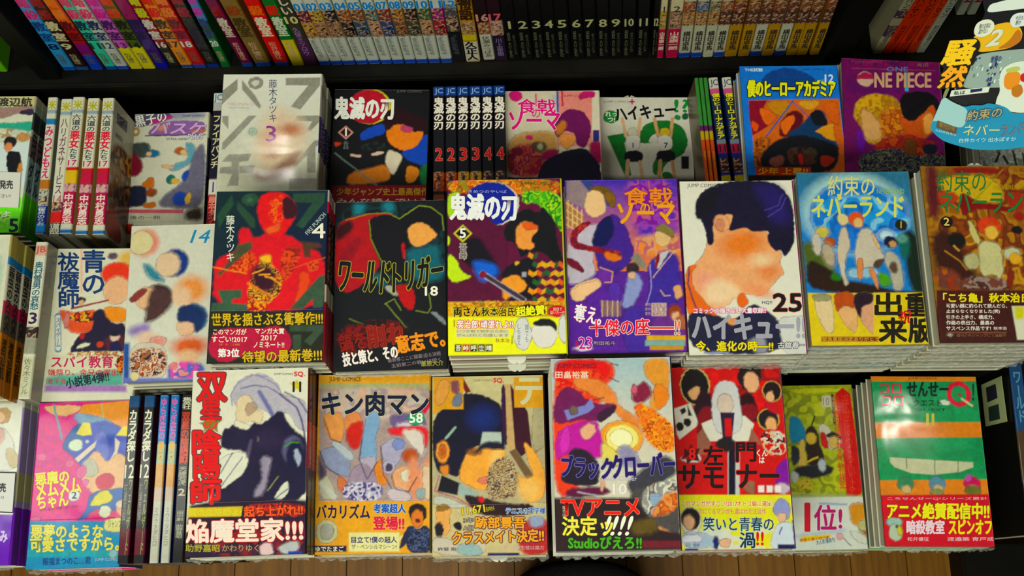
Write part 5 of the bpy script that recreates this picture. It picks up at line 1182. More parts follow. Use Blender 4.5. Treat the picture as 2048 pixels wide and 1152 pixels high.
('C4',[-0.1397,0.1187,1.0665,0.0009],0.113,'c4941c','7c6c2c','yellow paperback with round navy title and green 58 disc',4,-36.4,[('q',[-66.1,90.4,66.9,87.4,66.9,77.3,-65.8,80.3],0,'c4941c'),
('q',[-55.9,80,57.8,77.5,57.8,72.2,-55.7,74.7],0.5,'9c9c74'),
('q',[-55.7,74.7,57.8,72.2,57.6,-39.1,-52.8,-36.7],0.5,'9c8c88'),
('n',[-55.7,75,57.8,72.5,57.7,40.9,-54.9,43.4],1.7,['c0a090','b0a8a0','a08c8c'],10,0),
('p',[-51,49.9,-30.4,51.1,-29.8,21.5,-36.3,20,-44.6,23.5,-49.8,36.7],1,'c8905c'),
('e',-21.1,39.3,9.2,11.7,0,1.3,'c48458'),
('p',[-29.9,26.4,-25.2,37.8,-10.5,42.4,-11.8,19.5,-16.6,13.1,-23.1,13.2],1.3,'b83830'),
('p',[-11.8,22.7,-8.9,45.7,-4,52.2,4.2,48.7,6,38.8,1.2,25.7,3.2,-0.3,-8,-16.2,-14.7,0.1],1,'7c98b4'),
('p',[-14.8,4.9,3.1,6.2,1.6,-5.1,-6.3,-16.2,-14.7,-3.2],1.3,'a49ca8'),
('p',[-54.1,12.3,-41.1,16.9,-26.3,10,-22.9,0.2,-22.6,-14.2,-34,-12.4,-47.1,-4.1],1.3,'8890a8'),
('p',[-44.5,20.2,-34.7,21.6,-18.1,6.6,-22.9,0.2,-34.5,10.2],1,'a8b0b4'),
('l',[-54.1,12.3,-47.1,-4.1,-34,-12.4,-22.4,-22.2],0.8,0,'2c284c'),
('p',[-22.7,-6.2,-9.8,0,5,-13.2,11.7,-37.3,-27,-36.5],2,'948494'),
('p',[0,-3.5,8,4.4,13.1,-13.4,13.2,-23,5.1,-22.8,1.7,-14.8],1,'c48040'),
('p',[-36.4,-12.3,-27.4,-15.7,-23.9,-28.6,-33.6,-30],1.3,'c0744c'),
('p',[-53.6,-5.5,-43.7,-12.2,-33.5,-36.3,-52.8,-35.9],2.3,'b4b09c'),
('l',[-50.8,-20,-38.4,-33.1],5,0.7,'b8bcb0'),
('p',[-55.7,10.7,-50.5,0.8,-45.3,-12.1,-54.9,-18.3],2,'4c4458'),
('p',[14.1,45.2,27.3,48.2,48.7,44.4,52,34.5,33.9,31.6,17.5,33.6],1.3,'6c5c84'),
('p',[20.8,38.4,48.7,39.5,50.3,26.3,40.5,24.9,24.1,28.5],1.7,'c0b8c0'),
('p',[11,33.7,53.6,36.1,53.6,14.8,47.1,11.7,34,25,17.6,25.4],1.3,'c83c44'),
('p',[24.1,31.8,48.7,31.2,50.3,1.9,40.6,11.8],1.7,'c8c0b8'),
('p',[6.3,15.8,17.6,23.7,27.4,21.9,30.8,8.8,22.7,-4,14.7,-10.2,9.7,-0.5],1.3,'a09cb0'),
('e',24.2,17.1,5.7,5.7,0,1.3,'7c88b4'),
('e',14.6,-5.4,6.7,6.7,0,1.3,'a8a4b4'),
('e',14.9,-5.7,3.7,3.7,0,0.8,'4c3c58'),
('e',35.7,5.4,8.3,6.7,0,1.7,'a8542c'),
('e',30.1,-17,12.5,12.5,0,1.3,'cc9c78'),
('e',33.3,-13.8,7,6,0,1,'c8c4b0'),
('e',36.1,-15.2,1.7,1.7,0,0,'4c5c74'),
('p',[34.1,2.2,42.2,5.3,43.9,-10.9,50.3,-1.3,56.9,8.2,56.8,-38.3,34.2,-37.8],3.3,'cc8c6c'),
('p',[47.1,-1.3,57.7,-7.9,57.6,-38.3,48.7,-38.1],2.3,'c8b49c'),
('p',[13.2,-26.2,27.7,-24.9,37.5,-33.1,37.5,-38.6,14.9,-38.2],1.7,'bcb0b4'),
('p',[40.7,-26.8,52,-26.2,50.4,-36.5,42.3,-38],1,'8c9c9c'),
('l',[6.3,15.8,9.8,-13.3,18,-26.3],0.7,0,'2c2444'),
('l',[17.9,-13.5,21.3,-26.4,34.2,-29.8,42.2,-15.6],0.7,0,'4c2c34'),
('l',[-11.8,22.7,-14.8,3.3,-6.3,-16.2,3.2,-0.3],0.7,0,'3c3454'),
('l',[-50,43.3,-42.9,23.4,-33,19.9],0.7,0,'5c3430'),
('n',[-30.6,-18.9,8.3,-19.7,8.5,-38,-30.2,-37.2],0.7,['4c4470','a8a4b8','c8c4c8','6c6490'],4.3,4),
('q',[43.7,52.8,55.3,64.2,57.8,57.5,50.3,46],0.5,'b82050'),
('q',[-62.5,-36.5,66.5,-39.3,66.2,-102.4,-60.6,-99.7],0,'cc981c'),
('e',41.3,42.9,8.3,8,0,0.2,'1c8c6c'),
('e',-44.8,-66,10.9,11.4,0,0.2,'b4b08c'),
('e',-44.8,-66,6.7,7.5,0,0.8,'9c9c90'),
('q',[-23.2,-67.2,25.6,-68.3,25.7,-86.1,-22.9,-85.1],0.5,'ccc894'),
('q',[25.6,-72.2,32,-69.2,25.6,-76.8],0,'ccc894'),
('q',[-57.2,-78.9,-25.3,-79.6,-25.2,-85.4,-57.1,-84.7],0,'1c183c'),
('p',[34.3,-50.4,35.9,-42.6,43.1,-40.3,50.4,-43.7,52.3,-52.4,48.8,-58.6,37.5,-56.8],0.5,'1c1410'),
('e',43.1,-55.3,6,8.7,0,0.5,'c47840'),
('e',43.3,-57.2,2.3,2,0,0,'5c1c28'),
('p',[31.2,-64.5,37.6,-61.5,44,-67.1,50.4,-61,56,-66.6,57.5,-88.4,32.9,-87.8],0.5,'242c4c'),
('n',[32.8,-64.5,56.8,-65,56.7,-86.8,34.5,-86.3],0.3,['242c4c','4c5878','1c1c34'],3,0),
('p',[25.7,-84.6,28,-72.2,34.4,-64.5,36.8,-69.3,31.2,-80.1],0.5,'242848')],[('キン肉マン',[-51.7,47.4,53.6,45.1,53.6,68.4,-52.3,70.7],'141838','b8b890',0.8,3),
('58',[35.2,38.1,48,37.8,48,47.4,35.2,47.7],'d8dcc8',None,0,3),
('JUMP COMICS',[-45.9,80.1,-14.4,79.5,-14.5,85.5,-46.1,86.2],'6c541c',None,0,1),
('バカリズム',[-54.8,-53.2,-3.4,-54.3,-3.6,-40.9,-55.1,-39.8],'141c4c',None,0,2),
('考案超人',[0.2,-49.2,31.6,-49.9,31.5,-41.2,0.1,-40.5],'1c58a4','b8c4c8',0.5,3),
('登場!!',[0.4,-65.1,30,-65.7,30,-53.5,0.3,-52.8],'c01c4c','d0a080',0.5,3),
('目立て!僕の超人',[-20.6,-77.1,23.3,-78,23.2,-72.1,-20.7,-71.2],'34346c',None,0,2),
('ザ・ペンシルマシーン!',[-20.5,-83,23.3,-83.9,23.3,-79.6,-20.6,-78.6],'6c6c78',None,0,1),
('ゆでたまご',[-55,-84.4,-27.9,-85,-28,-80.3,-55.2,-79.8],'d8d4c0',None,0,2)]),
('C5',[-0.0259,0.1148,1.0691,-0.0007],0.113,'b8ac84','3c1420','paperback with cut paper corner tiles and large black and peach shape',4,-38.4,[('g',6.1,89.1,5.2,26.7,'bcb48c','a8a084',[-56.3,90.3,63.5,87.9,59.7,-39.7,-56.2,-37.4]),
('q',[-25.9,88,-17.6,72.5,-22.7,70.9,-27.6,81.2],0.5,'6c241c'),
('p',[-56.3,41.3,-51.2,51.2,-37.8,61.1,-24.3,71.8,-5.9,68.9,12.4,60,15.5,43.2,16.6,14.9,5,10.2,-4.8,20.3,-18.1,15.6,-24.9,0.9,-31.6,-13.6,-39.8,-8.6,-51.3,-8.3,-56.2,11.4],0.7,'14142c'),
('e',-6.2,45.3,13.6,11.9,0,6.8,'20306c'),
('p',[-29.9,-5.5,-21.5,14,-4.9,18.6,16.6,14.9,14.7,0.1,4.5,-19.2,-5.4,-27.1,-18.5,-22,-29.9,-15.3],1,'d49c54'),
('p',[1.7,15.2,16.6,13.3,8,-6.3,-0.3,-9.4],3.4,'d8b070'),
('e',-14.9,12.2,6.8,3.4,0,1.7,'7c5030'),
('e',-4.5,-15.8,7.1,3.4,0,1.7,'c8786c'),
('e',-46.3,12.9,6.8,11,0,0.8,'d49450'),
('e',-46.6,12.9,3.7,7.1,0,1.7,'a85c30'),
('p',[-49.6,-1.8,-39.7,1.2,-39.8,-11.8,-48,-8.4],1,'c88444'),
('q',[-6.4,31.6,11.9,31.2,12.5,18.3,-9,17.9],0.7,'a8b4ac'),
('l',[-43,26,-33.8,36.7],2.4,0.3,'8ca494'),
('p',[-6.5,22,15.1,21.5,16.6,13.3,-4.9,15.3,-14.9,10.6],1.4,'1c1830'),
('p',[12.7,78.7,17.8,78.6,18.2,13.2,13.5,26.6],0.5,'3c1c40'),
('q',[16.9,79.4,24.5,79.3,25.7,13.1,44.1,-13.5,37.4,-17.4,18.2,13.2],0.5,'b89c74'),
('q',[22,79.3,39,51.1,42.3,14.4,31.3,6.4,25.7,14.7],0.5,'3c1428'),
('q',[25.7,14.7,44.1,-12.7,37.4,-17.4,19.9,11.5],0.5,'6c5840'),
('p',[54.9,22.4,44.6,6.1,38,9.5,48,12.6],0.8,'8c6c2c'),
('n',[-0.1,0.4,18.2,9.9,27.8,-6.7,27.2,-32.6,1,-36.9,-3.8,-25.5],0.5,['a8946c','4c3844','b8a88c','7c6440'],2.7,3),
('p',[27.8,-6.7,30.9,-13.2,44,-15.1,37.9,3,34.1,19.5,36.6,21.1,47.9,7.7,54.1,-7.2,55.4,-20.2,51.7,-36.3,36.9,-39.2,29.1,-22.9],0.8,'d8a058'),
('e',38.8,-26.4,10.2,10.2,0,5.1,'dcb070'),
('p',[46.1,66.1,58.6,65.9,58.1,19,44.6,9.4,41.8,29.3],1.4,'a49c80'),
('q',[-47.2,-10,-28.3,-18.6,-31.7,-29.8,-51.3,-25.4],0.5,'141420'),
('q',[-30,-18.5,-12,-28.6,-18.6,-34.9,-31.7,-28.2],0.5,'94a4a0'),
('p',[-28.4,-28.3,-8.8,-31.9,14,-38.8,43.4,-39.3,43.1,-50.5,-12.3,-51],1,'2c141c'),
('p',[-54.6,-27.7,-33.3,-34.6,-18.7,-42.9,-54.6,-40.6],0.8,'b4b4a8'),
('l',[-53.8,-25.3,-31.7,-33,-18.7,-41.3],1,0,'a04064'),
('l',[-49.7,-10,-53.8,-24.5],1,0,'a84c6c'),
('p',[-12.1,-33.4,-7.1,-29.5,-3.9,-36.8,-8.8,-38.3],0.5,'b81c3c'),
('q',[-55.4,87.8,-25.1,88,-25.3,54.9,-46.2,55.3,-55.4,49.6],0.3,'c4941c'),
('p',[-51.2,83.4,-39.4,86.6,-39.5,69.6,-47.9,57.9,-54.6,61.4],1.7,'c89458'),
('p',[-38.6,83.1,-29.3,84.7,-29.4,69.3,-36.1,71.2],1.4,'7c4c5c'),
('p',[-36.1,67.8,-26,72.7,-27,57.5,-36.2,57.7],1,'6c7484'),
('q',[25.5,86.1,55.8,86.3,55.8,54.9,35.8,55.4,25.7,55.6],0.3,'c4941c'),
('p',[-53.8,-45.4,-46.4,-38.4,-36.6,-42.6,-39.9,-50.5,-38.4,-63.3,-44.9,-69.5,-51.4,-63],1,'cc9c64'),
('p',[-53.8,-40.6,-44.8,-37.6,-36.6,-42.6,-51.3,-45.5],1,'84642c'),
('e',-49.7,-63,4.2,7.6,0,0.5,'1c1824'),
('p',[-36.7,-56.9,-28.6,-54.7,-27,-63.5,-33.5,-63.4],0.5,'141420'),
('p',[-56.2,-69.2,-41.6,-69.5,-28.7,-79.2,-6,-70.2,-3,-87.6,-56.2,-86.6],1.7,'b8b0a0'),
('p',[-32,-76,-12.5,-76.4,-6.2,-87.5,-32,-87],1.7,'8ca4a4'),
('p',[30,-55.1,59.4,-52.5,58.3,-88.8,26.1,-88.2],1.7,'a83838'),
('q',[-2.9,-85.2,27.7,-85.8,27.7,-88.5,-3,-87.9],0,'141c58'),
('p',[36.6,-52,51.3,-50.7,52.6,-60.3,39.6,-63.2],1.7,'8c98b0')],[('テ',[27.5,58.9,54.2,58.3,54.9,84.6,28,85.2],'c0bc9c',None,0,3),
('JUMP COMICS',[-15,82.3,4.4,81.9,4.4,84.3,-15,84.7],'8c846c',None,0,0),
('SQ.',[5.2,80.5,15.3,80.3,15.4,85.4,5.3,85.7],'c0404c',None,0,3),
('11,671',[-26.6,-49.8,-4.7,-47.3,-5.8,-39.3,-27.6,-41.9],'c8b82c','3c2c24',0.5,3),
('名の中から',[-3.7,-46.2,4.4,-45.2,3.8,-40.4,-4.3,-41.4],'b8a848',None,0,1),
('テニスの王子様',[15.5,-48.6,53.8,-49.3,53.9,-43.6,15.6,-42.8],'3c60a8','b8c0c4',0.5,2),
('3年',[-26.1,-56.4,-16.4,-56.5,-16.3,-51.8,-26.1,-51.6],'a0988c','58504c',0.3,1),
('A組',[-26.2,-63.5,-16.5,-63.7,-16.4,-58.9,-26.2,-58.7],'a0988c','58504c',0.3,1),
('跡部景吾',[-14.8,-61.8,33.9,-62.8,34.1,-52,-14.7,-51],'e09c1c','501c3c',1,3),
('クラスメイト決定!!',[-36.6,-76.8,51.6,-75.5,51.5,-63.5,-36.9,-64.8],'e09c2c','501c3c',1,3),
('許斐 剛',[-51.1,-82.6,-33.3,-82.9,-33.3,-79.5,-51.1,-79.1],'3c3c54',None,0,1),
('次の氷帝生徒は誰だ',[10,-82.5,52,-83.3,52.1,-79.3,10.1,-78.4],'c8a8b0',None,0,0)]),
('C6',[0.091,0.114,0.9878,-0.0021],0.113,'b8b4ac','3c2c30','orange and grey paperback with plum shape and bold red lettering',5,-40,[('g',19.4,85.6,16.6,25.5,'9cb0b4','c0bcac',[-54.4,88.7,61.7,86.5,54.2,-41.3,-58,-39.2]),
('p',[-54.4,87.9,-6.5,86.9,3,81,3.3,69.5,-5.9,63.1,-8,50.1,-14.8,42.1,-23.5,23,-33.5,-36.6,-58,-40.8],1.6,'d4501c'),
('p',[-54.4,87.9,-8.1,87,1.1,76.1,-14,61.6,-30.2,58.7,-52.7,62.3],1.6,'c83420'),
('n',[-52.3,75.4,-10.1,77.9,-7.5,63.1,-17.5,55.2,-53.1,49.3],1.6,['d4502c','c83824','d8682c'],6.5,0),
('p',[-37.9,70.2,-13.7,69.8,2,58,4.6,43.4,20.1,33.4,26,22.1,13.2,22.3,1.1,38.6,-14.4,51.8,-33.4,60.3],1.3,'cc8450'),
('p',[30.9,87,55.2,86.6,52.9,60.3,46.2,41,34.6,34.7,33.7,47.7,40.8,60.6,30,70.6],1.3,'c8904c'),
('p',[37.8,65.5,50.5,60.4,53,47.3,39.4,34.7],1,'cc8040'),
('p',[18.3,62.6,23.1,60.9,29.9,67.3,35.9,59,37.2,52.5,27.1,44.6,17.5,46.4],1.3,'7c2c44'),
('e',20.5,57.7,2.6,4.9,0,1,'c06474'),
('n',[17.4,43.1,27.2,46.2,39.5,36.3,51.8,28,57.4,13.5,53.4,-0.7,43.9,-0.5,31.5,6.1,25.8,18.9],1,['d8841c','cc641c','d89c2c','a84c1c'],4.2,2),
('e',6.4,12.9,20.3,16.3,0,1.3,'d89018'),
('e',7.2,12.9,15.5,12.7,0,1.6,'dccc7c'),
('e',6.4,12.9,10.6,8.5,0,1.6,'dcd8b0'),
('p',[-54.7,47.7,-44.6,62.2,-33.4,60.3,-21.1,45.5,4.6,45,1.1,37,-10.5,27.6,-31.2,31.2,-55.4,25.2],0.8,'6c2858'),
('q',[-45.3,39.5,-25.9,44,-20.1,50.3,-17.2,42.2,-23,37.4,-42.4,30.6],0.5,'7c80b4'),
('p',[-14.9,37.3,4.6,45,-0.6,35.4,-13.8,26],0.7,'3c2038'),
('e',-36.5,39.3,4.2,4.2,0,0.8,'6c5c50'),
('p',[-45.8,23.4,-31.2,29.6,-15.3,29.3,-12.4,19.6,-11.2,10,-7,-2.7,-19.8,-5.6,-30.7,0.9,-45,-0.4,-54.7,-8.1,-54,17.2],1,'b03c94'),
('p',[-49.1,20.3,-40.9,26.5,-40.1,4.2,-51.4,-1.9],1.6,'c04ca8'),
('p',[-31.5,21.6,-24.9,27.8,-17,26.1,-17.3,18.1,-23.9,11.9,-30.2,13.6],0.8,'d0a488'),
('p',[-43.3,1.1,-35.3,5.7,-22.7,0.7,-15.2,-8.9,-14.1,-21.4,-20.7,-30.6,-49,-27,-50.4,-20.7,-40.8,-17.8],1,'2c2030'),
('p',[-51.8,-17.6,-39.1,-14.7,-15.7,-21.4,-16,-29.2,-47.4,-27.8],0.8,'241c2c'),
('p',[-46,-31.7,-11.2,-29.3,-2.1,-37.2,-46.3,-41],1.3,'5c1840'),
('p',[-14.1,-21.4,-9.4,-21.5,-11.5,-35.5,-14.6,-33.9],0.7,'c89c84'),
('l',[-35.1,-35,-17.9,-38.4],1.1,0,'a4a0a8'),
('p',[-4,-5.9,7.8,9.7,20.1,-0.1,24.2,-12.7,-1.1,-12.3],2,'8c88a0'),
('p',[-12.7,13.2,2.7,0.3,5.3,-12.4,-12.1,-12.1],1.6,'c8bc6c'),
('p',[9.4,-25,47,-0.6,55.8,-13.3,53.7,-22.7,23,-37.6,10.5,-35.9],2,'3c3c44'),
('p',[10.6,-34.3,26.5,-30,48.6,-28.8,55.9,-38.3,56.2,-85.6,26.8,-85.1,15.9,-52.9],1.6,'4c4848'),
('n',[23.3,-31.5,55.3,-22.7,55.9,-38.3,34.4,-59.4,22.2,-53],1,['8c8c88','c8c4b4','5c5c60','a89c90'],6.5,6),
('e',35.3,-42.5,5.9,5.5,0,1,'8ca0b4'),
('n',[41.8,-38,56.1,-35.2,53.6,-50.6,43.9,-56.5,28.1,-59.3],1.3,['d0743c','c8905c','a85c34'],6.5,0),
('p',[34,-65.5,43.2,-68.7,55.1,-78,53.3,-82.5,41.2,-77.8],0.8,'c89464'),
('q',[-58,-39.6,16.5,-40.9,23.8,-53.1,33.9,-68.5,56.9,-73.5,57.6,-87.9,-59.4,-88],1.3,'2c1c20'),
('p',[10.8,-62,34.5,-57.9,35.2,-73.1,11.8,-74.2],2,'5c4c20'),
('q',[20.9,-78.9,56.6,-79.6,56.2,-85.6,20.6,-85],0.8,'6c2430'),
('l',[-17.7,48.7,-8,50.9],0.5,0,'3c3440'),
('l',[-2.4,69.6,6.3,65.3],0.5,0,'3c3440'),
('l',[-0.2,82.7,6.2,81.2],0.5,0,'3c3440')],[('TVアニメ',[-51.1,-56,19.2,-57.3,19.9,-41.9,-50.6,-40.6],'d83420','e0a884',0.5,3),
('決定ッ',[-50.4,-73.1,-5.3,-73.9,-4.6,-57.2,-49.9,-56.3],'d8d064','4c4c18',0.5,2),
('!!!!',[-14.1,-73.4,8.5,-73.9,14.4,-57.2,-8.2,-56.8],'ece8cc',None,0,2),
('Studioぴえろ!!',[-45.3,-84.8,19.8,-86,20.3,-75.1,-45,-73.9],'4c9c1c','1c2c10',0.5,3),
('制\n作\nは',[-49.9,-56.3,-46.1,-56.4,-45.8,-47.2,-49.6,-47.1],'c8b8a0',None,0,0),
('ブラック',[-50.1,-21.1,-4.5,-24.3,-2.6,-4.8,-48.4,-1.5],'281c5c','8884b4',0.7,3),
('クローバー',[-3.3,-23.1,53.5,-21.2,53.6,-0.8,-3.5,-2.7],'281c5c','8884b4',0.7,3),
('10',[-3.4,-37.5,8.8,-37.7,9.3,-28.1,-3,-27.9],'dcd4d4',None,0,1),
('田畠裕基',[-52.5,69.7,-21.8,69.1,-21.5,75.7,-52.3,76.3],'e8c4b4',None,0,2),
('JUMP COMICS',[-50.6,78,-14.2,77.3,-14,82.9,-50.5,83.6],'6c2c34',None,0,1),
('Black Clover',[-12.7,-25.2,18.8,-25.8,19,-22,-12.5,-21.4],'b8b0c0',None,0,1)]),
('C7',[0.2082,0.1153,1.049,-0.0014],0.113,'b81420','6c4858','red paperback with black title, white shape and yellow band',4,-36.3,[('n',[-54.5,92.6,61.1,90.3,57,43.1,-57.3,45.4],1.7,['b81420','c8201c','8c1028'],20.2,1),
('e',-30,69.2,14.8,19.4,0,0.3,'c8b87c'),
('e',-30,69.2,13.5,17.8,0,0.5,'1c1418'),
('p',[-37.8,65.1,-25.8,69.9,-24.6,63.2,-30.1,54.9,-35,56.6],0.7,'c8a078'),
('q',[-24.3,66.5,-14.7,61.3,-13.1,36.2,-30.2,28.2,-34.1,44.9],1.3,'2c1424'),
('p',[11.5,77.7,17.4,89.4,31,90.9,37.1,83.9,34.2,68.7,26.7,58.8,15.7,67.4],0.7,'241818'),
('e',26.1,72.3,7.7,10.4,0,0.8,'d0a484'),
('p',[13.6,60.7,25.3,62.2,30.7,45.3,29.4,30.4,13.6,39],1,'2c1018'),
('e',45.4,62.6,9.8,10.4,0,0.3,'c8a064'),
('e',45.4,62.6,8.4,9.4,0,0.5,'241418'),
('e',43.3,57.6,4.4,5.4,0,0.7,'cca480'),
('e',39.8,35.1,10.8,11.1,0,0.3,'c8a85c'),
('e',39.8,35.1,9.4,9.8,0,0.5,'241820'),
('e',41.8,30.1,5.4,7.1,0,0.8,'d0a074'),
('p',[36.2,51.9,49.4,51.6,50,38.3,40.4,43.5],0.8,'b02c38'),
('q',[-53,47,-35.2,52.5,-28.3,31.5,-48.2,17,-50.4,22,-51.8,40.3],0.5,'ccc8bc'),
('q',[-46.4,46,-41.3,48.4,-39.9,44.2,-44.6,41],0,'241c24'),
('q',[-38.7,50.9,-34.4,39.9,-38.5,40],0,'241c24'),
('e',-47.4,29.4,3.7,4,0,0,'1c181c'),
('e',-40.1,33.7,3.7,4,0,0,'1c181c'),
('p',[-29.1,44.8,-17,51.3,-11.3,37.8,-17.3,23,-30.9,16.7],1,'7c1828'),
('p',[12.8,50.7,29.4,50.4,29.8,35.3,14.6,30.7],1,'7c1828'),
('q',[-25.8,32.3,-7.9,39.4,16.9,38.9,25.3,30.5,18.3,14.1,-22.8,14.9],0.5,'ccc8bc'),
('p',[-15.2,54.6,-9,71.3,0.5,75.3,11,70.9,13.3,57.4,13.8,42.3,14.7,32.3,8.9,20.9,-10.8,21.3,-14.9,34.6],0.7,'c0c0c0'),
('e',-1.3,51,8.1,10.4,0,0.8,'c4b4a8'),
('q',[-6.9,42.7,7.2,42.4,2.8,16,-6.3,16.2],0.5,'2c1c38'),
('q',[-3.1,36.8,3.5,36.7,3,19.3,-3.6,19.5],0.3,'b81c28'),
('q',[-30.6,21.6,-25.2,28.1,-18,13.2,-22.1,1.8,-31.9,2],0.5,'8c6050'),
('q',[22.6,27.2,31.1,10.6,18,10.8],0.5,'8c6050'),
('p',[28.8,22.1,45.7,26.7,54.1,10.1,42.9,-6,34.2,7.2],0.8,'c03028'),
('n',[28.9,23.8,55.3,23.3,54.9,0.3,33.6,0.7],0.7,['c0342c','c8a884','c8c4bc','5c1c24'],4.7,5),
('p',[42.3,-12.5,56.5,0.3,54.1,-36.9,41,-28.6],1,'7c1c94'),
('q',[-1.5,14.5,10.1,14.3,6.1,-37.5,-5.2,-37.3],0.3,'b8b8b4'),
('q',[-0.9,11.2,5.7,11.1,2.1,-37.5,-4.4,-37.3],0,'14142c'),
('e',-3.3,11.2,10.1,6.7,0,0.8,'241c20'),
('p',[6.9,-27.9,22,-21.8,20.7,-37.8,14.4,-36.1],0.8,'8c6450'),
('e',47.2,-31.9,8.4,5.4,0,0.8,'b8a8b4'),
('p',[-51.9,-4.1,-39.9,5.4,-28.6,1.9,-29.2,-6.2],0.7,'d0c8c0'),
('q',[-63.6,-35.7,66.2,-38.2,60.4,-101.5,-67.3,-99.1],0,'ccc820'),
('n',[-52.6,-68.1,53.6,-70.2,53.4,-90.5,-52.2,-88.5],2.4,['ccc820','c8c8b8','c4c8c0'],13.5,0),
('q',[4.6,-78.7,37.4,-71.4,36.2,-85.5,2.4,-86.4],1.7,'ccc81c'),
('e',-42.4,-60.5,10.4,12.8,0,0.3,'ccc8bc'),
('e',-42.3,-58.9,9.1,10.4,0,0.7,'1c1418'),
('e',-44.1,-62,5.4,7.1,0,1,'cca484'),
('p',[-51.1,-69.7,-30.3,-71.7,-13.1,-79.9,-21.6,-86,-52,-85.4],2,'a0b0c0'),
('e',-19.7,-81.3,2.7,6.1,0,0.7,'1c2c64'),
('p',[-16.2,-78.3,-4.9,-76.9,-7.2,-86.2,-16.7,-84.5],0.8,'cca488'),
('p',[35.9,-50.9,43.3,-39.8,51.1,-43.2,54.2,-54.4,47.7,-63.8,40,-58.9],1,'8c90b8'),
('p',[40.4,-54.1,50.1,-54.3,47.7,-63.8,41.2,-63.6],0.8,'cca890'),
('p',[29.5,-88.5,37.9,-65.1,51,-62.2,55.5,-67.1,54.3,-89],1,'bcc4cc'),
('q',[38.7,-84,55,-84.3,54.7,-88.7,38.3,-88.4],0,'1c2050'),
('l',[55.1,-62.3,55.2,-87.4],1.7,0,'2c4890'),
('l',[44.1,-68.4,41.1,-74.6],1.2,0,'2c3c84'),
('q',[-49.7,-86.2,-36.9,-86.5,-37,-89.1,-49.8,-88.9],0,'1c38a0'),
('p',[-51.3,-72.9,-32,-73.3,-32.5,-81.1,-51.7,-80.7],0.8,'c4c4cc'),
('q',[-44.6,8.8,-40.6,6.2,-36.9,12.7,-35.2,6.9,-29,8.5,-31.6,2,-29.9,-4.6,-37.1,-3.1,-42.3,-6.8,-43.3,-1.9,-48.6,-2.6,-45,2.2],0,'4c1020'),
('q',[24.7,-28.6,30.4,-28.7,29.9,-35.1,24.2,-35],0,'dcd0cc'),
('q',[32.8,-28.7,38.5,-28.9,38,-35.3,32.3,-35.2],0,'dcd0cc'),
('q',[41,-28.9,46.6,-29,46.1,-35.4,40.4,-35.3],0,'dcd0cc')],[('左',[-26.8,-7.9,-8,-8.2,-6.7,9.7,-25.6,10],'201014','c81c20',1,3),
('門',[5.3,-5.3,24.1,-5.6,25.5,12.3,6.6,12.7],'201014','c81c20',1,3),
('くん\nは',[24.8,-7.3,35.4,-7.5,36.5,5.6,25.8,5.8],'e0d8c8',None,0,2),
('サモ',[-52.2,-30,-9.1,-30.8,-7.6,-9.1,-50.9,-8.2],'201014','c81c20',1,3),
('ナー',[4.2,-30.3,44,-31.1,45.9,-9.3,5.9,-8.5],'201014','c81c20',1,3),
('8',[-40.4,-2.7,-34.2,-2.9,-33.4,8.5,-39.7,8.7],'d84030',None,0,3),
('vol.',[-45.3,-2.5,-40.4,-2.6,-40.1,1.3,-45.1,1.4],'d84030',None,0,1),
('このマンガがすごい!2017',[-50.5,-47,2.9,-48,3.3,-42.6,-50.1,-41.6],'c84468','d8d89c',0.3,1),
('オトコ編に選出!',[2.9,-48,36.9,-48.6,37.3,-43.2,3.3,-42.6],'c85c4c','d8d89c',0.3,1),
('次にくるマンガも選ばれた注目作',[-34.8,-54.6,29.8,-55.8,30.2,-50.4,-34.4,-49.2],'c8848c',None,0,1),
('笑いと青春の',[-31,-70.1,35.8,-71.4,36.8,-58.8,-30.1,-57.5],'1c2c3c','a8c0c8',0.4,1),
('渦',[2.4,-86.4,16.8,-86.7,17.9,-72.6,3.5,-72.4],'1c2c3c','a8c0c8',0.4,2),
('!!',[18.6,-84.2,25,-84.4,26,-72.5,19.6,-72.3],'c02c20',None,0,3),
('沼 駿',[-50.4,-84.6,-35.2,-84.9,-35,-81.8,-50.2,-81.5],'6c7484',None,0,0)]),
('C8',[0.3217,0.116,1.17,-0.0018],0.1,'8c9428','787050','olive paperback with a long red title strip and pale band',4,-23.7,[('n',[-63,90.5,60.8,88.1,48.1,-33.1,-72.3,-30.8],4.2,['8c9428','9ca42c','7c8430','a8ac34'],15.6,2),
('p',[-25.6,84.6,5.4,85.7,43.2,85,42.7,79.8,-12.5,77.4],2.1,'b0b42c'),
('p',[-23,55.1,-12.8,54.9,-7,42.8,-4,29.1,-13.7,25.9,-24,24.4],1,'247c9c'),
('p',[-13.4,29.3,-7.4,29.2,-8.2,2.2,-9.6,-4.5,-14.8,-6.1,-17.7,-1],0.7,'c0a860'),
('p',[-24.1,22.7,-14.1,20.8,-15.5,5.6,-23.6,-0.9],1,'2c3038'),
('p',[-5.5,41.1,2.5,44.3,7.6,35.7,7.5,25.5,12.2,11.9,9.7,3.5,-6,-1.2,-7.5,19],0.9,'2c2018'),
('l',[5.1,53.7,1.3,44.3],1.7,0,'2c201c'),
('e',-0.6,29.9,5.9,6.6,0,0.9,'b8a050'),
('p',[-23.6,-0.9,1.1,2,22.8,-1,16.8,-10,-3.7,-13,-19.4,-19.4],1.4,'24242c'),
('p',[7.4,42.5,13.7,45.8,20.2,42.3,21.1,33.7,34.6,33.5,35.5,24.9,28,18.3,17.7,16.8,11.8,25.4],1,'b8b4a4'),
('p',[9.5,37.4,16.1,35.5,17.9,18.5,12.8,18.6,9.2,25.4],0.7,'b02830'),
('p',[16,33.8,23.1,37.1,31.2,33.5,34.1,28.4,17.3,30.4],0.7,'1c1c20'),
('e',23.6,25.2,5.6,6.9,0,1,'b8a05c'),
('p',[28.4,21.7,37.5,28.3,40.2,21.5,32.9,16.5],0.9,'b02c30'),
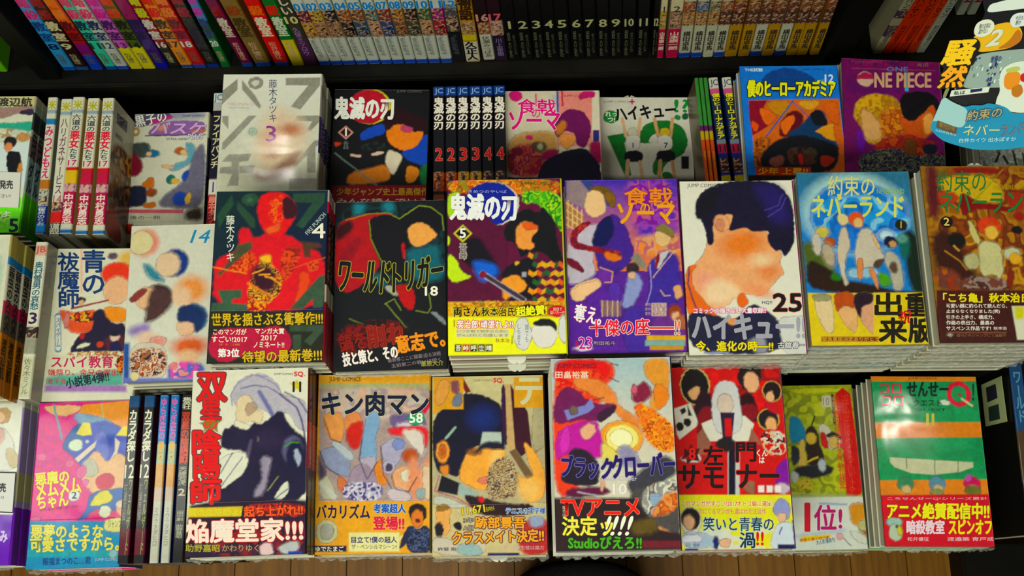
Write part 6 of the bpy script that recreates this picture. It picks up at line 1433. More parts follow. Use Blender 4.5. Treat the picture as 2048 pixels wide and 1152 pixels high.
('l',[-7.1,4.6,4.3,9.5],2.1,0,'c0a040'),
('e',8.6,1,4.2,6.9,0,1,'a8b0b4'),
('p',[-26.5,-4.2,-18.2,-6,-17.2,-14.4,-24.4,-19.3],1,'a8acac'),
('e',-13,-22.8,7.8,6.6,0,2.1,'b09c44'),
('n',[-20.3,-11,-3.5,-11.3,-5.3,-31.2,-22.1,-30.9],1.4,['8c9428','b09c44','6c7428'],5.2,0),
('q',[30.5,78.3,38.9,85.1,46.8,78,47.7,45.2,49.3,11.2,48.8,-28.9,41.3,-33.8,31.5,-31.1,32.8,14.8,30.7,45.5],0.5,'b82020'),
('q',[15.2,76,25.6,76.6,24.3,64.2,14.6,63.9],0.3,'b8b4a4'),
('l',[26.9,76.6,26.5,45.6],3.1,0.3,'3c3430'),
('p',[-72.3,-30,48.2,-32.2,53.8,-42.2,-72.9,-38.2],3.5,'a0ac84'),
('q',[-80.9,-33.1,52.3,-33.1,55.2,-91.1,-85.1,-90.1],0.9,'c4c8c0'),
('l',[-25.8,-73.4,24.5,-67.8],3.8,2.4,'a8b4c0'),
('l',[2.2,-39.6,30.5,-41],2.1,0.9,'8c9cb8'),
('p',[32.3,-40.2,50.8,-38.9,50.4,-58.6,41.4,-64.9,33.5,-61.5],1.7,'c08a1c'),
('p',[40.1,-61.6,53.7,-58.6,54.3,-84.6,46.3,-81.2],2.4,'8c4430'),
('e',46.6,-63.4,6.2,6.2,0,1.7,'a8a878'),
('q',[-20.9,-73.5,10.8,-71.7,10.5,-74.9,-21.4,-80],0.5,'c8b83c'),
('l',[23.7,-75.9,31.1,-84.2],0.5,0,'6c5c5c'),
('e',19.7,-74.3,3.5,3.5,0,1,'c89ca0'),
('p',[31.3,-66.3,50.3,-74.8,49.3,-84.5,33.5,-77.7],2.4,'c0c4b8')],[('1',[-22,-67.8,-5.4,-68.1,-2.8,-39.5,-19.5,-39.2],'b81c40',None,0,3),
('位!',[-6.2,-67.3,22.8,-67.8,25.4,-41.7,-3.8,-41.1],'a82c6c','d8ccd0',0.5,2),
('磯\n部\n磯\n兵\n衛\n物\n語',[25.1,-25.3,32.8,-24.8,34.1,76.6,26.2,76.1],'c8502c',None,0,0),
('浮\n世\nは\nつ\nら\nい\nよ',[34.7,-28,43.1,-27.4,44.7,77.3,36.1,76.7],'c8502c',None,0,0),
('仲\n間\nり\nょ\nう',[23.9,47.3,27,47.4,28.3,74.9,25.2,74.8],'a8a08c',None,0,0),
('大人気!最新刊',[-5.4,-82.7,14.5,-79.7,14.1,-74.9,-5.8,-77.9],'2c6c84',None,0,1),
('10',[15.6,65.6,22.4,65.4,23.2,74.1,16.4,74.2],'8c8c80',None,0,1),
('読者が選ぶ時代劇',[-22.8,-79.1,8.8,-76.5,8.8,-73.3,-22.8,-75.9],'b84c24',None,0,1)]),
('C9',[0.4336,0.1159,1.1298,-0.0244],0.113,'0a8a58','1c1c18','green paperback with orange stripes, red ring letter and crimson band',5,-35.7,[('n',[-58.9,90.7,91.6,91.2,74.7,-51.5,-70.8,-52.1],5.4,['0a8a58','0c8454','108c5c'],21.4,0),
('q',[-58.9,90.7,65,91.1,64.2,83.4,-59.6,82.5],0,'c4801c'),
('q',[-63.2,38.6,76.8,40,74.9,24.2,-64.6,22.3],0,'c8801c'),
('q',[-68.3,-21.5,78.5,-19.3,76.5,-36,-69.5,-36.5],0,'c8801c'),
('e',35.3,69.5,12.9,13.6,0,0.2,'c8204c'),
('e',35.3,69.5,8.2,8.9,0,0.2,'0a8a58'),
('e',36.1,68.8,1.8,1.8,0,0,'a83c2c'),
('l',[38.3,64.2,48.1,57.1],2.5,0.4,'b8b88c'),
('e',19.8,60.2,5.7,3,-5,0.5,'b8ccb8'),
('q',[-43.7,2.6,42.4,-2.3,42.2,-7.4,27.5,-12.3,1.3,-15.3,-22.7,-13.7,-39.4,-7.7,-43.8,-2.6],0.4,'b8b89c'),
('l',[-26.3,2.7,-27,-8.5],0.5,0,'4c6c54'),
('l',[2.9,0.2,1.8,-14.4],0.5,0,'4c6c54'),
('l',[26.9,-1.5,25.8,-12.3],0.5,0,'4c6c54'),
('e',-29.8,-24.8,8.9,7.9,0,0.9,'3c7c58'),
('e',-29.4,-30.3,5.4,4.6,0,1.1,'b8a078'),
('e',3,-24.7,8.9,7.9,0,0.9,'5c8494'),
('e',3.3,-30.1,5.4,4.6,0,1.1,'b8a078'),
('e',39.1,-24.6,8.9,7.9,0,0.9,'b81c5c'),
('e',39.4,-30,5.4,4.6,0,1.1,'b8a078'),
('e',39.3,-31.4,8.2,5.4,0,1.1,'6c6c34'),
('e',2.1,-33.2,7.1,3.6,0,1.1,'7c8458'),
('p',[32.1,-17.8,37.9,-12.6,40.4,-21.1,33.3,-22.9],0.7,'b85ca8'),
('q',[-69.5,-36.5,76.7,-34.6,68,-108,-75.5,-108.6],0,'b8143c'),
('e',-45.3,-63.7,8.6,4.6,0,0.5,'94b0a8'),
('e',-44.5,-73.7,7.1,8.6,0,0.5,'a8b4a0'),
('e',-42.3,-67.9,1.8,1.8,0,0,'243448'),
('e',-40.1,-72.1,2.5,5.4,0,0.9,'b8b428')],[('コロ',[-48.6,70.2,-25.7,70.2,-24.9,79.2,-47.8,79.1],'cc2458',None,0,3),
('コロ',[-47.7,55.9,-24.9,56,-23.9,66.7,-46.8,66.6],'cc2458',None,0,3),
('せんせー',[-19.5,66.7,23.6,66.8,25.2,82,-18.1,81.9],'102c28',None,0,3),
('クエスト',[-14.3,56.4,15.5,56.5,16.2,63.3,-13.7,63.2],'143830',None,0,2),
('QUEST',[-13.1,50.9,20.2,51,20.5,53.9,-12.8,53.8],'1c4438',None,0,0),
('!',[47.4,62.5,51.8,62.5,53.8,80.3,49.3,80.3],'103c34',None,0,2),
('II',[-2.3,36.2,5.6,36.2,6.8,48.5,-1.1,48.5],'b8b054',None,0,2),
('JUMP COMICS',[-17,84,13,84.1,13.3,87.4,-16.7,87.3],'7c5418',None,0,0),
('ころせんせーQ!シリーズ累計',[-50.2,-41.5,52.8,-41.1,53.1,-37.8,-49.9,-38.2],'d8a8a8',None,0,1),
('アニメ絶賛配信中!!',[-51.9,-60.4,52.3,-60,54.1,-44,-50.4,-44.4],'dcd420','6c1c1c',0.4,3),
('暗殺教室',[-33.3,-75.4,5,-75.2,6.4,-61.5,-32,-61.7],'d8c8d0',None,0,3),
('スピンオフ',[9.8,-75.2,53.2,-75,54.8,-60.8,11.3,-61],'d8d020',None,0,3),
('松井優征',[-33.4,-82.3,-11.3,-82.3,-10.9,-78.3,-33,-78.4],'dcb8bc',None,0,1),
('渡邉築 青戸成',[7.4,-82.2,54.9,-82,55.4,-78,7.8,-78.2],'dcb8bc',None,0,1)]),
('A9',[0.5936,0.4815,1.1445,-0.0583],0.113,'7c8078','33302c','grey paperback with black brush strokes half hidden behind the card',3,None,[('n',[-60.4,-0.3,48.6,3.6,38.2,-101.8,-68.4,-105.6],0.8,['7c8078','949890','60645c'],5.7,0),
('l',[-33.4,-20.7,-38.2,-31.5],2.8,0,'181818'),
('l',[-28.8,-24.8,-25.5,-32.1],3.4,0,'181818'),
('l',[-17.5,-18,-15.4,-33.9],2.5,0,'181818'),
('l',[-6.8,-19.8,-6,-33.6],2.3,0,'20201c')],[]),
]
key_words={'A1': 'green footed stack at the left border', 'A2': 'slanted purple title', 'A3': 'pale grey cover reading 3', 'A4': 'cover with the round yellow sticker', 'A5': 'pink lettered white cover', 'A6': 'white cover with green numeral', 'A7': 'bright blue cover', 'A8': 'violet cover', 'A9': 'grey brush stroke cover', 'B0': 'white cover cut by the left border', 'B2': 'white cover with blue vertical title', 'B3': 'pastel cover reading 14', 'B4': 'dark green cover reading 4', 'B5': 'dark cover with jagged title', 'B6': 'yellow banded cover reading 5', 'B7': 'purple cover reading 23', 'B8': 'white cover reading 25', 'B9': 'sky blue cover', 'B10': 'golden brown cover', 'C0': 'purple banded cover', 'C1': 'hot pink cover', 'C3': 'white cover with red vertical title', 'C4': 'yellow cover reading 58', 'C5': 'cover with corner tiles', 'C6': 'bold red band cover reading 10', 'C7': 'red cover with yellow band', 'C8': 'olive cover', 'C9': 'green and orange striped cover'}
STACK_SPINE={'A1':[(0,.06,'a8a490'),(.12,.25,'3c4440'),(.3,.45,'6c5c5c'),(.45,.72,'8ca0a0'),(.72,1,'5cb41c')],'B0':[(0,.15,'a8a060'),(.14,.19,'3c84b8'),(.42,.5,'a03450'),(.5,.62,'5c5448'),(.62,1,'a8701c')],
'C0':[(0,.05,'c0c0b0'),(.45,.62,'a09c7c'),(.66,1,'6c34a0')],'B4':[(0,.07,'b0b0a8'),(.07,.14,'b01848'),(.14,.56,'140c20'),(.56,.66,'b0ac98'),(.66,1,'8c1834')],'A3':[(0,.08,'b8b8a8'),(.08,.3,'8c8b80'),(.3,.55,'2a2460'),(.55,1,'b4b4a4')],
'C1':[(0,.3,'8c2c68'),(.3,.7,'7c6c80'),(.7,1,'3c2858')],'A2':[(0,.2,'a8a898'),(.2,.5,'3c4450'),(.5,1,'1c1c28')],'C3':[(0,.3,'4c1410'),(.3,.55,'a01c24'),(.55,.7,'504038'),(.7,1,'1c1418')],'C4':[(0,.1,'a8801c'),(.1,1,'4c4420')]}
STACK_LET={'A1':[('弱虫ペダル',.15,.7,'2c3038','',.7,2)],'B0':[('弱虫のススメ',.2,.6,'2c2c38','',.7,3),('渡辺航',.65,.9,'3c2c14','',.6,2)],'C0':[('しじみ',.68,.95,'5c3c78','',.6,2)],'B4':[('ファイアパンチ',.15,.54,'b09468','',.75,2),('JC',.015,.06,'3c6c9c','',.7,1)],'A3':[('ファイアパンチ',.3,.55,'b8b4a0','',.8,2)],'C3':[('双星の陰陽師',.3,.55,'c8a080','',.6,2)]}
UPS = [
([-0.5574,0.4982,1.2047,0.0033,0.0118],'white spine with multicoloured title over a dark blue foot','shonen paperbacks standing spine up at the left',[(0,1,'c4c4b2'),(0.095,0.12,'8c9ca8'),(0.16,0.205,'2c7ca8'),(0.61,0.68,'a8702c'),(0.68,0.8,'*a8aca0'),(0.8,1,'183c84'),(0.93,0.985,'2c7cb8')],[('米',0.025,0.09,'a8a428','',0.75,3),('みつどもえ',0.22,0.6,'c02c70','',0.8,2),('桜井のりお',0.81,0.94,'c8ccc0','',0.75,2)],'8a8a80','8a8a80'),
([-0.54,0.4956,1.2047,0.0027,0.0138],'white spine reading 14 with orange red patch and black foot','shonen paperbacks standing spine up at the left',[(0,1,'c4c4b2'),(0.095,0.12,'8c9ca8'),(0.76,0.83,'*6c5060'),(0.83,0.91,'c03818'),(0.91,1,'241c24')],[('米',0.025,0.09,'a8a428','',0.75,3),('八リガネサービス',0.15,0.7,'6c3c5c','',0.62,1),('14',0.71,0.77,'b05c70','',0.7,1),('道哉',0.915,0.99,'c4c4b4','',0.85,3)],'8a8a80','8a8a80'),
([-0.5262,0.4979,1.2047,-0.0043,0.0145],'white and red spine with yellow patch at mid length','shonen paperbacks standing spine up at the left',[(0,1,'c4c4b2'),(0.095,0.12,'8c9ca8'),(0.52,0.57,'b82c34'),(0.545,0.64,'c8a820'),(0.64,0.72,'*c89ca8'),(0.7,0.95,'a41450'),(0.93,0.97,'c4c4b2'),(0.97,0.995,'1c6ca8')],[('米',0.025,0.09,'a8a428','',0.75,3),('六道の',0.13,0.25,'2c3040','',0.7,2),('悪女',0.255,0.38,'c8284c','',0.8,3),('たち',0.385,0.46,'2c3448','',0.6,2),('17',0.47,0.51,'b0286c','',0.7,2),('中村勇志',0.715,0.925,'d8c8c0','',0.75,3)],'b4a070','b4a070'),
([-0.5078,0.496,1.2047,-0.0039,0.0144],'white and crimson spine between its two lookalikes','shonen paperbacks standing spine up at the left',[(0,1,'c4c4b2'),(0.095,0.12,'8c9ca8'),(0.52,0.57,'b82c34'),(0.545,0.64,'b0144c'),(0.64,0.72,'*c89ca8'),(0.7,0.95,'a41450'),(0.93,0.97,'c4c4b2'),(0.97,0.995,'1c6ca8')],[('米',0.025,0.09,'a8a428','',0.75,3),('六道の',0.13,0.25,'2c3040','',0.7,2),('悪女',0.255,0.38,'c8284c','',0.8,3),('たち',0.385,0.46,'2c3448','',0.6,2),('17',0.47,0.51,'b0286c','',0.7,2),('中村勇志',0.715,0.925,'d8c8c0','',0.75,3)],'b4a070','b4a070'),
([-0.4885,0.4958,1.2047,0.0094,0.0144],'white and crimson spine with side cover fully showing, last of its row','shonen paperbacks standing spine up at the left',[(0,1,'c4c4b2'),(0.095,0.12,'8c9ca8'),(0.52,0.57,'b82c34'),(0.545,0.64,'b0144c'),(0.64,0.72,'*c89ca8'),(0.7,0.95,'a41450'),(0.93,0.97,'c4c4b2'),(0.97,0.995,'1c6ca8')],[('米',0.025,0.09,'a8a428','',0.75,3),('六道の',0.13,0.25,'2c3040','',0.7,2),('悪女',0.255,0.38,'c8284c','',0.8,3),('たち',0.385,0.46,'2c3448','',0.6,2),('17',0.47,0.51,'b0286c','',0.7,2),('中村勇志',0.715,0.925,'d8c8c0','',0.75,3)],'b4a070','b4a070'),
([-0.3481,0.4886,1.1825,-0.0005,0.0118],'black and red spine reading 1 beside the pale grey cover','',[(0,1,'16122c'),(0,0.075,'c0c4bc'),(0.075,0.13,'a8a8a4'),(0.63,0.74,'c4c0b8'),(0.74,1,'a01c34')],[('JC',0.01,0.07,'2c6c9c','',0.8,1),('ファイアパンチ',0.17,0.55,'c8c49c','',0.75,2),('1',0.65,0.72,'2c3468','',0.3,2),('藤本タツキ',0.75,0.98,'c89080','',0.7,2)],'1c1c28','1c1c28'),
([-0.0815,0.4797,1.1597,0.0,0.0136],'black spine with blue head and red 2, first from the left in its row','black spines with red volume numbers',[(0,1,'17171f'),(0,0.065,'1c4484'),(0.615,0.745,'*a8502c'),(0.77,1,'7c4420')],[('JC',0.012,0.06,'90a8c8','',0.7,1),('鬼滅の刃',0.08,0.31,'dcd8cc','501020',0.85,3),('2',0.445,0.53,'c0203c','d0b890',0.55,3)],'15151c','15151c'),
([-0.0673,0.4796,1.1598,0.0,0.0136],'black spine with blue head and red 2, second from the left in its row','black spines with red volume numbers',[(0,1,'17171f'),(0,0.065,'1c4484'),(0.615,0.745,'*a8502c'),(0.77,1,'1c1420')],[('JC',0.012,0.06,'90a8c8','',0.7,1),('鬼滅の刃',0.08,0.31,'dcd8cc','501020',0.85,3),('2',0.445,0.53,'c0203c','d0b890',0.55,3)],'15151c','15151c'),
([-0.053,0.4795,1.1598,0.0,0.0136],'black spine with blue head and red 3, third from the left in its row','black spines with red volume numbers',[(0,1,'17171f'),(0,0.065,'1c4484'),(0.615,0.745,'*b88c2c'),(0.77,1,'1c1420')],[('JC',0.012,0.06,'90a8c8','',0.7,1),('鬼滅の刃',0.08,0.31,'dcd8cc','501020',0.85,3),('3',0.445,0.53,'c0203c','d0b890',0.55,3)],'15151c','15151c'),
([-0.0387,0.4795,1.1598,0.0,0.0136],'black spine with blue head and red 3, fourth from the left in its row','black spines with red volume numbers',[(0,1,'17171f'),(0,0.065,'1c4484'),(0.615,0.745,'*b88c2c'),(0.77,1,'1c1420')],[('JC',0.012,0.06,'90a8c8','',0.7,1),('鬼滅の刃',0.08,0.31,'dcd8cc','501020',0.85,3),('3',0.445,0.53,'c0203c','d0b890',0.55,3)],'15151c','15151c'),
([-0.0245,0.4794,1.1598,0.0,0.0136],'black spine with blue head and red 4, fifth from the left in its row','black spines with red volume numbers',[(0,1,'17171f'),(0,0.065,'1c4484'),(0.615,0.745,'*3c3034'),(0.77,1,'1c1420')],[('JC',0.012,0.06,'90a8c8','',0.7,1),('鬼滅の刃',0.08,0.31,'dcd8cc','501020',0.85,3),('4',0.445,0.53,'c0203c','d0b890',0.55,3)],'15151c','15151c'),
([-0.0102,0.4795,1.1598,0.0,0.0136],'black spine with blue head and red 4, sixth from the left in its row','black spines with red volume numbers',[(0,1,'17171f'),(0,0.065,'1c4484'),(0.615,0.745,'*3c3034'),(0.77,1,'1c1420')],[('JC',0.012,0.06,'90a8c8','',0.7,1),('鬼滅の刃',0.08,0.31,'dcd8cc','501020',0.85,3),('4',0.445,0.53,'c0203c','d0b890',0.55,3)],'15151c','15151c'),
([0.2218,0.4735,1.1378,0.033,0.0044],'green and orange thin booklet spine at the left of the three','thin green and orange booklets',[(0,0.34,'3c7c3c'),(0.34,0.38,'5c2458'),(0.38,0.44,'a8902c'),(0.44,1,'b0501c')],[('最新刊フェア',0.52,0.9,'c8a040','',0.4,0)],'5c4c3c','5c4c3c'),
([0.2269,0.4735,1.1378,0.0319,0.0044],'green and orange thin booklet spine between its two twins','thin green and orange booklets',[(0,0.34,'3c7c3c'),(0.34,0.38,'5c2458'),(0.38,0.44,'a8902c'),(0.44,1,'b0501c')],[('最新刊フェア',0.52,0.9,'c8a040','',0.4,0)],'5c4c3c','5c4c3c'),
([0.2321,0.4735,1.1378,0.0308,0.0044],'green and orange thin booklet spine next to the yellow titled spines','thin green and orange booklets',[(0,0.34,'3c7c3c'),(0.34,0.38,'5c2458'),(0.38,0.44,'a8902c'),(0.44,1,'b0501c')],[('最新刊フェア',0.52,0.9,'c8a040','',0.4,0)],'5c4c3c','5c4c3c'),
([0.2428,0.4735,1.1378,0.0504,0.0108],'blue spine with yellow title next to the thin booklets','blue spines with yellow titles',[(0,1,'182c74'),(0,0.08,'b8b8a8'),(0.08,0.12,'b85c80'),(0.12,0.44,'20304c'),(0.44,0.47,'6c7480'),(0.47,0.535,'8c1440'),(0.57,0.67,'*4c2c34'),(0.69,0.8,'a0941c')],[('JC',0.015,0.07,'34406c','',0.8,1),('僕のヒーローアカデミア',0.115,0.435,'d0c838','14182c',0.85,3),('11',0.48,0.525,'1c1420','',0.6,3)],'1c2c5c','1c2c5c'),
([0.2579,0.4735,1.1378,0.0472,0.0108],'blue spine with yellow title next to the bright blue stack','blue spines with yellow titles',[(0,1,'182c74'),(0,0.08,'b8b8a8'),(0.08,0.12,'b85c80'),(0.12,0.44,'20304c'),(0.44,0.47,'6c7480'),(0.47,0.535,'8c1440'),(0.57,0.67,'*4c2c34'),(0.69,0.8,'a0941c')],[('JC',0.015,0.07,'34406c','',0.8,1),('僕のヒーローアカデミア',0.115,0.435,'d0c838','14182c',0.85,3),('11',0.48,0.525,'1c1420','',0.6,3)],'1c2c5c','1c2c5c'),
([-0.41,0.1165,1.149,0.0,0.0118],'black spine reading 12 touching the hot pink cover','black spines reading 12 in the front row',[(0,1,'14161c'),(0,0.07,'1c4c74'),(0.8,0.95,'5c1030')],[('カラダ探し',0.09,0.4,'ccccb8','',0.72,3),('12',0.42,0.5,'ccccb8','',0.8,1),('ウェルザード',0.5,0.95,'8c8c5c','',0.3,1),('村瀬克俊',0.53,0.75,'8c8c80','',0.28,0)],'4c1024','4c1024'),
([-0.3938,0.1165,1.149,0.0,0.0118],'black spine reading 12 beside the thin pale blue spines','black spines reading 12 in the front row',[(0,1,'14161c'),(0,0.07,'1c4c74'),(0.8,0.95,'5c1030')],[('カラダ探し',0.09,0.4,'ccccb8','',0.72,3),('12',0.42,0.5,'ccccb8','',0.8,1),('ウェルザード',0.5,0.95,'8c8c5c','',0.3,1),('村瀬克俊',0.53,0.75,'8c8c80','',0.28,0)],'4c1024','4c1024'),
([-0.3781,0.1165,1.149,0.0,0.0094],'pale blue to white thin spine, left twin of the front row','pale blue to white spines in the front row',[(0,1,'b0b0a4'),(0,0.3,'2c74a8'),(0.3,0.42,'90a898'),(0.42,0.56,'b89060'),(0.56,0.64,'b4a498')],[('ゆらぎ荘の',0.02,0.27,'c86ca0','',0.7,2),('幽奈さん',0.28,0.5,'c8a04c','',0.6,2),('ミウラタダヒロ',0.68,0.9,'70706c','',0.5,0)],'1c3478','1c3478'),
([-0.3665,0.1165,1.149,0.0,0.0092],'pale blue to white thin spine, right twin of the front row','pale blue to white spines in the front row',[(0,1,'b0b0a4'),(0,0.3,'2c74a8'),(0.3,0.42,'90a898'),(0.42,0.56,'b89060'),(0.56,0.64,'b4a498')],[('ゆらぎ荘の',0.02,0.27,'c86ca0','',0.7,2),('幽奈さん',0.28,0.5,'c8a04c','',0.6,2),('ミウラタダヒロ',0.68,0.9,'70706c','',0.5,0)],'1c3478','1c3478'),
([-0.3532,0.1165,1.149,0.0,0.0118],'black spine with orange red title beside the white cover with the vertical red title','',[(0,1,'16161a'),(0.1,0.42,'3c1810')],[('集英社',0.015,0.09,'c0c0ac','',0.8,2),('双星の陰陽師',0.11,0.42,'b8481c','',0.7,3),('天縁若虎',0.44,0.55,'a0a090','',0.7,2),('2',0.57,0.61,'c0b49c','',0.6,2),('田中創 助野嘉昭',0.7,0.86,'a0a490','',0.6,1)],'14141c','14141c'),
([-0.5228,0.2891,1.1355,-0.0148,0.0134],'white spine with teal title and a small 3 beside the tall blue title cover','',[(0,1,'c4c4b4'),(0.02,0.09,'c0a090'),(0.55,0.62,'*302c2c'),(0.62,0.72,'8c8c7c'),(0.74,0.99,'b8b8a0')],[('JB',0.03,0.08,'b05c54','',0.8,2),('奥村雪男の哀愁',0.13,0.44,'1c5c6c','',0.7,2),('3',0.46,0.53,'3c2448','',0.6,3),('佐々木ミノル',0.75,0.97,'78785c','',0.6,1)],'8c8c7c','8c8c7c'),
([0.527,0.1252,1.1177,-0.0281,0.0136],'dark blue spine at the right border with two barcode labels on its side','',[(0,1,'1c3448'),(0,0.4,'28486c'),(0.4,0.7,'4c3c2c'),(0.7,1,'1c1c2c')],[('ワールド',0.05,0.35,'5c88a0','',0.6,2)],'12120e','12120e'),
]
UP_RISERS=[(-0.5628, -0.4818, 0.4967, 0.6103, 'dark box raising the five white spines at the left'), (-0.3535, -0.3427, 0.4886, 0.6325, 'dark box raising the black and red spine'), (-0.0878, -0.0039, 0.4795, 0.6553, 'dark box raising the black spines with red numbers'), (0.2201, 0.2338, 0.4735, 0.6772, 'dark box raising the three thin booklets'), (0.2379, 0.2628, 0.4735, 0.6772, 'dark box raising the two yellow titled blue spines'), (-0.4154, -0.3478, 0.1165, 0.666, 'dark box raising the five front row spines'), (-0.529, -0.5166, 0.2891, 0.6795, 'dark box raising the teal titled spine'), (0.5207, 0.5333, 0.1252, 0.6973, 'dark box raising the spine at the right border')]
SHELF_Z=0.5715
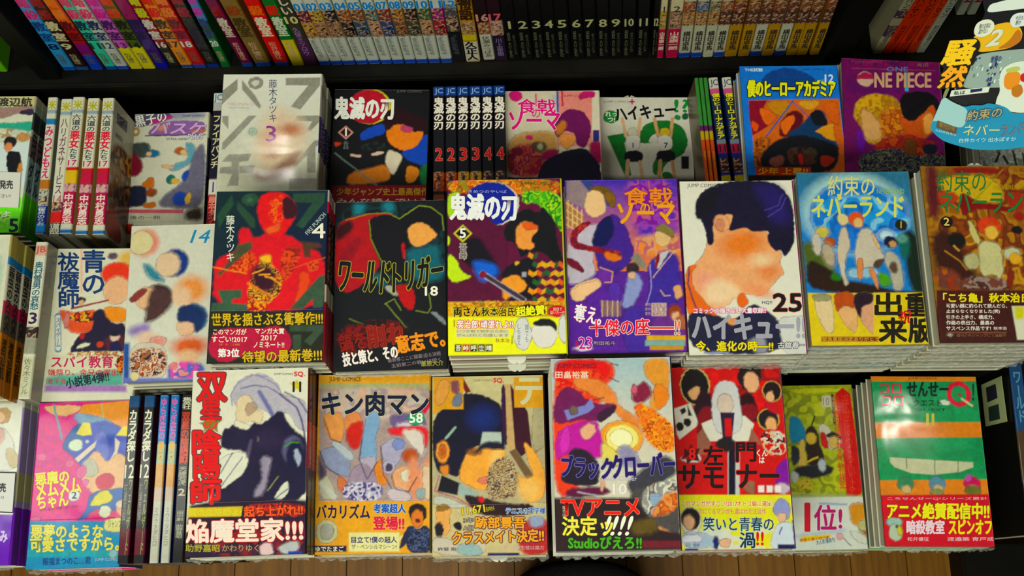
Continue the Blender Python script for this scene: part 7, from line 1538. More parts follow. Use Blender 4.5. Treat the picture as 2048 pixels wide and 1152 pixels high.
SHELF = [
((-0.557,0.642,-4.44,0.0156),'sky blue paperback spine leaning on the top shelf, left group','class comedy paperbacks leaning on the top shelf',[(0,1,'4c94c4'),(0,0.3,'4c94c4'),(0.95,1,'1c5cb0')],[('暗',0.02,0.13,'c03c78','',0.75,3),('殺',0.16,0.28,'c03c78','',0.85,3),('教',0.31,0.43,'244c84','',0.85,3),('室',0.46,0.57,'244c84','',0.85,3),('8',0.61,0.69,'1c2c50','',0.75,3),('松井優征',0.76,0.91,'5c5c50','',0.55,1)]),
((-0.5406,0.642,-4.21,0.0158),'dark brown paperback spine leaning on the top shelf, left group','class comedy paperbacks leaning on the top shelf',[(0,1,'2c1418'),(0,0.3,'2c1418'),(0.95,1,'1c5c90')],[('暗',0.02,0.13,'8c1424','',0.75,3),('殺',0.16,0.28,'8c1424','',0.85,3),('教',0.31,0.43,'c4bc98','',0.85,3),('室',0.46,0.57,'c4bc98','',0.85,3),('9',0.61,0.69,'c8c09c','',0.75,3),('松井優征',0.76,0.91,'a8a080','',0.55,1)]),
((-0.522,0.642,-3.17,0.015),'red to blue paperback spine leaning on the top shelf, left group','class comedy paperbacks leaning on the top shelf',[(0,1,'a01828'),(0,0.38,'d0601c'),(0.62,0.78,'7c1870'),(0.78,1,'1c4cb0'),(0.95,1,'1454b4')],[('暗',0.02,0.13,'d07c1c','',0.75,3),('殺',0.16,0.28,'d07c1c','',0.85,3),('教',0.31,0.43,'5c1418','',0.85,3),('室',0.46,0.57,'5c1418','',0.85,3),('松井優征',0.76,0.91,'5c5c50','',0.55,1)]),
((-0.5034,0.642,-2.3,0.0137),'mint green paperback spine leaning on the top shelf, left group','class comedy paperbacks leaning on the top shelf',[(0,1,'4cb498'),(0,0.3,'4cb498'),(0.95,1,'1c54a4')],[('暗',0.02,0.13,'c84c70','',0.75,3),('殺',0.16,0.28,'c84c70','',0.85,3),('教',0.31,0.43,'123c4c','',0.85,3),('室',0.46,0.57,'123c4c','',0.85,3),('11',0.61,0.69,'14443c','',0.75,3),('松井優征',0.76,0.91,'5c5c50','',0.55,1)]),
((-0.4889,0.642,-2.23,0.0149),'white paperback spine leaning on the top shelf, left group','class comedy paperbacks leaning on the top shelf',[(0,1,'b4b8b0'),(0,0.3,'b4b8b0'),(0.95,1,'1c54a4')],[('暗',0.02,0.13,'c84c70','',0.75,3),('殺',0.16,0.28,'c84c70','',0.85,3),('教',0.31,0.43,'2c3c60','',0.85,3),('室',0.46,0.57,'2c3c60','',0.85,3),('12',0.61,0.69,'3c5468','',0.75,3),('松井優征',0.76,0.91,'5c5c50','',0.55,1)]),
((-0.4719,0.642,-2.07,0.015),'orchid pink paperback spine leaning on the top shelf, left group','class comedy paperbacks leaning on the top shelf',[(0,1,'b86cac'),(0,0.3,'b86cac'),(0.68,1,'c4bc18')],[('暗',0.02,0.13,'c0248c','',0.75,3),('殺',0.16,0.28,'c0248c','',0.85,3),('教',0.31,0.43,'4c2460','',0.85,3),('室',0.46,0.57,'4c2460','',0.85,3),('13',0.61,0.69,'6c2c70','',0.75,3),('松井優征',0.76,0.91,'5c5c50','',0.55,1)]),
((-0.4557,0.642,-1.95,0.0158),'olive paperback spine leaning on the top shelf, left group','class comedy paperbacks leaning on the top shelf',[(0,1,'4c5c24'),(0,0.3,'4c5c24'),(0.68,1,'c4bc18')],[('暗',0.02,0.13,'c84c1c','',0.75,3),('殺',0.16,0.28,'c84c1c','',0.85,3),('教',0.31,0.43,'1c2014','',0.85,3),('室',0.46,0.57,'1c2014','',0.85,3),('14',0.61,0.69,'1c2418','',0.75,3),('松井優征',0.76,0.91,'5c5c50','',0.55,1)]),
((-0.4384,0.642,-1.55,0.0155),'deep purple paperback spine leaning on the top shelf, left group','class comedy paperbacks leaning on the top shelf',[(0,1,'3c1c6c'),(0.0,0.3,'8c1c5c'),(0.9,1,'1c2ca0'),(0.95,1,'1c2ca0')],[('暗',0.02,0.13,'8c1c5c','',0.75,3),('殺',0.16,0.28,'8c1c5c','',0.85,3),('教',0.31,0.43,'241448','',0.85,3),('室',0.46,0.57,'241448','',0.85,3),('松井優征',0.76,0.91,'5c5c50','',0.55,1)]),
((-0.4221,0.642,-1.09,0.0134),'black and red paperback spine leaning on the top shelf, left group','class comedy paperbacks leaning on the top shelf',[(0,1,'181818'),(0,0.66,'8c1c28'),(0.68,0.95,'24261c')],[('暗',0.02,0.13,'b8b82c','',0.75,3),('殺',0.16,0.28,'b8b82c','',0.85,3),('教',0.31,0.43,'c4c0b8','',0.85,3),('室',0.46,0.57,'c4c0b8','',0.85,3),('16',0.61,0.69,'c8c4b4','',0.75,3),('松井優征',0.76,0.91,'a8a080','',0.55,1)]),
((-0.4069,0.642,-0.9,0.015),'amber paperback spine leaning on the top shelf, left group','class comedy paperbacks leaning on the top shelf',[(0,1,'cc881c'),(0,0.3,'cc881c'),(0.95,1,'1c5490')],[('暗',0.02,0.13,'c83c1c','',0.75,3),('殺',0.16,0.28,'c83c1c','',0.85,3),('教',0.31,0.43,'3c2c10','',0.85,3),('室',0.46,0.57,'3c2c10','',0.85,3),('17',0.61,0.69,'40300c','',0.75,3),('松井優征',0.76,0.91,'5c5c50','',0.55,1)]),
((-0.391,0.642,-0.74,0.0158),'scarlet paperback spine leaning on the top shelf, left group','class comedy paperbacks leaning on the top shelf',[(0,1,'b01c2c'),(0,0.3,'b01c2c'),(0.95,1,'1c50a0')],[('暗',0.02,0.13,'d07c2c','',0.75,3),('殺',0.16,0.28,'d07c2c','',0.85,3),('教',0.31,0.43,'60141c','',0.85,3),('室',0.46,0.57,'60141c','',0.85,3),('18',0.61,0.69,'d0ccc0','',0.75,3),('松井優征',0.76,0.91,'5c5c50','',0.55,1)]),
((-0.3738,0.642,-1.02,0.015),'black paperback spine leaning on the top shelf, left group','class comedy paperbacks leaning on the top shelf',[(0,1,'181c18'),(0,0.3,'181c18'),(0.95,1,'183c88')],[('暗',0.02,0.13,'8c1c38','',0.75,3),('殺',0.16,0.28,'8c1c38','',0.85,3),('教',0.31,0.43,'20241c','',0.85,3),('室',0.46,0.57,'20241c','',0.85,3),('松井優征',0.76,0.91,'5c5c50','',0.55,1)]),
((-0.358,0.642,-1.4,0.0114),'dark green paperback spine leaning on the top shelf, left group','class comedy paperbacks leaning on the top shelf',[(0,1,'1c6c34'),(0,0.35,'3c84b0'),(0.35,0.5,'14482c')],[('暗',0.02,0.13,'b04ca0','',0.75,3),('殺',0.16,0.28,'b04ca0','',0.85,3),('教',0.31,0.43,'143c6c','',0.85,3),('室',0.46,0.57,'143c6c','',0.85,3),('20',0.61,0.69,'c0c8c0','',0.75,3),('松井優征',0.76,0.91,'a8a080','',0.55,1)]),
((-0.3299,0.642,1.37,0.014),'maroon paperback spine leaning beside the white and blue set','class comedy paperbacks leaning on the top shelf',[(0,1,'701c44'),(0.94,1,'1c5cb0')],[('殺',0.16,0.28,'8c1c30','',0.8,3),('教室',0.31,0.56,'c4b8a8','',0.75,3),('松井優征',0.64,0.9,'c0a088','',0.5,1)]),
((-0.3096,0.642,1.68,0.0197),'tan brown paperback spine leaning beside the white and blue set','class comedy paperbacks leaning on the top shelf',[(0,1,'7c683c'),(0.94,1,'1c5cb0')],[('殺',0.16,0.28,'8c4820','',0.8,3),('教室',0.31,0.56,'4c3c20','',0.75,3),('松井優征',0.64,0.9,'c0a088','',0.5,1)]),
((-0.2859,0.642,0.84,0.0177),'orange red paperback spine leaning beside the white and blue set','class comedy paperbacks leaning on the top shelf',[(0,1,'c8381c'),(0.94,1,'1c5cb0')],[('殺',0.16,0.28,'d8701c','',0.8,3),('教室',0.31,0.56,'e0d0b8','',0.75,3),('松井優征',0.64,0.9,'c0a088','',0.5,1)]),
((-0.2657,0.642,1.23,0.0158),'green and yellow paperback spine leaning beside the white and blue set','class comedy paperbacks leaning on the top shelf',[(0,1,'1c6c2c'),(0.62,1,'c4b818')],[('殺',0.16,0.28,'c83c1c','',0.8,3),('教室',0.31,0.56,'c8ccb8','',0.75,3),('松井優征',0.64,0.9,'c0a088','',0.5,1)]),
((-0.2485,0.642,1.69,0.0158),'purple and grey paperback spine leaning beside the white and blue set','class comedy paperbacks leaning on the top shelf',[(0,1,'50304c'),(0,0.62,'3c3c2c')],[('しい',0.06,0.28,'c8c8b4','',0.7,2),('10',0.31,0.4,'c8c08c','',0.9,3),('久保ミツロウ',0.45,0.85,'9c7cb0','',0.5,1)]),
((-0.2315,0.642,2.34,0.0142),'white spine with a blue cap marked 01, first from the left of its set','white and blue numbered spines on the top shelf',[(0,1,'bcc0b4'),(0.24,0.44,'*7c2c48'),(0.4,0.6,'*c89c50'),(0.94,1,'1c54b0')],[('01',0.145,0.235,'3c84c0','d0d8d8',0.82,3),('ひとりめの仲間',0.6,0.88,'5c6068','',0.32,0),('尾田栄一',0.63,0.86,'5c6068','',0.28,0)]),
((-0.2165,0.642,2.48,0.0147),'white spine with a blue cap marked 02, second from the left of its set','white and blue numbered spines on the top shelf',[(0,1,'bcc0b4'),(0.24,0.44,'*c0a038'),(0.4,0.6,'*a88060'),(0.94,1,'1c54b0')],[('02',0.145,0.235,'3c84c0','d0d8d8',0.82,3),('ひとりめの仲間',0.6,0.88,'5c6068','',0.32,0),('尾田栄一',0.63,0.86,'5c6068','',0.28,0)]),
((-0.201,0.642,2.37,0.0158),'white spine with a blue cap marked 03, third from the left of its set','white and blue numbered spines on the top shelf',[(0,1,'bcc0b4'),(0.24,0.44,'*1c2428'),(0.4,0.6,'*a88060'),(0.94,1,'1c54b0')],[('03',0.145,0.235,'3c84c0','d0d8d8',0.82,3),('ひとりめの仲間',0.6,0.88,'5c6068','',0.32,0),('尾田栄一',0.63,0.86,'5c6068','',0.28,0)]),
((-0.1844,0.642,2.31,0.0147),'white spine with a blue cap marked 04, fourth from the left of its set','white and blue numbered spines on the top shelf',[(0,1,'bcc0b4'),(0.24,0.44,'*a8683c'),(0.4,0.6,'*181c20'),(0.94,1,'1c54b0')],[('04',0.145,0.235,'3c84c0','d0d8d8',0.82,3),('ひとりめの仲間',0.6,0.88,'5c6068','',0.32,0),('尾田栄一',0.63,0.86,'5c6068','',0.28,0)]),
((-0.1689,0.642,2.22,0.0148),'white spine with a blue cap marked 05, fifth from the left of its set','white and blue numbered spines on the top shelf',[(0,1,'bcc0b4'),(0.24,0.44,'*8c5c34'),(0.4,0.6,'*2c5c7c'),(0.94,1,'1c54b0')],[('05',0.145,0.235,'3c84c0','d0d8d8',0.82,3),('ひとりめの仲間',0.6,0.88,'5c6068','',0.32,0),('尾田栄一',0.63,0.86,'5c6068','',0.28,0)]),
((-0.1533,0.642,2.11,0.0142),'white spine with a blue cap marked 06, sixth from the left of its set','white and blue numbered spines on the top shelf',[(0,1,'bcc0b4'),(0.24,0.44,'*6c8c84'),(0.4,0.6,'*c89c84'),(0.94,1,'1c54b0')],[('06',0.145,0.235,'3c84c0','d0d8d8',0.82,3),('ひとりめの仲間',0.6,0.88,'5c6068','',0.32,0),('尾田栄一',0.63,0.86,'5c6068','',0.28,0)]),
((-0.1383,0.642,2.0,0.0145),'white spine with a blue cap marked 07, seventh from the left of its set','white and blue numbered spines on the top shelf',[(0,1,'bcc0b4'),(0.24,0.44,'*90403c'),(0.4,0.6,'*24508c'),(0.94,1,'1c54b0')],[('07',0.145,0.235,'3c84c0','d0d8d8',0.82,3),('ひとりめの仲間',0.6,0.88,'5c6068','',0.32,0),('尾田栄一',0.63,0.86,'5c6068','',0.28,0)]),
((-0.123,0.642,1.88,0.0141),'white spine with a blue cap marked 08, eighth from the left of its set','white and blue numbered spines on the top shelf',[(0,1,'bcc0b4'),(0.24,0.44,'*b07c34'),(0.4,0.6,'*8c5c38'),(0.94,1,'1c54b0')],[('08',0.145,0.235,'3c84c0','d0d8d8',0.82,3),('ひとりめの仲間',0.6,0.88,'5c6068','',0.32,0),('尾田栄一',0.63,0.86,'5c6068','',0.28,0)]),
((-0.1081,0.642,1.74,0.0148),'white spine with a blue cap marked 09, ninth from the left of its set','white and blue numbered spines on the top shelf',[(0,1,'bcc0b4'),(0.24,0.44,'*241c1c'),(0.4,0.6,'*3c4838'),(0.94,1,'1c54b0')],[('09',0.145,0.235,'3c84c0','d0d8d8',0.82,3),('ひとりめの仲間',0.6,0.88,'5c6068','',0.32,0),('尾田栄一',0.63,0.86,'5c6068','',0.28,0)]),
((-0.0925,0.642,1.65,0.0148),'white spine with a blue cap marked 10, tenth from the left of its set','white and blue numbered spines on the top shelf',[(0,1,'bcc0b4'),(0.24,0.44,'*387040'),(0.4,0.6,'*c09474'),(0.94,1,'1c54b0')],[('10',0.145,0.235,'3c84c0','d0d8d8',0.82,3),('ひとりめの仲間',0.6,0.88,'5c6068','',0.32,0),('尾田栄一',0.63,0.86,'5c6068','',0.28,0)]),
((-0.0769,0.642,1.54,0.0145),'white spine with a blue cap marked 11, eleventh from the left of its set','white and blue numbered spines on the top shelf',[(0,1,'bcc0b4'),(0.24,0.44,'*a82c84'),(0.4,0.6,'*a8183c'),(0.94,1,'1c54b0')],[('11',0.145,0.235,'3c84c0','d0d8d8',0.82,3),('ひとりめの仲間',0.6,0.88,'5c6068','',0.32,0),('尾田栄一',0.63,0.86,'5c6068','',0.28,0)]),
((-0.0616,0.642,1.45,0.0157),'white spine with a blue cap marked 12, twelfth from the left of its set','white and blue numbered spines on the top shelf',[(0,1,'1a1c20'),(0,0.2,'b0b4ac'),(0.2,0.55,'*505458')],[('12',0.145,0.235,'3c84c0','d0d8d8',0.82,3),('ひとりめの仲間',0.6,0.88,'5c6068','',0.32,0),('尾田栄一',0.63,0.86,'5c6068','',0.28,0)]),
((-0.0431,0.642,1.99,0.018),'golden spine standing out lower than its neighbours on the top shelf','',[(0,1,'a8802c'),(0.42,0.62,'*b08c5c'),(0.7,0.98,'c4c0b0'),(0.6,0.68,'c0b02c')],[('物語',0.1,0.4,'3c2410','',0.8,3),('久正人',0.7,0.97,'201c1c','',0.75,3)]),
((-0.0223,0.642,3.35,0.0148),'dark spine reading 16 with a white foot on the top shelf','',[(0,1,'201018'),(0.44,0.6,'*a8704c'),(0.6,0.97,'b8b8a8')],[('16',0.33,0.42,'c49484','',0.9,3),('伏瀬みつばあ',0.63,0.93,'4c4c48','',0.6,1)]),
((-0.0067,0.642,3.5,0.0155),'dark spine reading 17 on the top shelf','',[(0,1,'28101c'),(0.42,0.62,'*c09c90'),(0.62,0.98,'2c2038')],[('17',0.33,0.42,'c46c74','',0.9,3),('川上泰樹',0.66,0.92,'8c7c98','',0.5,1)]),
((0.0096,0.642,3.84,0.015),'black spine with pale number 1, first from the left of its set','black numbered spines on the top shelf',[(0,1,'0c0d0f')],[('1',0.43,0.53,'b0b088','',0.62,2),('銀の匙',0.58,0.95,'6c6c54','',0.26,0),('荒川弘',0.62,0.9,'5c5c48','',0.22,0)]),
((0.0254,0.642,3.91,0.0162),'black spine with pale number 2, second from the left of its set','black numbered spines on the top shelf',[(0,1,'0c0d0f')],[('2',0.43,0.53,'b0b088','',0.62,2),('銀の匙',0.58,0.95,'6c6c54','',0.26,0),('荒川弘',0.62,0.9,'5c5c48','',0.22,0)]),
((0.0425,0.642,4.48,0.0145),'black spine with pale number 3, third from the left of its set','black numbered spines on the top shelf',[(0,1,'0c0d0f')],[('3',0.43,0.53,'b0b088','',0.62,2),('銀の匙',0.58,0.95,'6c6c54','',0.26,0),('荒川弘',0.62,0.9,'5c5c48','',0.22,0)]),
((0.0578,0.642,4.66,0.015),'black spine with pale number 4, fourth from the left of its set','black numbered spines on the top shelf',[(0,1,'0c0d0f')],[('4',0.43,0.53,'b0b088','',0.62,2),('銀の匙',0.58,0.95,'6c6c54','',0.26,0),('荒川弘',0.62,0.9,'5c5c48','',0.22,0)]),
((0.0736,0.642,4.73,0.0162),'black spine with pale number 5, fifth from the left of its set','black numbered spines on the top shelf',[(0,1,'0c0d0f')],[('5',0.43,0.53,'b0b088','',0.62,2),('銀の匙',0.58,0.95,'6c6c54','',0.26,0),('荒川弘',0.62,0.9,'5c5c48','',0.22,0)]),
((0.0914,0.642,5.19,0.0151),'black spine with pale number 6, sixth from the left of its set','black numbered spines on the top shelf',[(0,1,'0c0d0f')],[('6',0.43,0.53,'b0b088','',0.62,2),('銀の匙',0.58,0.95,'6c6c54','',0.26,0),('荒川弘',0.62,0.9,'5c5c48','',0.22,0)]),
((0.1073,0.642,5.19,0.0151),'black spine with pale number 7, seventh from the left of its set','black numbered spines on the top shelf',[(0,1,'0c0d0f')],[('7',0.43,0.53,'b0b088','',0.62,2),('銀の匙',0.58,0.95,'6c6c54','',0.26,0),('荒川弘',0.62,0.9,'5c5c48','',0.22,0)]),
((0.1232,0.642,5.2,0.0146),'black spine with pale number 8, eighth from the left of its set','black numbered spines on the top shelf',[(0,1,'0c0d0f')],[('8',0.43,0.53,'b0b088','',0.62,2),('銀の匙',0.58,0.95,'6c6c54','',0.26,0),('荒川弘',0.62,0.9,'5c5c48','',0.22,0)]),
((0.1385,0.642,5.19,0.0152),'black spine with pale number 9, ninth from the left of its set','black numbered spines on the top shelf',[(0,1,'0c0d0f')],[('9',0.43,0.53,'b0b088','',0.62,2),('銀の匙',0.58,0.95,'6c6c54','',0.26,0),('荒川弘',0.62,0.9,'5c5c48','',0.22,0)]),
((0.1545,0.642,5.2,0.0164),'black spine with pale number 10, tenth from the left of its set','black numbered spines on the top shelf',[(0,1,'0c0d0f')],[('10',0.43,0.53,'b0b088','',0.62,2),('銀の匙',0.58,0.95,'6c6c54','',0.26,0),('荒川弘',0.62,0.9,'5c5c48','',0.22,0)]),
((0.1717,0.642,5.26,0.0146),'black spine with pale number 11, eleventh from the left of its set','black numbered spines on the top shelf',[(0,1,'0c0d0f')],[('11',0.43,0.53,'b0b088','',0.62,2),('銀の匙',0.58,0.95,'6c6c54','',0.26,0),('荒川弘',0.62,0.9,'5c5c48','',0.22,0)]),
((0.187,0.642,5.24,0.0072),'black spine with pale number 12, twelfth from the left of its set','black numbered spines on the top shelf',[(0,1,'0c0d0f')],[('12',0.43,0.53,'b0b088','',0.62,2),('銀の匙',0.58,0.95,'6c6c54','',0.26,0),('荒川弘',0.62,0.9,'5c5c48','',0.22,0)]),
((0.1945,0.642,4.88,0.008),'pink footed spine with yellow picture, right after the black ones','pink footed spines on the top shelf',[(0,1,'c0b898'),(0.34,0.58,'*b09c50'),(0.58,1,'b01c54')],[('1',0.28,0.35,'3c3c40','',0.5,2),('山本崇一朗',0.62,0.88,'dcc8b8','',0.75,3)]),
((0.2095,0.642,4.93,0.0148),'pink footed spine with pale brown picture on the top shelf','pink footed spines on the top shelf',[(0,1,'c0b898'),(0.34,0.58,'*a08070'),(0.58,1,'b01c54')],[('2',0.28,0.35,'3c3c40','',0.5,2),('山本崇一朗',0.62,0.88,'dcc8b8','',0.75,3)]),
((0.2251,0.642,5.22,0.0146),'white spine in the right hand run of the top shelf, first after the pink ones','white and amber spines at the right of the top shelf',[(0,1,'b4b4a0'),(0.22,0.4,'*a0603c'),(0.36,0.54,'*b08c60'),(0.93,1,'1c4ca0')],[('01',0.12,0.2,'2c3c50','',0.8,2),('横田卓馬',0.62,0.9,'30302c','',0.6,2)]),
((0.2405,0.642,5.3,0.014),'white spine in the right hand run of the top shelf, second after the pink ones','white and amber spines at the right of the top shelf',[(0,1,'b4b4a0'),(0.22,0.4,'*5c80a0'),(0.36,0.54,'*b08c60'),(0.93,1,'1c4ca0')],[('02',0.12,0.2,'2c3c50','',0.8,2),('横田卓馬',0.62,0.9,'30302c','',0.6,2)]),
((0.2552,0.642,5.31,0.013),'white spine in the right hand run of the top shelf, third after the pink ones','white and amber spines at the right of the top shelf',[(0,1,'b4b4a0'),(0.22,0.4,'*8c8c70'),(0.36,0.54,'*b08c60')],[('03',0.12,0.2,'2c3c50','',0.8,2),('横田卓馬',0.62,0.9,'30302c','',0.6,2)]),
((0.269,0.642,5.26,0.0142),'white spine in the right hand run of the top shelf, fourth after the pink ones','white and amber spines at the right of the top shelf',[(0,1,'b4b4a0'),(0.22,0.4,'*a06c4c'),(0.36,0.54,'*5c3c34'),(0.93,1,'1c4ca0')],[('04',0.12,0.2,'2c3c50','',0.8,2),('横田卓馬',0.62,0.9,'30302c','',0.6,2)]),
((0.2841,0.642,5.23,0.0156),'amber spine in the right hand run of the top shelf, fifth after the pink ones','white and amber spines at the right of the top shelf',[(0,1,'a8841c'),(0.22,0.4,'*8c4c34'),(0.36,0.54,'*5c3c34')],[('05',0.12,0.2,'2c3c50','',0.8,2),('横田卓馬',0.62,0.9,'30302c','',0.6,2)]),
((0.3008,0.642,5.3,0.0142),'amber spine in the right hand run of the top shelf, sixth after the pink ones','white and amber spines at the right of the top shelf',[(0,1,'a8841c'),(0.22,0.4,'*8c5c34'),(0.36,0.54,'*5c3c34')],[('06',0.12,0.2,'2c3c50','',0.8,2),('横田卓馬',0.62,0.9,'30302c','',0.6,2)]),
((0.3158,0.642,5.32,0.0142),'white spine in the right hand run of the top shelf, seventh after the pink ones','white and amber spines at the right of the top shelf',[(0,1,'b4b4a0'),(0.22,0.4,'*6c4430'),(0.36,0.54,'*5c3c34'),(0.93,1,'1c4ca0')],[('07',0.12,0.2,'2c3c50','',0.8,2),('横田卓馬',0.62,0.9,'30302c','',0.6,2)]),
((0.3308,0.642,5.32,0.0149),'amber spine in the right hand run of the top shelf, eighth after the pink ones','white and amber spines at the right of the top shelf',[(0,1,'a8841c'),(0.22,0.4,'*8c5430'),(0.36,0.54,'*5c3c34')],[('08',0.12,0.2,'2c3c50','',0.8,2),('横田卓馬',0.62,0.9,'30302c','',0.6,2)]),
((0.3465,0.642,5.35,0.0138),'white spine in the right hand run of the top shelf, ninth after the pink ones','white and amber spines at the right of the top shelf',[(0,1,'b4b4a0'),(0.22,0.4,'*6c3c2c'),(0.36,0.54,'*5c3c34'),(0.93,1,'1c4ca0')],[('09',0.12,0.2,'2c3c50','',0.8,2),('横田卓馬',0.62,0.9,'30302c','',0.6,2)]),
((0.3611,0.642,5.32,0.0133),'amber spine in the right hand run of the top shelf, tenth after the pink ones','white and amber spines at the right of the top shelf',[(0,1,'a8841c'),(0.22,0.4,'*906040'),(0.36,0.54,'*5c3c34')],[('10',0.12,0.2,'2c3c50','',0.8,2),('横田卓馬',0.62,0.9,'30302c','',0.6,2)]),
((0.3748,0.642,5.27,0.0137),'amber spine in the right hand run of the top shelf, eleventh after the pink ones','white and amber spines at the right of the top shelf',[(0,1,'a8841c'),(0.22,0.4,'*8c5c38'),(0.36,0.54,'*5c3c34')],[('11',0.12,0.2,'2c3c50','',0.8,2),('横田卓馬',0.62,0.9,'30302c','',0.6,2)]),
((0.3909,0.642,5.34,0.012),'amber spine in the right hand run of the top shelf, twelfth after the pink ones','white and amber spines at the right of the top shelf',[(0,1,'a8841c'),(0.22,0.4,'*8c4c2c'),(0.36,0.54,'*5c3c34')],[('12',0.12,0.2,'2c3c50','',0.8,2),('横田卓馬',0.62,0.9,'30302c','',0.6,2)]),
((0.4709,0.642,1.32,0.0125),'cream slim spine right of the dark upright, leftmost of its group','slim spines right of the upright',[(0,1,'a8a488'),(0.4,0.75,'*584058'),(0.5,0.6,'a8a088')],[('ワンパンマン',0.1,0.5,'4c4c50','',0.6,2),('村田雄介',0.6,0.9,'5c5c58','',0.5,1)]),
((0.4842,0.642,1.39,0.0137),'orange slim spine right of the dark upright, first orange one','slim spines right of the upright',[(0,1,'cc4c14')],[('ワンパンマン',0.1,0.5,'5c1c10','',0.6,2),('村田雄介',0.6,0.9,'6c2414','',0.5,1)]),
((0.4994,0.642,2.01,0.0129),'orange slim spine right of the dark upright, second orange one','slim spines right of the upright',[(0,1,'cc4c14')],[('ワンパンマン',0.1,0.5,'5c1c10','',0.6,2),('村田雄介',0.6,0.9,'6c2414','',0.5,1)]),
((0.5142,0.642,2.92,0.0111),'orange slim spine right of the dark upright, third orange one','slim spines right of the upright',[(0,1,'cc5414')],[('ワンパンマン',0.1,0.5,'5c1c10','',0.6,2),('村田雄介',0.6,0.9,'6c2414','',0.5,1)]),
((0.5261,0.642,3.21,0.0109),'pale grey slim spine right of the dark upright, right after the orange ones','slim spines right of the upright',[(0,1,'a8ac9c')],[('ワンパンマン',0.1,0.5,'4c4c50','',0.6,2),('村田雄介',0.6,0.9,'5c5c58','',0.5,1)]),
((0.5838,0.6940000000000001,7.72,0.0106),'pale grey spine with a red 2 pushed back on the shelf','pushed back pale spines',[(0,1,'a0a494')],[('巻',0.5,0.62,'4c5068','',0.7,2),('2',0.72,0.82,'8c2444','',0.8,3),('刃牙',0.2,0.45,'4c5068','',0.7,2)]),
((0.598,0.6940000000000001,8.27,0.0106),'pale grey spine beside the card, pushed back on the shelf','pushed back pale spines',[(0,1,'a0a494')],[('巻',0.5,0.62,'4c5068','',0.7,2),('2',0.72,0.82,'8c2444','',0.8,3),('刃牙',0.2,0.45,'4c5068','',0.7,2)]),
((0.6286,0.6940000000000001,11.48,0.0087),'plain grey spine just left of the cardboard display','',[(0,1,'8c9084')],[]),
((-0.6571,0.642,-6.1,0.015),'pink spine at the left border','spines at the far left of the top shelf',[(0,1,'94585c')],[('春',0.6,0.8,'303830','',0.6,2)]),
((-0.6413,0.642,-5.42,0.01),'bright green spine at the left border','spines at the far left of the top shelf',[(0,1,'6cb020')],[('春',0.6,0.8,'303830','',0.6,2)]),
]
CARDS=[('price_card', [(-0.6489, 0.447), (-0.5848, 0.4431), (-0.5864, 0.4882), (-0.6516, 0.4916)], 0.6109207695194101, 'ccccc4', [('好評発売', [-0.6262, 0.4681, -0.5938, 0.4673, -0.595, 0.4782, -0.6274, 0.4789], '3c3c44', 2), ('ぜひお読みください!', [-0.6453, 0.457, -0.5951, 0.4559, -0.5956, 0.461, -0.6459, 0.4621], '4c4c50', 0)], 'white card reading in black characters lying on the green footed stack', None), ('price_card', [(-0.5892, 0.0868), (-0.5347, 0.0836), (-0.5358, 0.1263), (-0.5914, 0.129)], 0.6530544905292444, 'ccccc8', [('好評発売', [-0.5728, 0.1064, -0.545, 0.1058, -0.546, 0.1153, -0.5739, 0.1159], '3c3c44', 2), ('お読みください!', [-0.5826, 0.0987, -0.5463, 0.098, -0.5467, 0.1022, -0.5831, 0.1029], '4c4c50', 0)], 'white card with black border lying on the purple banded stack', '24242c')]
STICKER=[('price_label', [(0.519, 0.1569, 0.6295), (0.519, 0.1547, 0.6828), (0.519, 0.2031, 0.684), (0.519, 0.2027, 0.6326)], 'a4ac84'), ('barcode', [(0.519, 0.1814, 0.6428), (0.519, 0.1821, 0.6685), (0.519, 0.1973, 0.6684), (0.519, 0.1973, 0.644)], '2c2c38'), ('barcode', [(0.519, 0.1607, 0.6412), (0.519, 0.1596, 0.6674), (0.519, 0.1755, 0.6688), (0.519, 0.1758, 0.6435)], '2c3c34')]
POP_MATRIX=[[0.71373, 0.57747, -0.39639, 0.39243], [-0.70042, 0.58843, -0.40392, 0.39988], [0.0, 0.56593, 0.82445, 0.99879], [0.0, 0.0, 0.0, 1.0]]
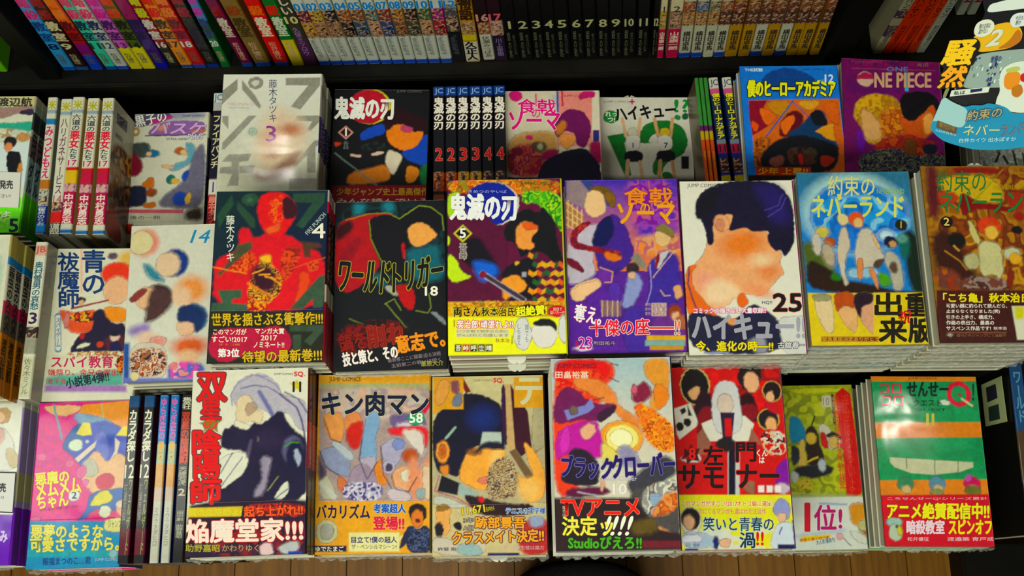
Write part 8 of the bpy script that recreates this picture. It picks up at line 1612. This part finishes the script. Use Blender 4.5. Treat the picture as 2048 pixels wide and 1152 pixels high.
POP_PLATES=[('backing_card',[-41.8,49.3,-37.6,44.7,-30.4,39.7,-28.8,34.0,-29.7,27.2,-26.6,20.8,-21.0,21.5,-16.7,17.7,-16.1,11.1,-14.4,5.3,-7.2,-18.7,-5.6,-26.6,-8.4,-31.5,0.2,-33.0,22.6,-21.7,83.0,26.3,19.7,94.1],0,'0e0e14',1.2),('white_burst',[-29.9,40.0,-32.4,46.7,-28.3,51.9,-25.6,55.6,-18.9,62.5,-8.6,70.1,0.1,69.8,-9.5,59.3,-20.0,49.5],1.0,'c4ccc4',0.5),('amber_panel',[-25.4,19.5,-22.4,24.0,-19.1,36.0,-11.6,45.0,-3.1,47.1,2.7,44.5,6.4,38.6,2.9,29.1,-6.1,19.6,-14.3,12.1],1.0,'c8a414',0.5),('amber_shade',[-4.4,22.7,-0.8,33.2,-2.7,44.8,2.2,44.1,6.4,38.6,3.3,30.6],1.6,'a87010',0.4),('speech_bubble',[-28.4,24.7,-30.1,29.5,-28.2,34.4,-24.4,37.9,-20.0,37.9,-16.9,35.0,-16.0,29.6,-18.8,24.0,-22.8,21.5,-26.0,22.1],2.2,'c8ccbc',0.5),('speech_bubble',[-12.0,46.4,-12.7,51.0,-10.3,54.9,-0.8,61.5,6.2,53.9,-1.5,48.2,-5.2,43.7,-8.7,43.7],2.2,'c4ccc8',0.5),('building_panel',[-13.9,9.2,-5.6,19.1,12.2,36.1,23.4,44.6,44.1,22.1,12.8,-3.1,-4.6,-17.6,-7.4,-5.4],1.0,'8c9c94',0.5),('caption_strip',[-8.8,-22.9,12.4,-2.4,14.4,-6.6,-6.6,-27.6],2.2,'c4ccc0',0.5),('caption_block',[2.3,-13.2,8.8,-6.8,9.9,-8.8,3.9,-15.4],2.8,'1c2450',0.3),('character_outline',[-36.8,4.3,-34.6,7.8,-28.6,13.1,-24.1,20.0,-18.8,20.5,-15.0,17.3,-13.6,11.3,-9.2,4.0,-11.3,-1.2,-8.5,-5.3,-9.1,-8.5,-4.3,-12.9,-5.0,-17.1,-17.1,-27.9,-20.2,-28.0,-24.1,-20.1,-25.7,-12.2,-29.3,-13.2,-30.6,-8.8,-32.1,-1.0],2.6,'100c08',0.8),('cloud_cutout',[18.5,28.7,13.0,22.8,10.2,16.2,11.0,10.6,15.4,4.3,21.0,-0.4,22.7,-6.2,26.5,-12.3,40.6,-7.4,58.3,6.7,29.9,37.5],2.2,'c4ccc0',0.8),('ochre_patch',[14.5,11.6,16.7,16.8,21.8,19.9,26.2,17.0,28.9,10.3,25.6,4.2,20.6,3.9],2.8,'c8881c',0.3),('ochre_patch',[25.3,7.5,29.0,13.9,35.3,9.9,35.0,3.5,30.0,2.3],2.8,'a87020',0.3),('red_patch',[23.8,18.7,25.9,23.0,31.3,21.0,30.6,16.0,27.1,15.1],2.9,'b02428',0.3),('pale_patch',[12.2,15.1,17.5,22.7,21.0,22.7,19.8,18.3,15.1,13.8],2.9,'a8b064',0.3),('teal_card',[-10.9,-30.2,-1.9,-29.6,8.4,-26.9,11.4,-22.3,18.4,-17.2,19.7,-13.6,25.5,-10.2,34.3,-7.3,39.8,-8.4,47.2,-2.6,55.6,9.6,74.8,-11.2,65.9,-23.0,53.3,-35.9,45.8,-42.4,35.4,-49.9,16.1,-57.9,7.4,-58.4,-0.5,-57.2,-3.4,-52.0,-6.7,-41.6],4.5,'1f86a4',0.8),('pale_sky_panel',[-10.9,-30.2,-1.9,-29.6,8.4,-26.9,12.9,-27.9,18.1,-36.7,17.9,-41.5,8.0,-45.7,-1.4,-48.6,-3.1,-51.8,-6.7,-41.6],5.0,'98b8b8',0.3),('brown_plate',[-0.6,-47.9,15.3,-43.1,18.6,-48.4,2.2,-53.1],5.6,'5c4c38',0.3),('teal_arm',[-13.6,-24.1,-11.2,-22.3,-9.9,-25.8,-7.7,-32.3,-10.5,-31.7],3.6,'7c8058',0.5),('panel_mark',[15.5,15.8,16.6,17.4,18.0,14.9,16.8,13.5],1.5,'2c3c6c',0.2),('panel_mark',[4.2,16.8,5.3,18.4,6.0,17.4,4.7,16.0],1.51,'c0ccc4',0.2),('panel_mark',[-2.6,5.2,-1.6,6.6,-0.8,5.2,-1.9,4.0],1.52,'6c7c74',0.2),('panel_mark',[20.0,6.5,20.4,7.2,21.5,5.2,21.0,4.6],1.53,'c4d0cc',0.2),('panel_mark',[-9.0,1.7,-8.6,2.2,-7.2,-0.6,-7.6,-1.0],1.54,'5c6c70',0.2),('panel_mark',[9.7,-0.5,10.7,1.0,12.2,-1.9,11.1,-3.2],1.55,'1c2c50',0.2),('panel_mark',[-10.1,10.0,-9.3,11.2,-8.5,10.0,-9.4,8.9],1.56,'2c3c6c',0.2),('panel_mark',[8.0,14.1,8.8,15.2,10.3,12.3,9.5,11.4],1.57,'c0ccc4',0.2),('panel_mark',[-1.5,15.6,-1.1,16.2,-0.1,14.3,-0.6,13.7],1.58,'6c7c74',0.2),('panel_mark',[6.8,6.5,7.5,7.4,8.7,5.2,8.0,4.4],1.59,'c4d0cc',0.2),('panel_mark',[3.7,4.5,4.6,5.9,5.4,4.6,4.4,3.3],1.6,'5c6c70',0.2),('panel_mark',[1.3,6.2,2.2,7.5,3.0,6.0,2.0,4.9],1.61,'1c2c50',0.2),('panel_mark',[7.3,7.2,8.4,8.8,9.4,7.0,8.2,5.6],1.62,'2c3c6c',0.2),('panel_mark',[2.4,16.2,3.2,17.2,3.9,16.0,3.1,15.1],1.63,'c0ccc4',0.2),('panel_mark',[12.6,16.9,13.6,18.4,14.7,16.6,13.6,15.3],1.6400000000000001,'6c7c74',0.2),('panel_mark',[11.9,17.2,12.4,18.0,13.5,16.0,12.9,15.3],1.65,'c4d0cc',0.2),('panel_mark',[17.7,8.3,18.4,9.5,19.1,8.5,18.2,7.4],1.66,'5c6c70',0.2),('panel_mark',[2.4,14.5,3.3,15.9,4.8,13.0,3.8,11.8],1.67,'1c2c50',0.2),('panel_mark',[6.1,6.9,6.4,7.4,7.4,5.6,7.0,5.1],1.68,'2c3c6c',0.2),('panel_mark',[-2.6,-0.1,-2.0,0.8,-0.7,-1.7,-1.4,-2.5],1.69,'c0ccc4',0.2),('panel_mark',[-12.4,7.2,-11.5,8.5,-10.4,6.5,-11.4,5.3],1.7,'6c7c74',0.2),('panel_mark',[11.1,3.8,11.9,4.8,13.3,2.2,12.5,1.3],1.71,'c4d0cc',0.2),('panel_mark',[11.0,1.2,11.9,2.5,12.6,1.3,11.7,0.2],1.72,'5c6c70',0.2),('panel_mark',[6.7,-0.3,7.3,0.6,8.0,-0.6,7.4,-1.4],1.73,'1c2c50',0.2),('panel_mark',[1.8,9.8,2.6,11.0,3.7,9.2,2.7,8.1],1.74,'2c3c6c',0.2),('panel_mark',[-2.8,5.7,-2.1,6.7,-0.6,3.9,-1.4,3.0],1.75,'c0ccc4',0.2),('panel_mark',[17.0,14.7,17.3,15.3,18.5,13.0,18.1,12.5],1.76,'6c7c74',0.2),('panel_mark',[13.3,6.0,13.9,6.8,14.4,6.0,13.8,5.2],1.77,'c4d0cc',0.2),('panel_mark',[0.8,16.9,1.7,18.2,3.2,15.6,2.1,14.4],1.78,'5c6c70',0.2),('panel_mark',[9.0,-0.9,9.4,-0.2,10.9,-3.0,10.4,-3.6],1.79,'1c2c50',0.2),('panel_mark',[7.4,3.3,8.4,4.7,10.0,1.6,9.0,0.3],1.8,'2c3c6c',0.2),('panel_mark',[7.7,24.6,8.1,25.1,9.0,23.2,8.7,22.8],1.81,'c0ccc4',0.2),('panel_mark',[-4.2,-2.6,-3.4,-1.5,-2.1,-3.8,-3.0,-4.8],1.82,'6c7c74',0.2),('panel_mark',[-0.8,11.3,0.3,12.9,1.8,10.4,0.5,8.9],1.83,'c4d0cc',0.2),('panel_mark',[-13.6,6.6,-12.7,7.8,-11.8,6.4,-12.8,5.2],1.84,'5c6c70',0.2),('panel_mark',[6.4,1.9,7.0,2.8,8.5,0.0,7.8,-0.8],1.85,'1c2c50',0.2),('panel_mark',[10.0,11.4,10.4,12.1,11.3,10.5,10.8,9.9],1.8599999999999999,'2c3c6c',0.2),('panel_mark',[17.8,4.6,18.2,5.2,18.7,4.2,18.3,3.7],1.87,'c0ccc4',0.2),('panel_mark',[14.8,6.9,15.2,7.5,16.5,5.0,16.1,4.5],1.88,'6c7c74',0.2),('panel_mark',[13.6,10.2,14.2,11.1,15.2,9.4,14.5,8.6],1.8900000000000001,'c4d0cc',0.2),('panel_mark',[6.4,0.2,7.0,1.0,7.8,-0.4,7.1,-1.2],1.9,'5c6c70',0.2),('panel_mark',[20.6,8.9,21.7,10.5,23.3,7.8,22.0,6.3],1.9100000000000001,'1c2c50',0.2),('panel_mark',[-11.8,8.2,-11.0,9.3,-9.6,6.6,-10.5,5.6],1.92,'2c3c6c',0.2),('panel_mark',[15.0,12.8,16.1,14.4,16.9,13.2,15.7,11.7],1.93,'c0ccc4',0.2),('panel_mark',[-4.9,6.4,-4.4,7.2,-3.6,5.7,-4.2,5.1],1.94,'6c7c74',0.2),('panel_mark',[-6.6,3.8,-6.3,4.3,-5.3,2.5,-5.7,2.0],1.95,'c4d0cc',0.2)]
POP_TEXTS=[('title_characters', 3.6, [('騒', [-29.3, -13.1, -12.0, 1.7, -20.0, 20.3, -37.4, 5.8], 'd8b414', '100c08', 0.6, 3), ('然', [-19.0, -28.1, -4.7, -15.7, -11.7, 0.5, -25.9, -11.7], 'd89c14', '100c08', 0.6, 3)]), ('panel_lettering', 2.9, [('私は', [-5.0, -24.9, 1.3, -18.8, -0.4, -16.0, -6.6, -22.1], '2c3440', '', 0, 2), ('2', [-12.1, 19.8, -5.8, 26.5, -9.6, 39.6, -15.9, 33.1], 'c0c8b8', '', 0, 3), ('俺の主張は\n届かない', [-24.0, 23.0, -17.8, 28.8, -21.5, 36.5, -27.7, 30.7], '3c4454', '', 0, 0), ('今日も\n静か', [-6.7, 44.8, -2.5, 48.7, -5.9, 55.5, -10.2, 51.7], '3c4454', '', 0, 0), ('世界の\n人々', [2.2, 7.3, 7.8, 12.7, 2.7, 22.0, -3.0, 16.6], '2c3c74', '', 0, 1)]), ('banner_lettering', 6.0, [('約束の', [17.0, -34.7, 35.5, -15.6, 31.0, -8.3, 12.5, -27.3], 'a89c74', '2c4c64', 0.3, 1), ('ネバー', [22.9, -44.9, 44.2, -27.7, 39.3, -20.6, 18.0, -37.7], 'c0bc88', '', 0, 1), ('ランド', [46.1, -28.0, 57.5, -15.2, 52.2, -7.6, 40.8, -20.3], '7c6c70', '', 0, 1), ('白井カイウ 出水ぽすか', [24.8, -51.3, 57.5, -23.0, 55.1, -20.3, 22.4, -48.6], 'b0d4dc', '', 0, 1), ('大好評発売中', [3.8, -55.9, 19.5, -48.9, 18.1, -47.4, 2.4, -54.4], 'b0d4dc', '', 0, 0), ('週刊少年', [3.5, -51.0, 16.2, -46.8, 13.3, -43.5, 0.6, -47.7], '8c7c4c', '', 0, 1)])]
POP_ARM=[[0.3928, 0.3788, 0.985], [0.61, 0.6165, 0.69]]

for _c in COVERS:
    for _t in _c[9]: glyphs(_t[0])
for _u in UPS:
    for _t in _u[4]: glyphs(vertical(_t[0]))
for _u in SHELF:
    for _t in _u[4]: glyphs(vertical(_t[0]))

# ------------------------------------------------------------------ setting
BASE_Z = .365
floor = link('floor', box_data('floor', (3.6, 3.2, .02), M_FLOOR, (0, .2, -.012)))
floor['kind'] = 'structure'
pl = box_data('plank', (.0895, .899, .012), M_FLOOR, (0, 0, .004), .0006)
rr = random.Random(3)
for i in range(-12, 13):
    off = (i * 37 % 90) / 100
    for k in range(-2, 2):
        o = link('plank', pl, floor, (i * .091 + .04, -.25 + k * .9 + off, 0.0))
def thing(name, label, cat, loc=(0, 0, 0), group=None):
    return tag(link(name, None, None, loc), label, cat, group)
# display table
tb = thing('display_table', 'low black display table carrying all the book stacks', 'table', (0, .345, 0))
link('table_top', box_data('table_top', (2.0, .600, .03), M_BLACKWOOD, (0, 0, BASE_Z - .015), .002), tb)
link('front_panel', box_data('front_panel', (1.96, .02, BASE_Z - .04), M_BLACKWOOD, (0, -.26, (BASE_Z - .03) / 2 + .010), .001), tb)
for sx in (-.96, .96):
    link('side_panel', box_data('side_panel', (.03, .54, BASE_Z - .04), M_BLACKWOOD, (sx, .01, (BASE_Z - .03) / 2 + .010), .001), tb)
# bookcase behind
ZB = SHELF_Z
bc = thing('bookcase', 'black bookcase with one shelf of spines behind the table', 'bookcase', (0, .66, .0))
link('shelf_board', box_data('shelf_board', (2.2, .176, .022), M_BLACKWOOD, (0, .052, ZB - .0115), .001), bc)
link('shelf_lip', box_data('shelf_lip', (2.2, .006, .028), M_BLACKWOOD, (0, -.039, ZB - .0135), .0015), bc)
link('back_panel', box_data('back_panel', (2.2, .012, 1.30), M_BLACKWOOD, (0, .146, .66)), bc)
link('lower_panel', box_data('lower_panel', (2.2, .012, .56), M_BLACKWOOD, (0, .004, .281)), bc)
for x0, x1 in ((-.5935, -.567), (.400, .430)):
    link('upright', box_data('upright', (x1 - x0, .17, 1.25), M_BLACKWOOD, ((x0 + x1) / 2, .055, .64), .001), bc)
# dark neighbouring cabinet at the lower right
pc = thing('floor_plinth', 'black low plinth on the wooden floor at the lower right corner', 'plinth', (.945, -.24, 0))
link('plinth_body', box_data('plinth_body', (.49, .56, .06), M_BLACKWOOD, (0, 0, .040), .002), pc)
link('plinth_top', box_data('plinth_top', (.50, .57, .012), M_BLACKWOOD, (0, 0, .076), .002), pc)

def riser(x, y, w, d, ztop, label):
    h = ztop - BASE_Z
    if h < .004: return
    r = thing('display_riser', label, 'riser', (x, y, BASE_Z), 'dark risers under the book stacks')
    t = .004
    link('riser_top', box_data('riser_top', (w, d, t), M_RISER, (0, 0, h - t / 2)), r)
    link('riser_block', box_data('riser_block', (w - .006, d - .006, h - t), M_RISER, (0, 0, (h - t) / 2)), r)

ORD = ['first', 'second', 'third', 'fourth', 'fifth', 'sixth', 'seventh', 'eighth', 'ninth', 'tenth']
# ------------------------------------------------------------------ stacks of face up books
rs = random.Random(11)
for c in COVERS:
    key, q, W, base, spine, label, cnt, band, shapes, texts = c
    T = {'B6': .0195, 'C6': .0175}.get(key, .017)
    root, jk, pg = flat_book(c, T)
    x, y, h, yaw = q
    z = CAM_Z - h - T
    root.location = (x, y, z); root.rotation_euler = (0, 0, yaw)
    tag(root, label + ', topmost of its stack', 'book', 'face up paperbacks')
    if key in ('B9', 'B10', 'B8', 'C4', 'C5', 'C6', 'C7', 'C8', 'C9', 'C3', 'C0', 'B4', 'B5', 'C1'): link('clear_wrap', film_mesh(W, T, len(key) * 7 + cnt + int(abs(x) * 1000), 1.2 if key[0] == 'C' else .8), root)
    if key in ('B6', 'C5'): link('order_slip', slip_mesh(), root, ({'B6': .008, 'C5': .008}[key], -.088, T * .15))
    if key in ('A6', 'B10'): link('order_slip', slip_mesh(), root, (-.018 if key == 'A6' else .0, .088, T * .6), (0, 0, math.pi))
    if key in STACK_LET:
        lm = spine_ink(STACK_LET[key], T, W)
        link('spine_lettering', lm, root)['kind'] = 'stuff'
    else: lm = None
    for k in range(1, cnt):
        dx, dy = rs.uniform(-.0007, .0007), rs.uniform(-.0012, .0006)
        r2 = link('manga_paperback', None, None, (x + dx, y + dy, z - k * (T + .0004)), (0, 0, yaw + rs.uniform(-.004, .004)))
        tag(r2, ORD[k] + ' copy from the top under the ' + key_words[key], 'book', 'copies stacked under the ' + key_words[key])
        link('jacket', jk, r2); link('page_block', pg, r2)
        if lm: link('spine_lettering', lm, r2)['kind'] = 'stuff'
        if key in ('B9', 'B10', 'B8') and k < 6: link('clear_wrap', film_mesh(W, T, k * 13 + cnt, .8), r2)
        if key == 'B6' and k == 2: link('order_slip', slip_mesh(), r2, (.008, -.088, T * .2))
    riser(x, y + (.004 if key[0] == 'C' else 0), W - .004, .160, z - (cnt - 1) * (T + .0004) - .0003, 'dark box raising the stack of the ' + key_words[key])

# ------------------------------------------------------------------ spine-up books on the table
SIDE_ART = [('q', [8, 78, 44, 74, 44, 60, 8, 62], 0, '2c2c34'), ('q', [20, 50, 44, 48, 44, 42, 20, 44], .5, '6c6c64'),
            ('n', [-60, 34, 54, 40, 56, -20, -60, -30], 3, ['a8781c', 'b08c28', '2c1c14', '7c3c1c', '8c6c1c'], 14, 3),
            ('n', [-60, -14, 56, -10, 56, -60, -60, -66], 4, ['3c1c20', '5c2c30', '6c5424', '2c1818'], 16, 5),
            ('p', [20, -50, 56, -52, 56, -86, 0, -86, 6, -64], 1, '9c1c28')]
def spine_book(segs, texts, T, cover, left, W=.113):
    jk = jacket_mesh('jacket', W, T, segs, cover, left)
    lm = spine_ink(texts, T, W)
    return jk, pages_mesh(W, T), lm
for u in UPS:
    (x, y, h, yaw, T), label, group, segs, texts, cover, left = u
    W = .113; jk, pg, lm = spine_book(segs, texts, T, cover, left)
    zt = CAM_Z - h
    root = link('manga_paperback', None)
    # +x (spine) -> +z ; z (thickness, front up) -> world +x or -x ; y stays: head away from the camera
    R = Matrix(((0, 0, 1, -T / 2), (0, 1, 0, 0), (-1, 0, 0, 0), (0, 0, 0, 1)))
    R = Matrix(((0, 0, 1), (0, 1, 0), (-1, 0, 0))).to_4x4()
    R = Matrix.Rotation(math.pi / 2 * -1, 4, 'Y')          # x -> z, z -> -x
    off = Matrix.Translation((T / 2, 0, -W / 2))
    root.matrix_world = Matrix.Translation((x, y, zt)) @ Matrix.Rotation(yaw, 4, 'Z') @ off @ R
    tag(root, label, 'book', group or 'single standing paperbacks')
    link('jacket', jk, root); link('page_block', pg, root)
    link('spine_print', spine_grid(segs, T, W), root)
    if lm: link('spine_lettering', lm, root)['kind'] = 'stuff'
    if 'side cover' in label:                                   # the outward cover carries its own picture
        X, Y = np.meshgrid(np.linspace(-W * 500 + .3, W * 500 - 2.4, 78), np.linspace(87.8, -87.8, 120))
        C = raster(X, Y, 'b8b8a4', SIDE_ART)
        V = np.stack([X / 1000, Y / 1000, np.full(X.shape, -.00005)], -1).reshape(-1, 3)
        r_, k_ = X.shape; I = np.arange(r_ * k_).reshape(r_, k_)
        link('cover_art', mesh_np('cover_art', V, np.stack([I[1:, :-1], I[:-1, :-1], I[:-1, 1:], I[1:, 1:]], -1).reshape(-1, 4), M_PRINT, C.reshape(-1, 3)), root)
for (x0, x1, y, zt, label) in UP_RISERS:
    riser((x0 + x1) / 2, y, x1 - x0, .17, zt - .113 - .0008, label)

# ------------------------------------------------------------------ spines on the top shelf
for s in SHELF:
    (x, y, lean, T), label, group, segs, texts = s
    W = .113; jk, pg, lm = spine_book(segs, texts, T, segs[0][2], segs[0][2])
    root = link('manga_paperback', None)
    # spine (+x) -> -Y ; along (+y) -> +Z ; thickness z -> ... right-handed
    R = Matrix(((0, 0, -1), (-1, 0, 0), (0, 1, 0))).to_4x4()
    th = math.radians(lean)
    lift = T / 2 * abs(math.sin(th))
    root.matrix_world = Matrix.Translation((x, y, ZB + lift + .0004)) @ Matrix.Rotation(-th, 4, 'Y') @ Matrix.Translation((T / 2, W / 2, L_ / 2)) @ R
    tag(root, label, 'book', group or 'paperback spines on the top shelf')
    link('jacket', jk, root); link('page_block', pg, root)
    link('spine_print', spine_grid(segs, T, W), root)
    if lm: link('spine_lettering', lm, root)['kind'] = 'stuff'

# ------------------------------------------------------------------ barcode labels on the dark book at the right border
for name, pts, col in STICKER:
    P = [Vector(p) for p in pts]
    d = -.0004 if name == 'price_label' else -.0007
    V = [(p.x + d, p.y, p.z) for p in P] + [(p.x + d + .0003, p.y, p.z) for p in P]
    o = link(name, mesh_np(name, V, [(0, 1, 2, 3), (7, 6, 5, 4)] + [(i, i + 4, (i + 1) % 4 + 4, (i + 1) % 4) for i in range(4)], M_CARD, [lin(col)] * 6, percorner=True))
    br = [b for b in scene.objects if b.get('label', '').startswith('dark blue spine at the right border')][0]
    bpy.context.view_layer.update(); o.parent = br; o.matrix_parent_inverse = br.matrix_world.inverted()
# ------------------------------------------------------------------ price cards lying on two stacks at the left
def card(name, corners, z, colour, texts, label, frame=None):
    """corners in metres (x, y) BL BR TR TL at height z"""
    cx = sum(c[0] for c in corners) / 4; cy = sum(c[1] for c in corners) / 4
    r = thing(name, label, 'sign', (cx, cy, z))
    P = [(a - cx, b - cy) for a, b in corners]
    V = [(a, b, .0005) for a, b in P] + [(a, b, 0) for a, b in P]
    Fc = [(0, 1, 2, 3), (7, 6, 5, 4)] + [(i, i + 4, (i + 1) % 4 + 4, (i + 1) % 4) for i in range(4)]
    link('card_sheet', mesh_np('card_sheet', V, Fc, M_CARD, [lin(colour)] * 6, percorner=True), r)
    if frame:
        S = [(a * .965, b * .955) for a, b in P]
        V = [(a, b, .0007) for a, b in P] + [(a, b, .0007) for a, b in S]
        link('card_border', mesh_np('card_border', V, [(i, (i + 1) % 4, (i + 1) % 4 + 4, i + 4) for i in range(4)], M_CARD, [lin(frame)] * 4, percorner=True), r)
    ink = Ink()
    for s, qd, col, b in texts:
        ink.text(s, [v * 1000 - (cx if i % 2 == 0 else cy) * 1000 for i, v in enumerate(qd)], col, None, 0, b, .75)
    lm = ink.build('card_lettering', M_CARD, lambda V: V / 1000)
    if lm: link('card_lettering', lm, r)['kind'] = 'stuff'
for c in CARDS: card(*c)

# ------------------------------------------------------------------ cut-out cardboard display, upper right
def plate(name, pts, z, col, parent, t=.6):
    P = chaikin(np.array(pts, float).reshape(-1, 2), 2) if len(pts) > 8 else np.array(pts, float).reshape(-1, 2)
    n = len(P); a = P[:, 0] * np.roll(P[:, 1], -1) - P[:, 1] * np.roll(P[:, 0], -1)
    if a.sum() < 0: P = P[::-1]
    V = [(x, y, z) for x, y in P] + [(x, y, z - t) for x, y in P]
    Fc = [tuple(range(n)), tuple(range(2 * n - 1, n - 1, -1))] + [(i, n + i, n + (i + 1) % n, (i + 1) % n) for i in range(n)]
    return link(name, mesh_np(name, np.array(V) / 1000, Fc, M_CARD, [lin(col)] * len(Fc), percorner=True), parent)
pop = thing('cardboard_display', 'cut-out cardboard display with yellow characters and teal banner, upper right', 'sign')
pop.matrix_world = Matrix(POP_MATRIX)
for name, pts, z, col, t in POP_PLATES: plate(name, pts, z, col, pop, t)
for nm, z, items in POP_TEXTS:
    ink = Ink()
    for s, qd, col, oc, ow, b in items: ink.text(s, qd, col, oc, ow, b, z)
    link(nm, ink.build(nm, M_CARD, lambda V: V / 1000), pop)['kind'] = 'stuff'
arm = bmesh.new(); bmesh.ops.create_cone(arm, segments=10, radius1=.002, radius2=.002, depth=1, cap_ends=True)
me = bpy.data.meshes.new('support_arm'); arm.to_mesh(me); arm.free(); me.materials.append(M_PLASTIC)
a, b = Vector(POP_ARM[0]), Vector(POP_ARM[1])
o = link('support_arm', me, pop); o.matrix_world = Matrix.Translation((a + b) / 2) @ (b - a).to_track_quat('Z', 'Y').to_matrix().to_4x4() @ Matrix.Diagonal((1, 1, (b - a).length, 1))

# ------------------------------------------------------------------ black bag on the floor at the bottom edge
bag = thing('shoulder_bag', 'rounded black cloth bag standing on the wooden floor at the bottom edge', 'bag', (.088, -.082, .010))
def loft(name, rings, mat, seg=36):
    V = []
    for cx, cy, z, rx, ry, e in rings:
        for k in range(seg):
            a = 2 * math.pi * k / seg; c, s = math.cos(a), math.sin(a)
            V.append((cx + rx * math.copysign(abs(c) ** e, c), cy + ry * math.copysign(abs(s) ** e, s), z))
    Fc = [(j * seg + k, j * seg + (k + 1) % seg, (j + 1) * seg + (k + 1) % seg, (j + 1) * seg + k) for j in range(len(rings) - 1) for k in range(seg)]
    Fc += [tuple(range(seg))[::-1], tuple(range((len(rings) - 1) * seg, len(rings) * seg))]
    return mesh_np(name, V, Fc, mat, smooth=True)
link('bag_body', loft('bag_body', [(0, 0, 0, .112, .105, .7), (0, 0, .02, .12, .112, .75), (0, 0, .20, .122, .115, .8), (.004, 0, .27, .112, .108, .9), (.006, -.005, .292, .085, .095, 1), (.006, -.01, .303, .045, .06, 1), (.006, -.01, .307, .012, .015, 1)], M_CLOTH), bag)
link('bag_flap', loft('bag_flap', [(0, -.045, .18, .118, .078, .8), (.003, -.045, .25, .112, .072, .9), (.004, -.045, .300, .07, .05, 1), (.004, -.045, .312, .02, .02, 1)], M_CLOTH), bag)
bm = bmesh.new(); N = 24
sv = []
for k in range(N + 1):
    a = math.pi * k / N; cx, cz = .10 * math.cos(a), .22 + .10 * math.sin(a)
    for dy in (-.014, .014):
        for dr in (0, .003): sv.append((cx * (1 + dr * 8), -.10 + dy, cz + dr))
Fs = []
for k in range(N):
    i = k * 4; j = i + 4
    Fs += [(i, j, j + 2, i + 2), (i + 1, i + 3, j + 3, j + 1), (i, i + 1, j + 1, j), (i + 2, j + 2, j + 3, i + 3)]
link('bag_strap', mesh_np('bag_strap', sv, Fs, M_CLOTH), bag)
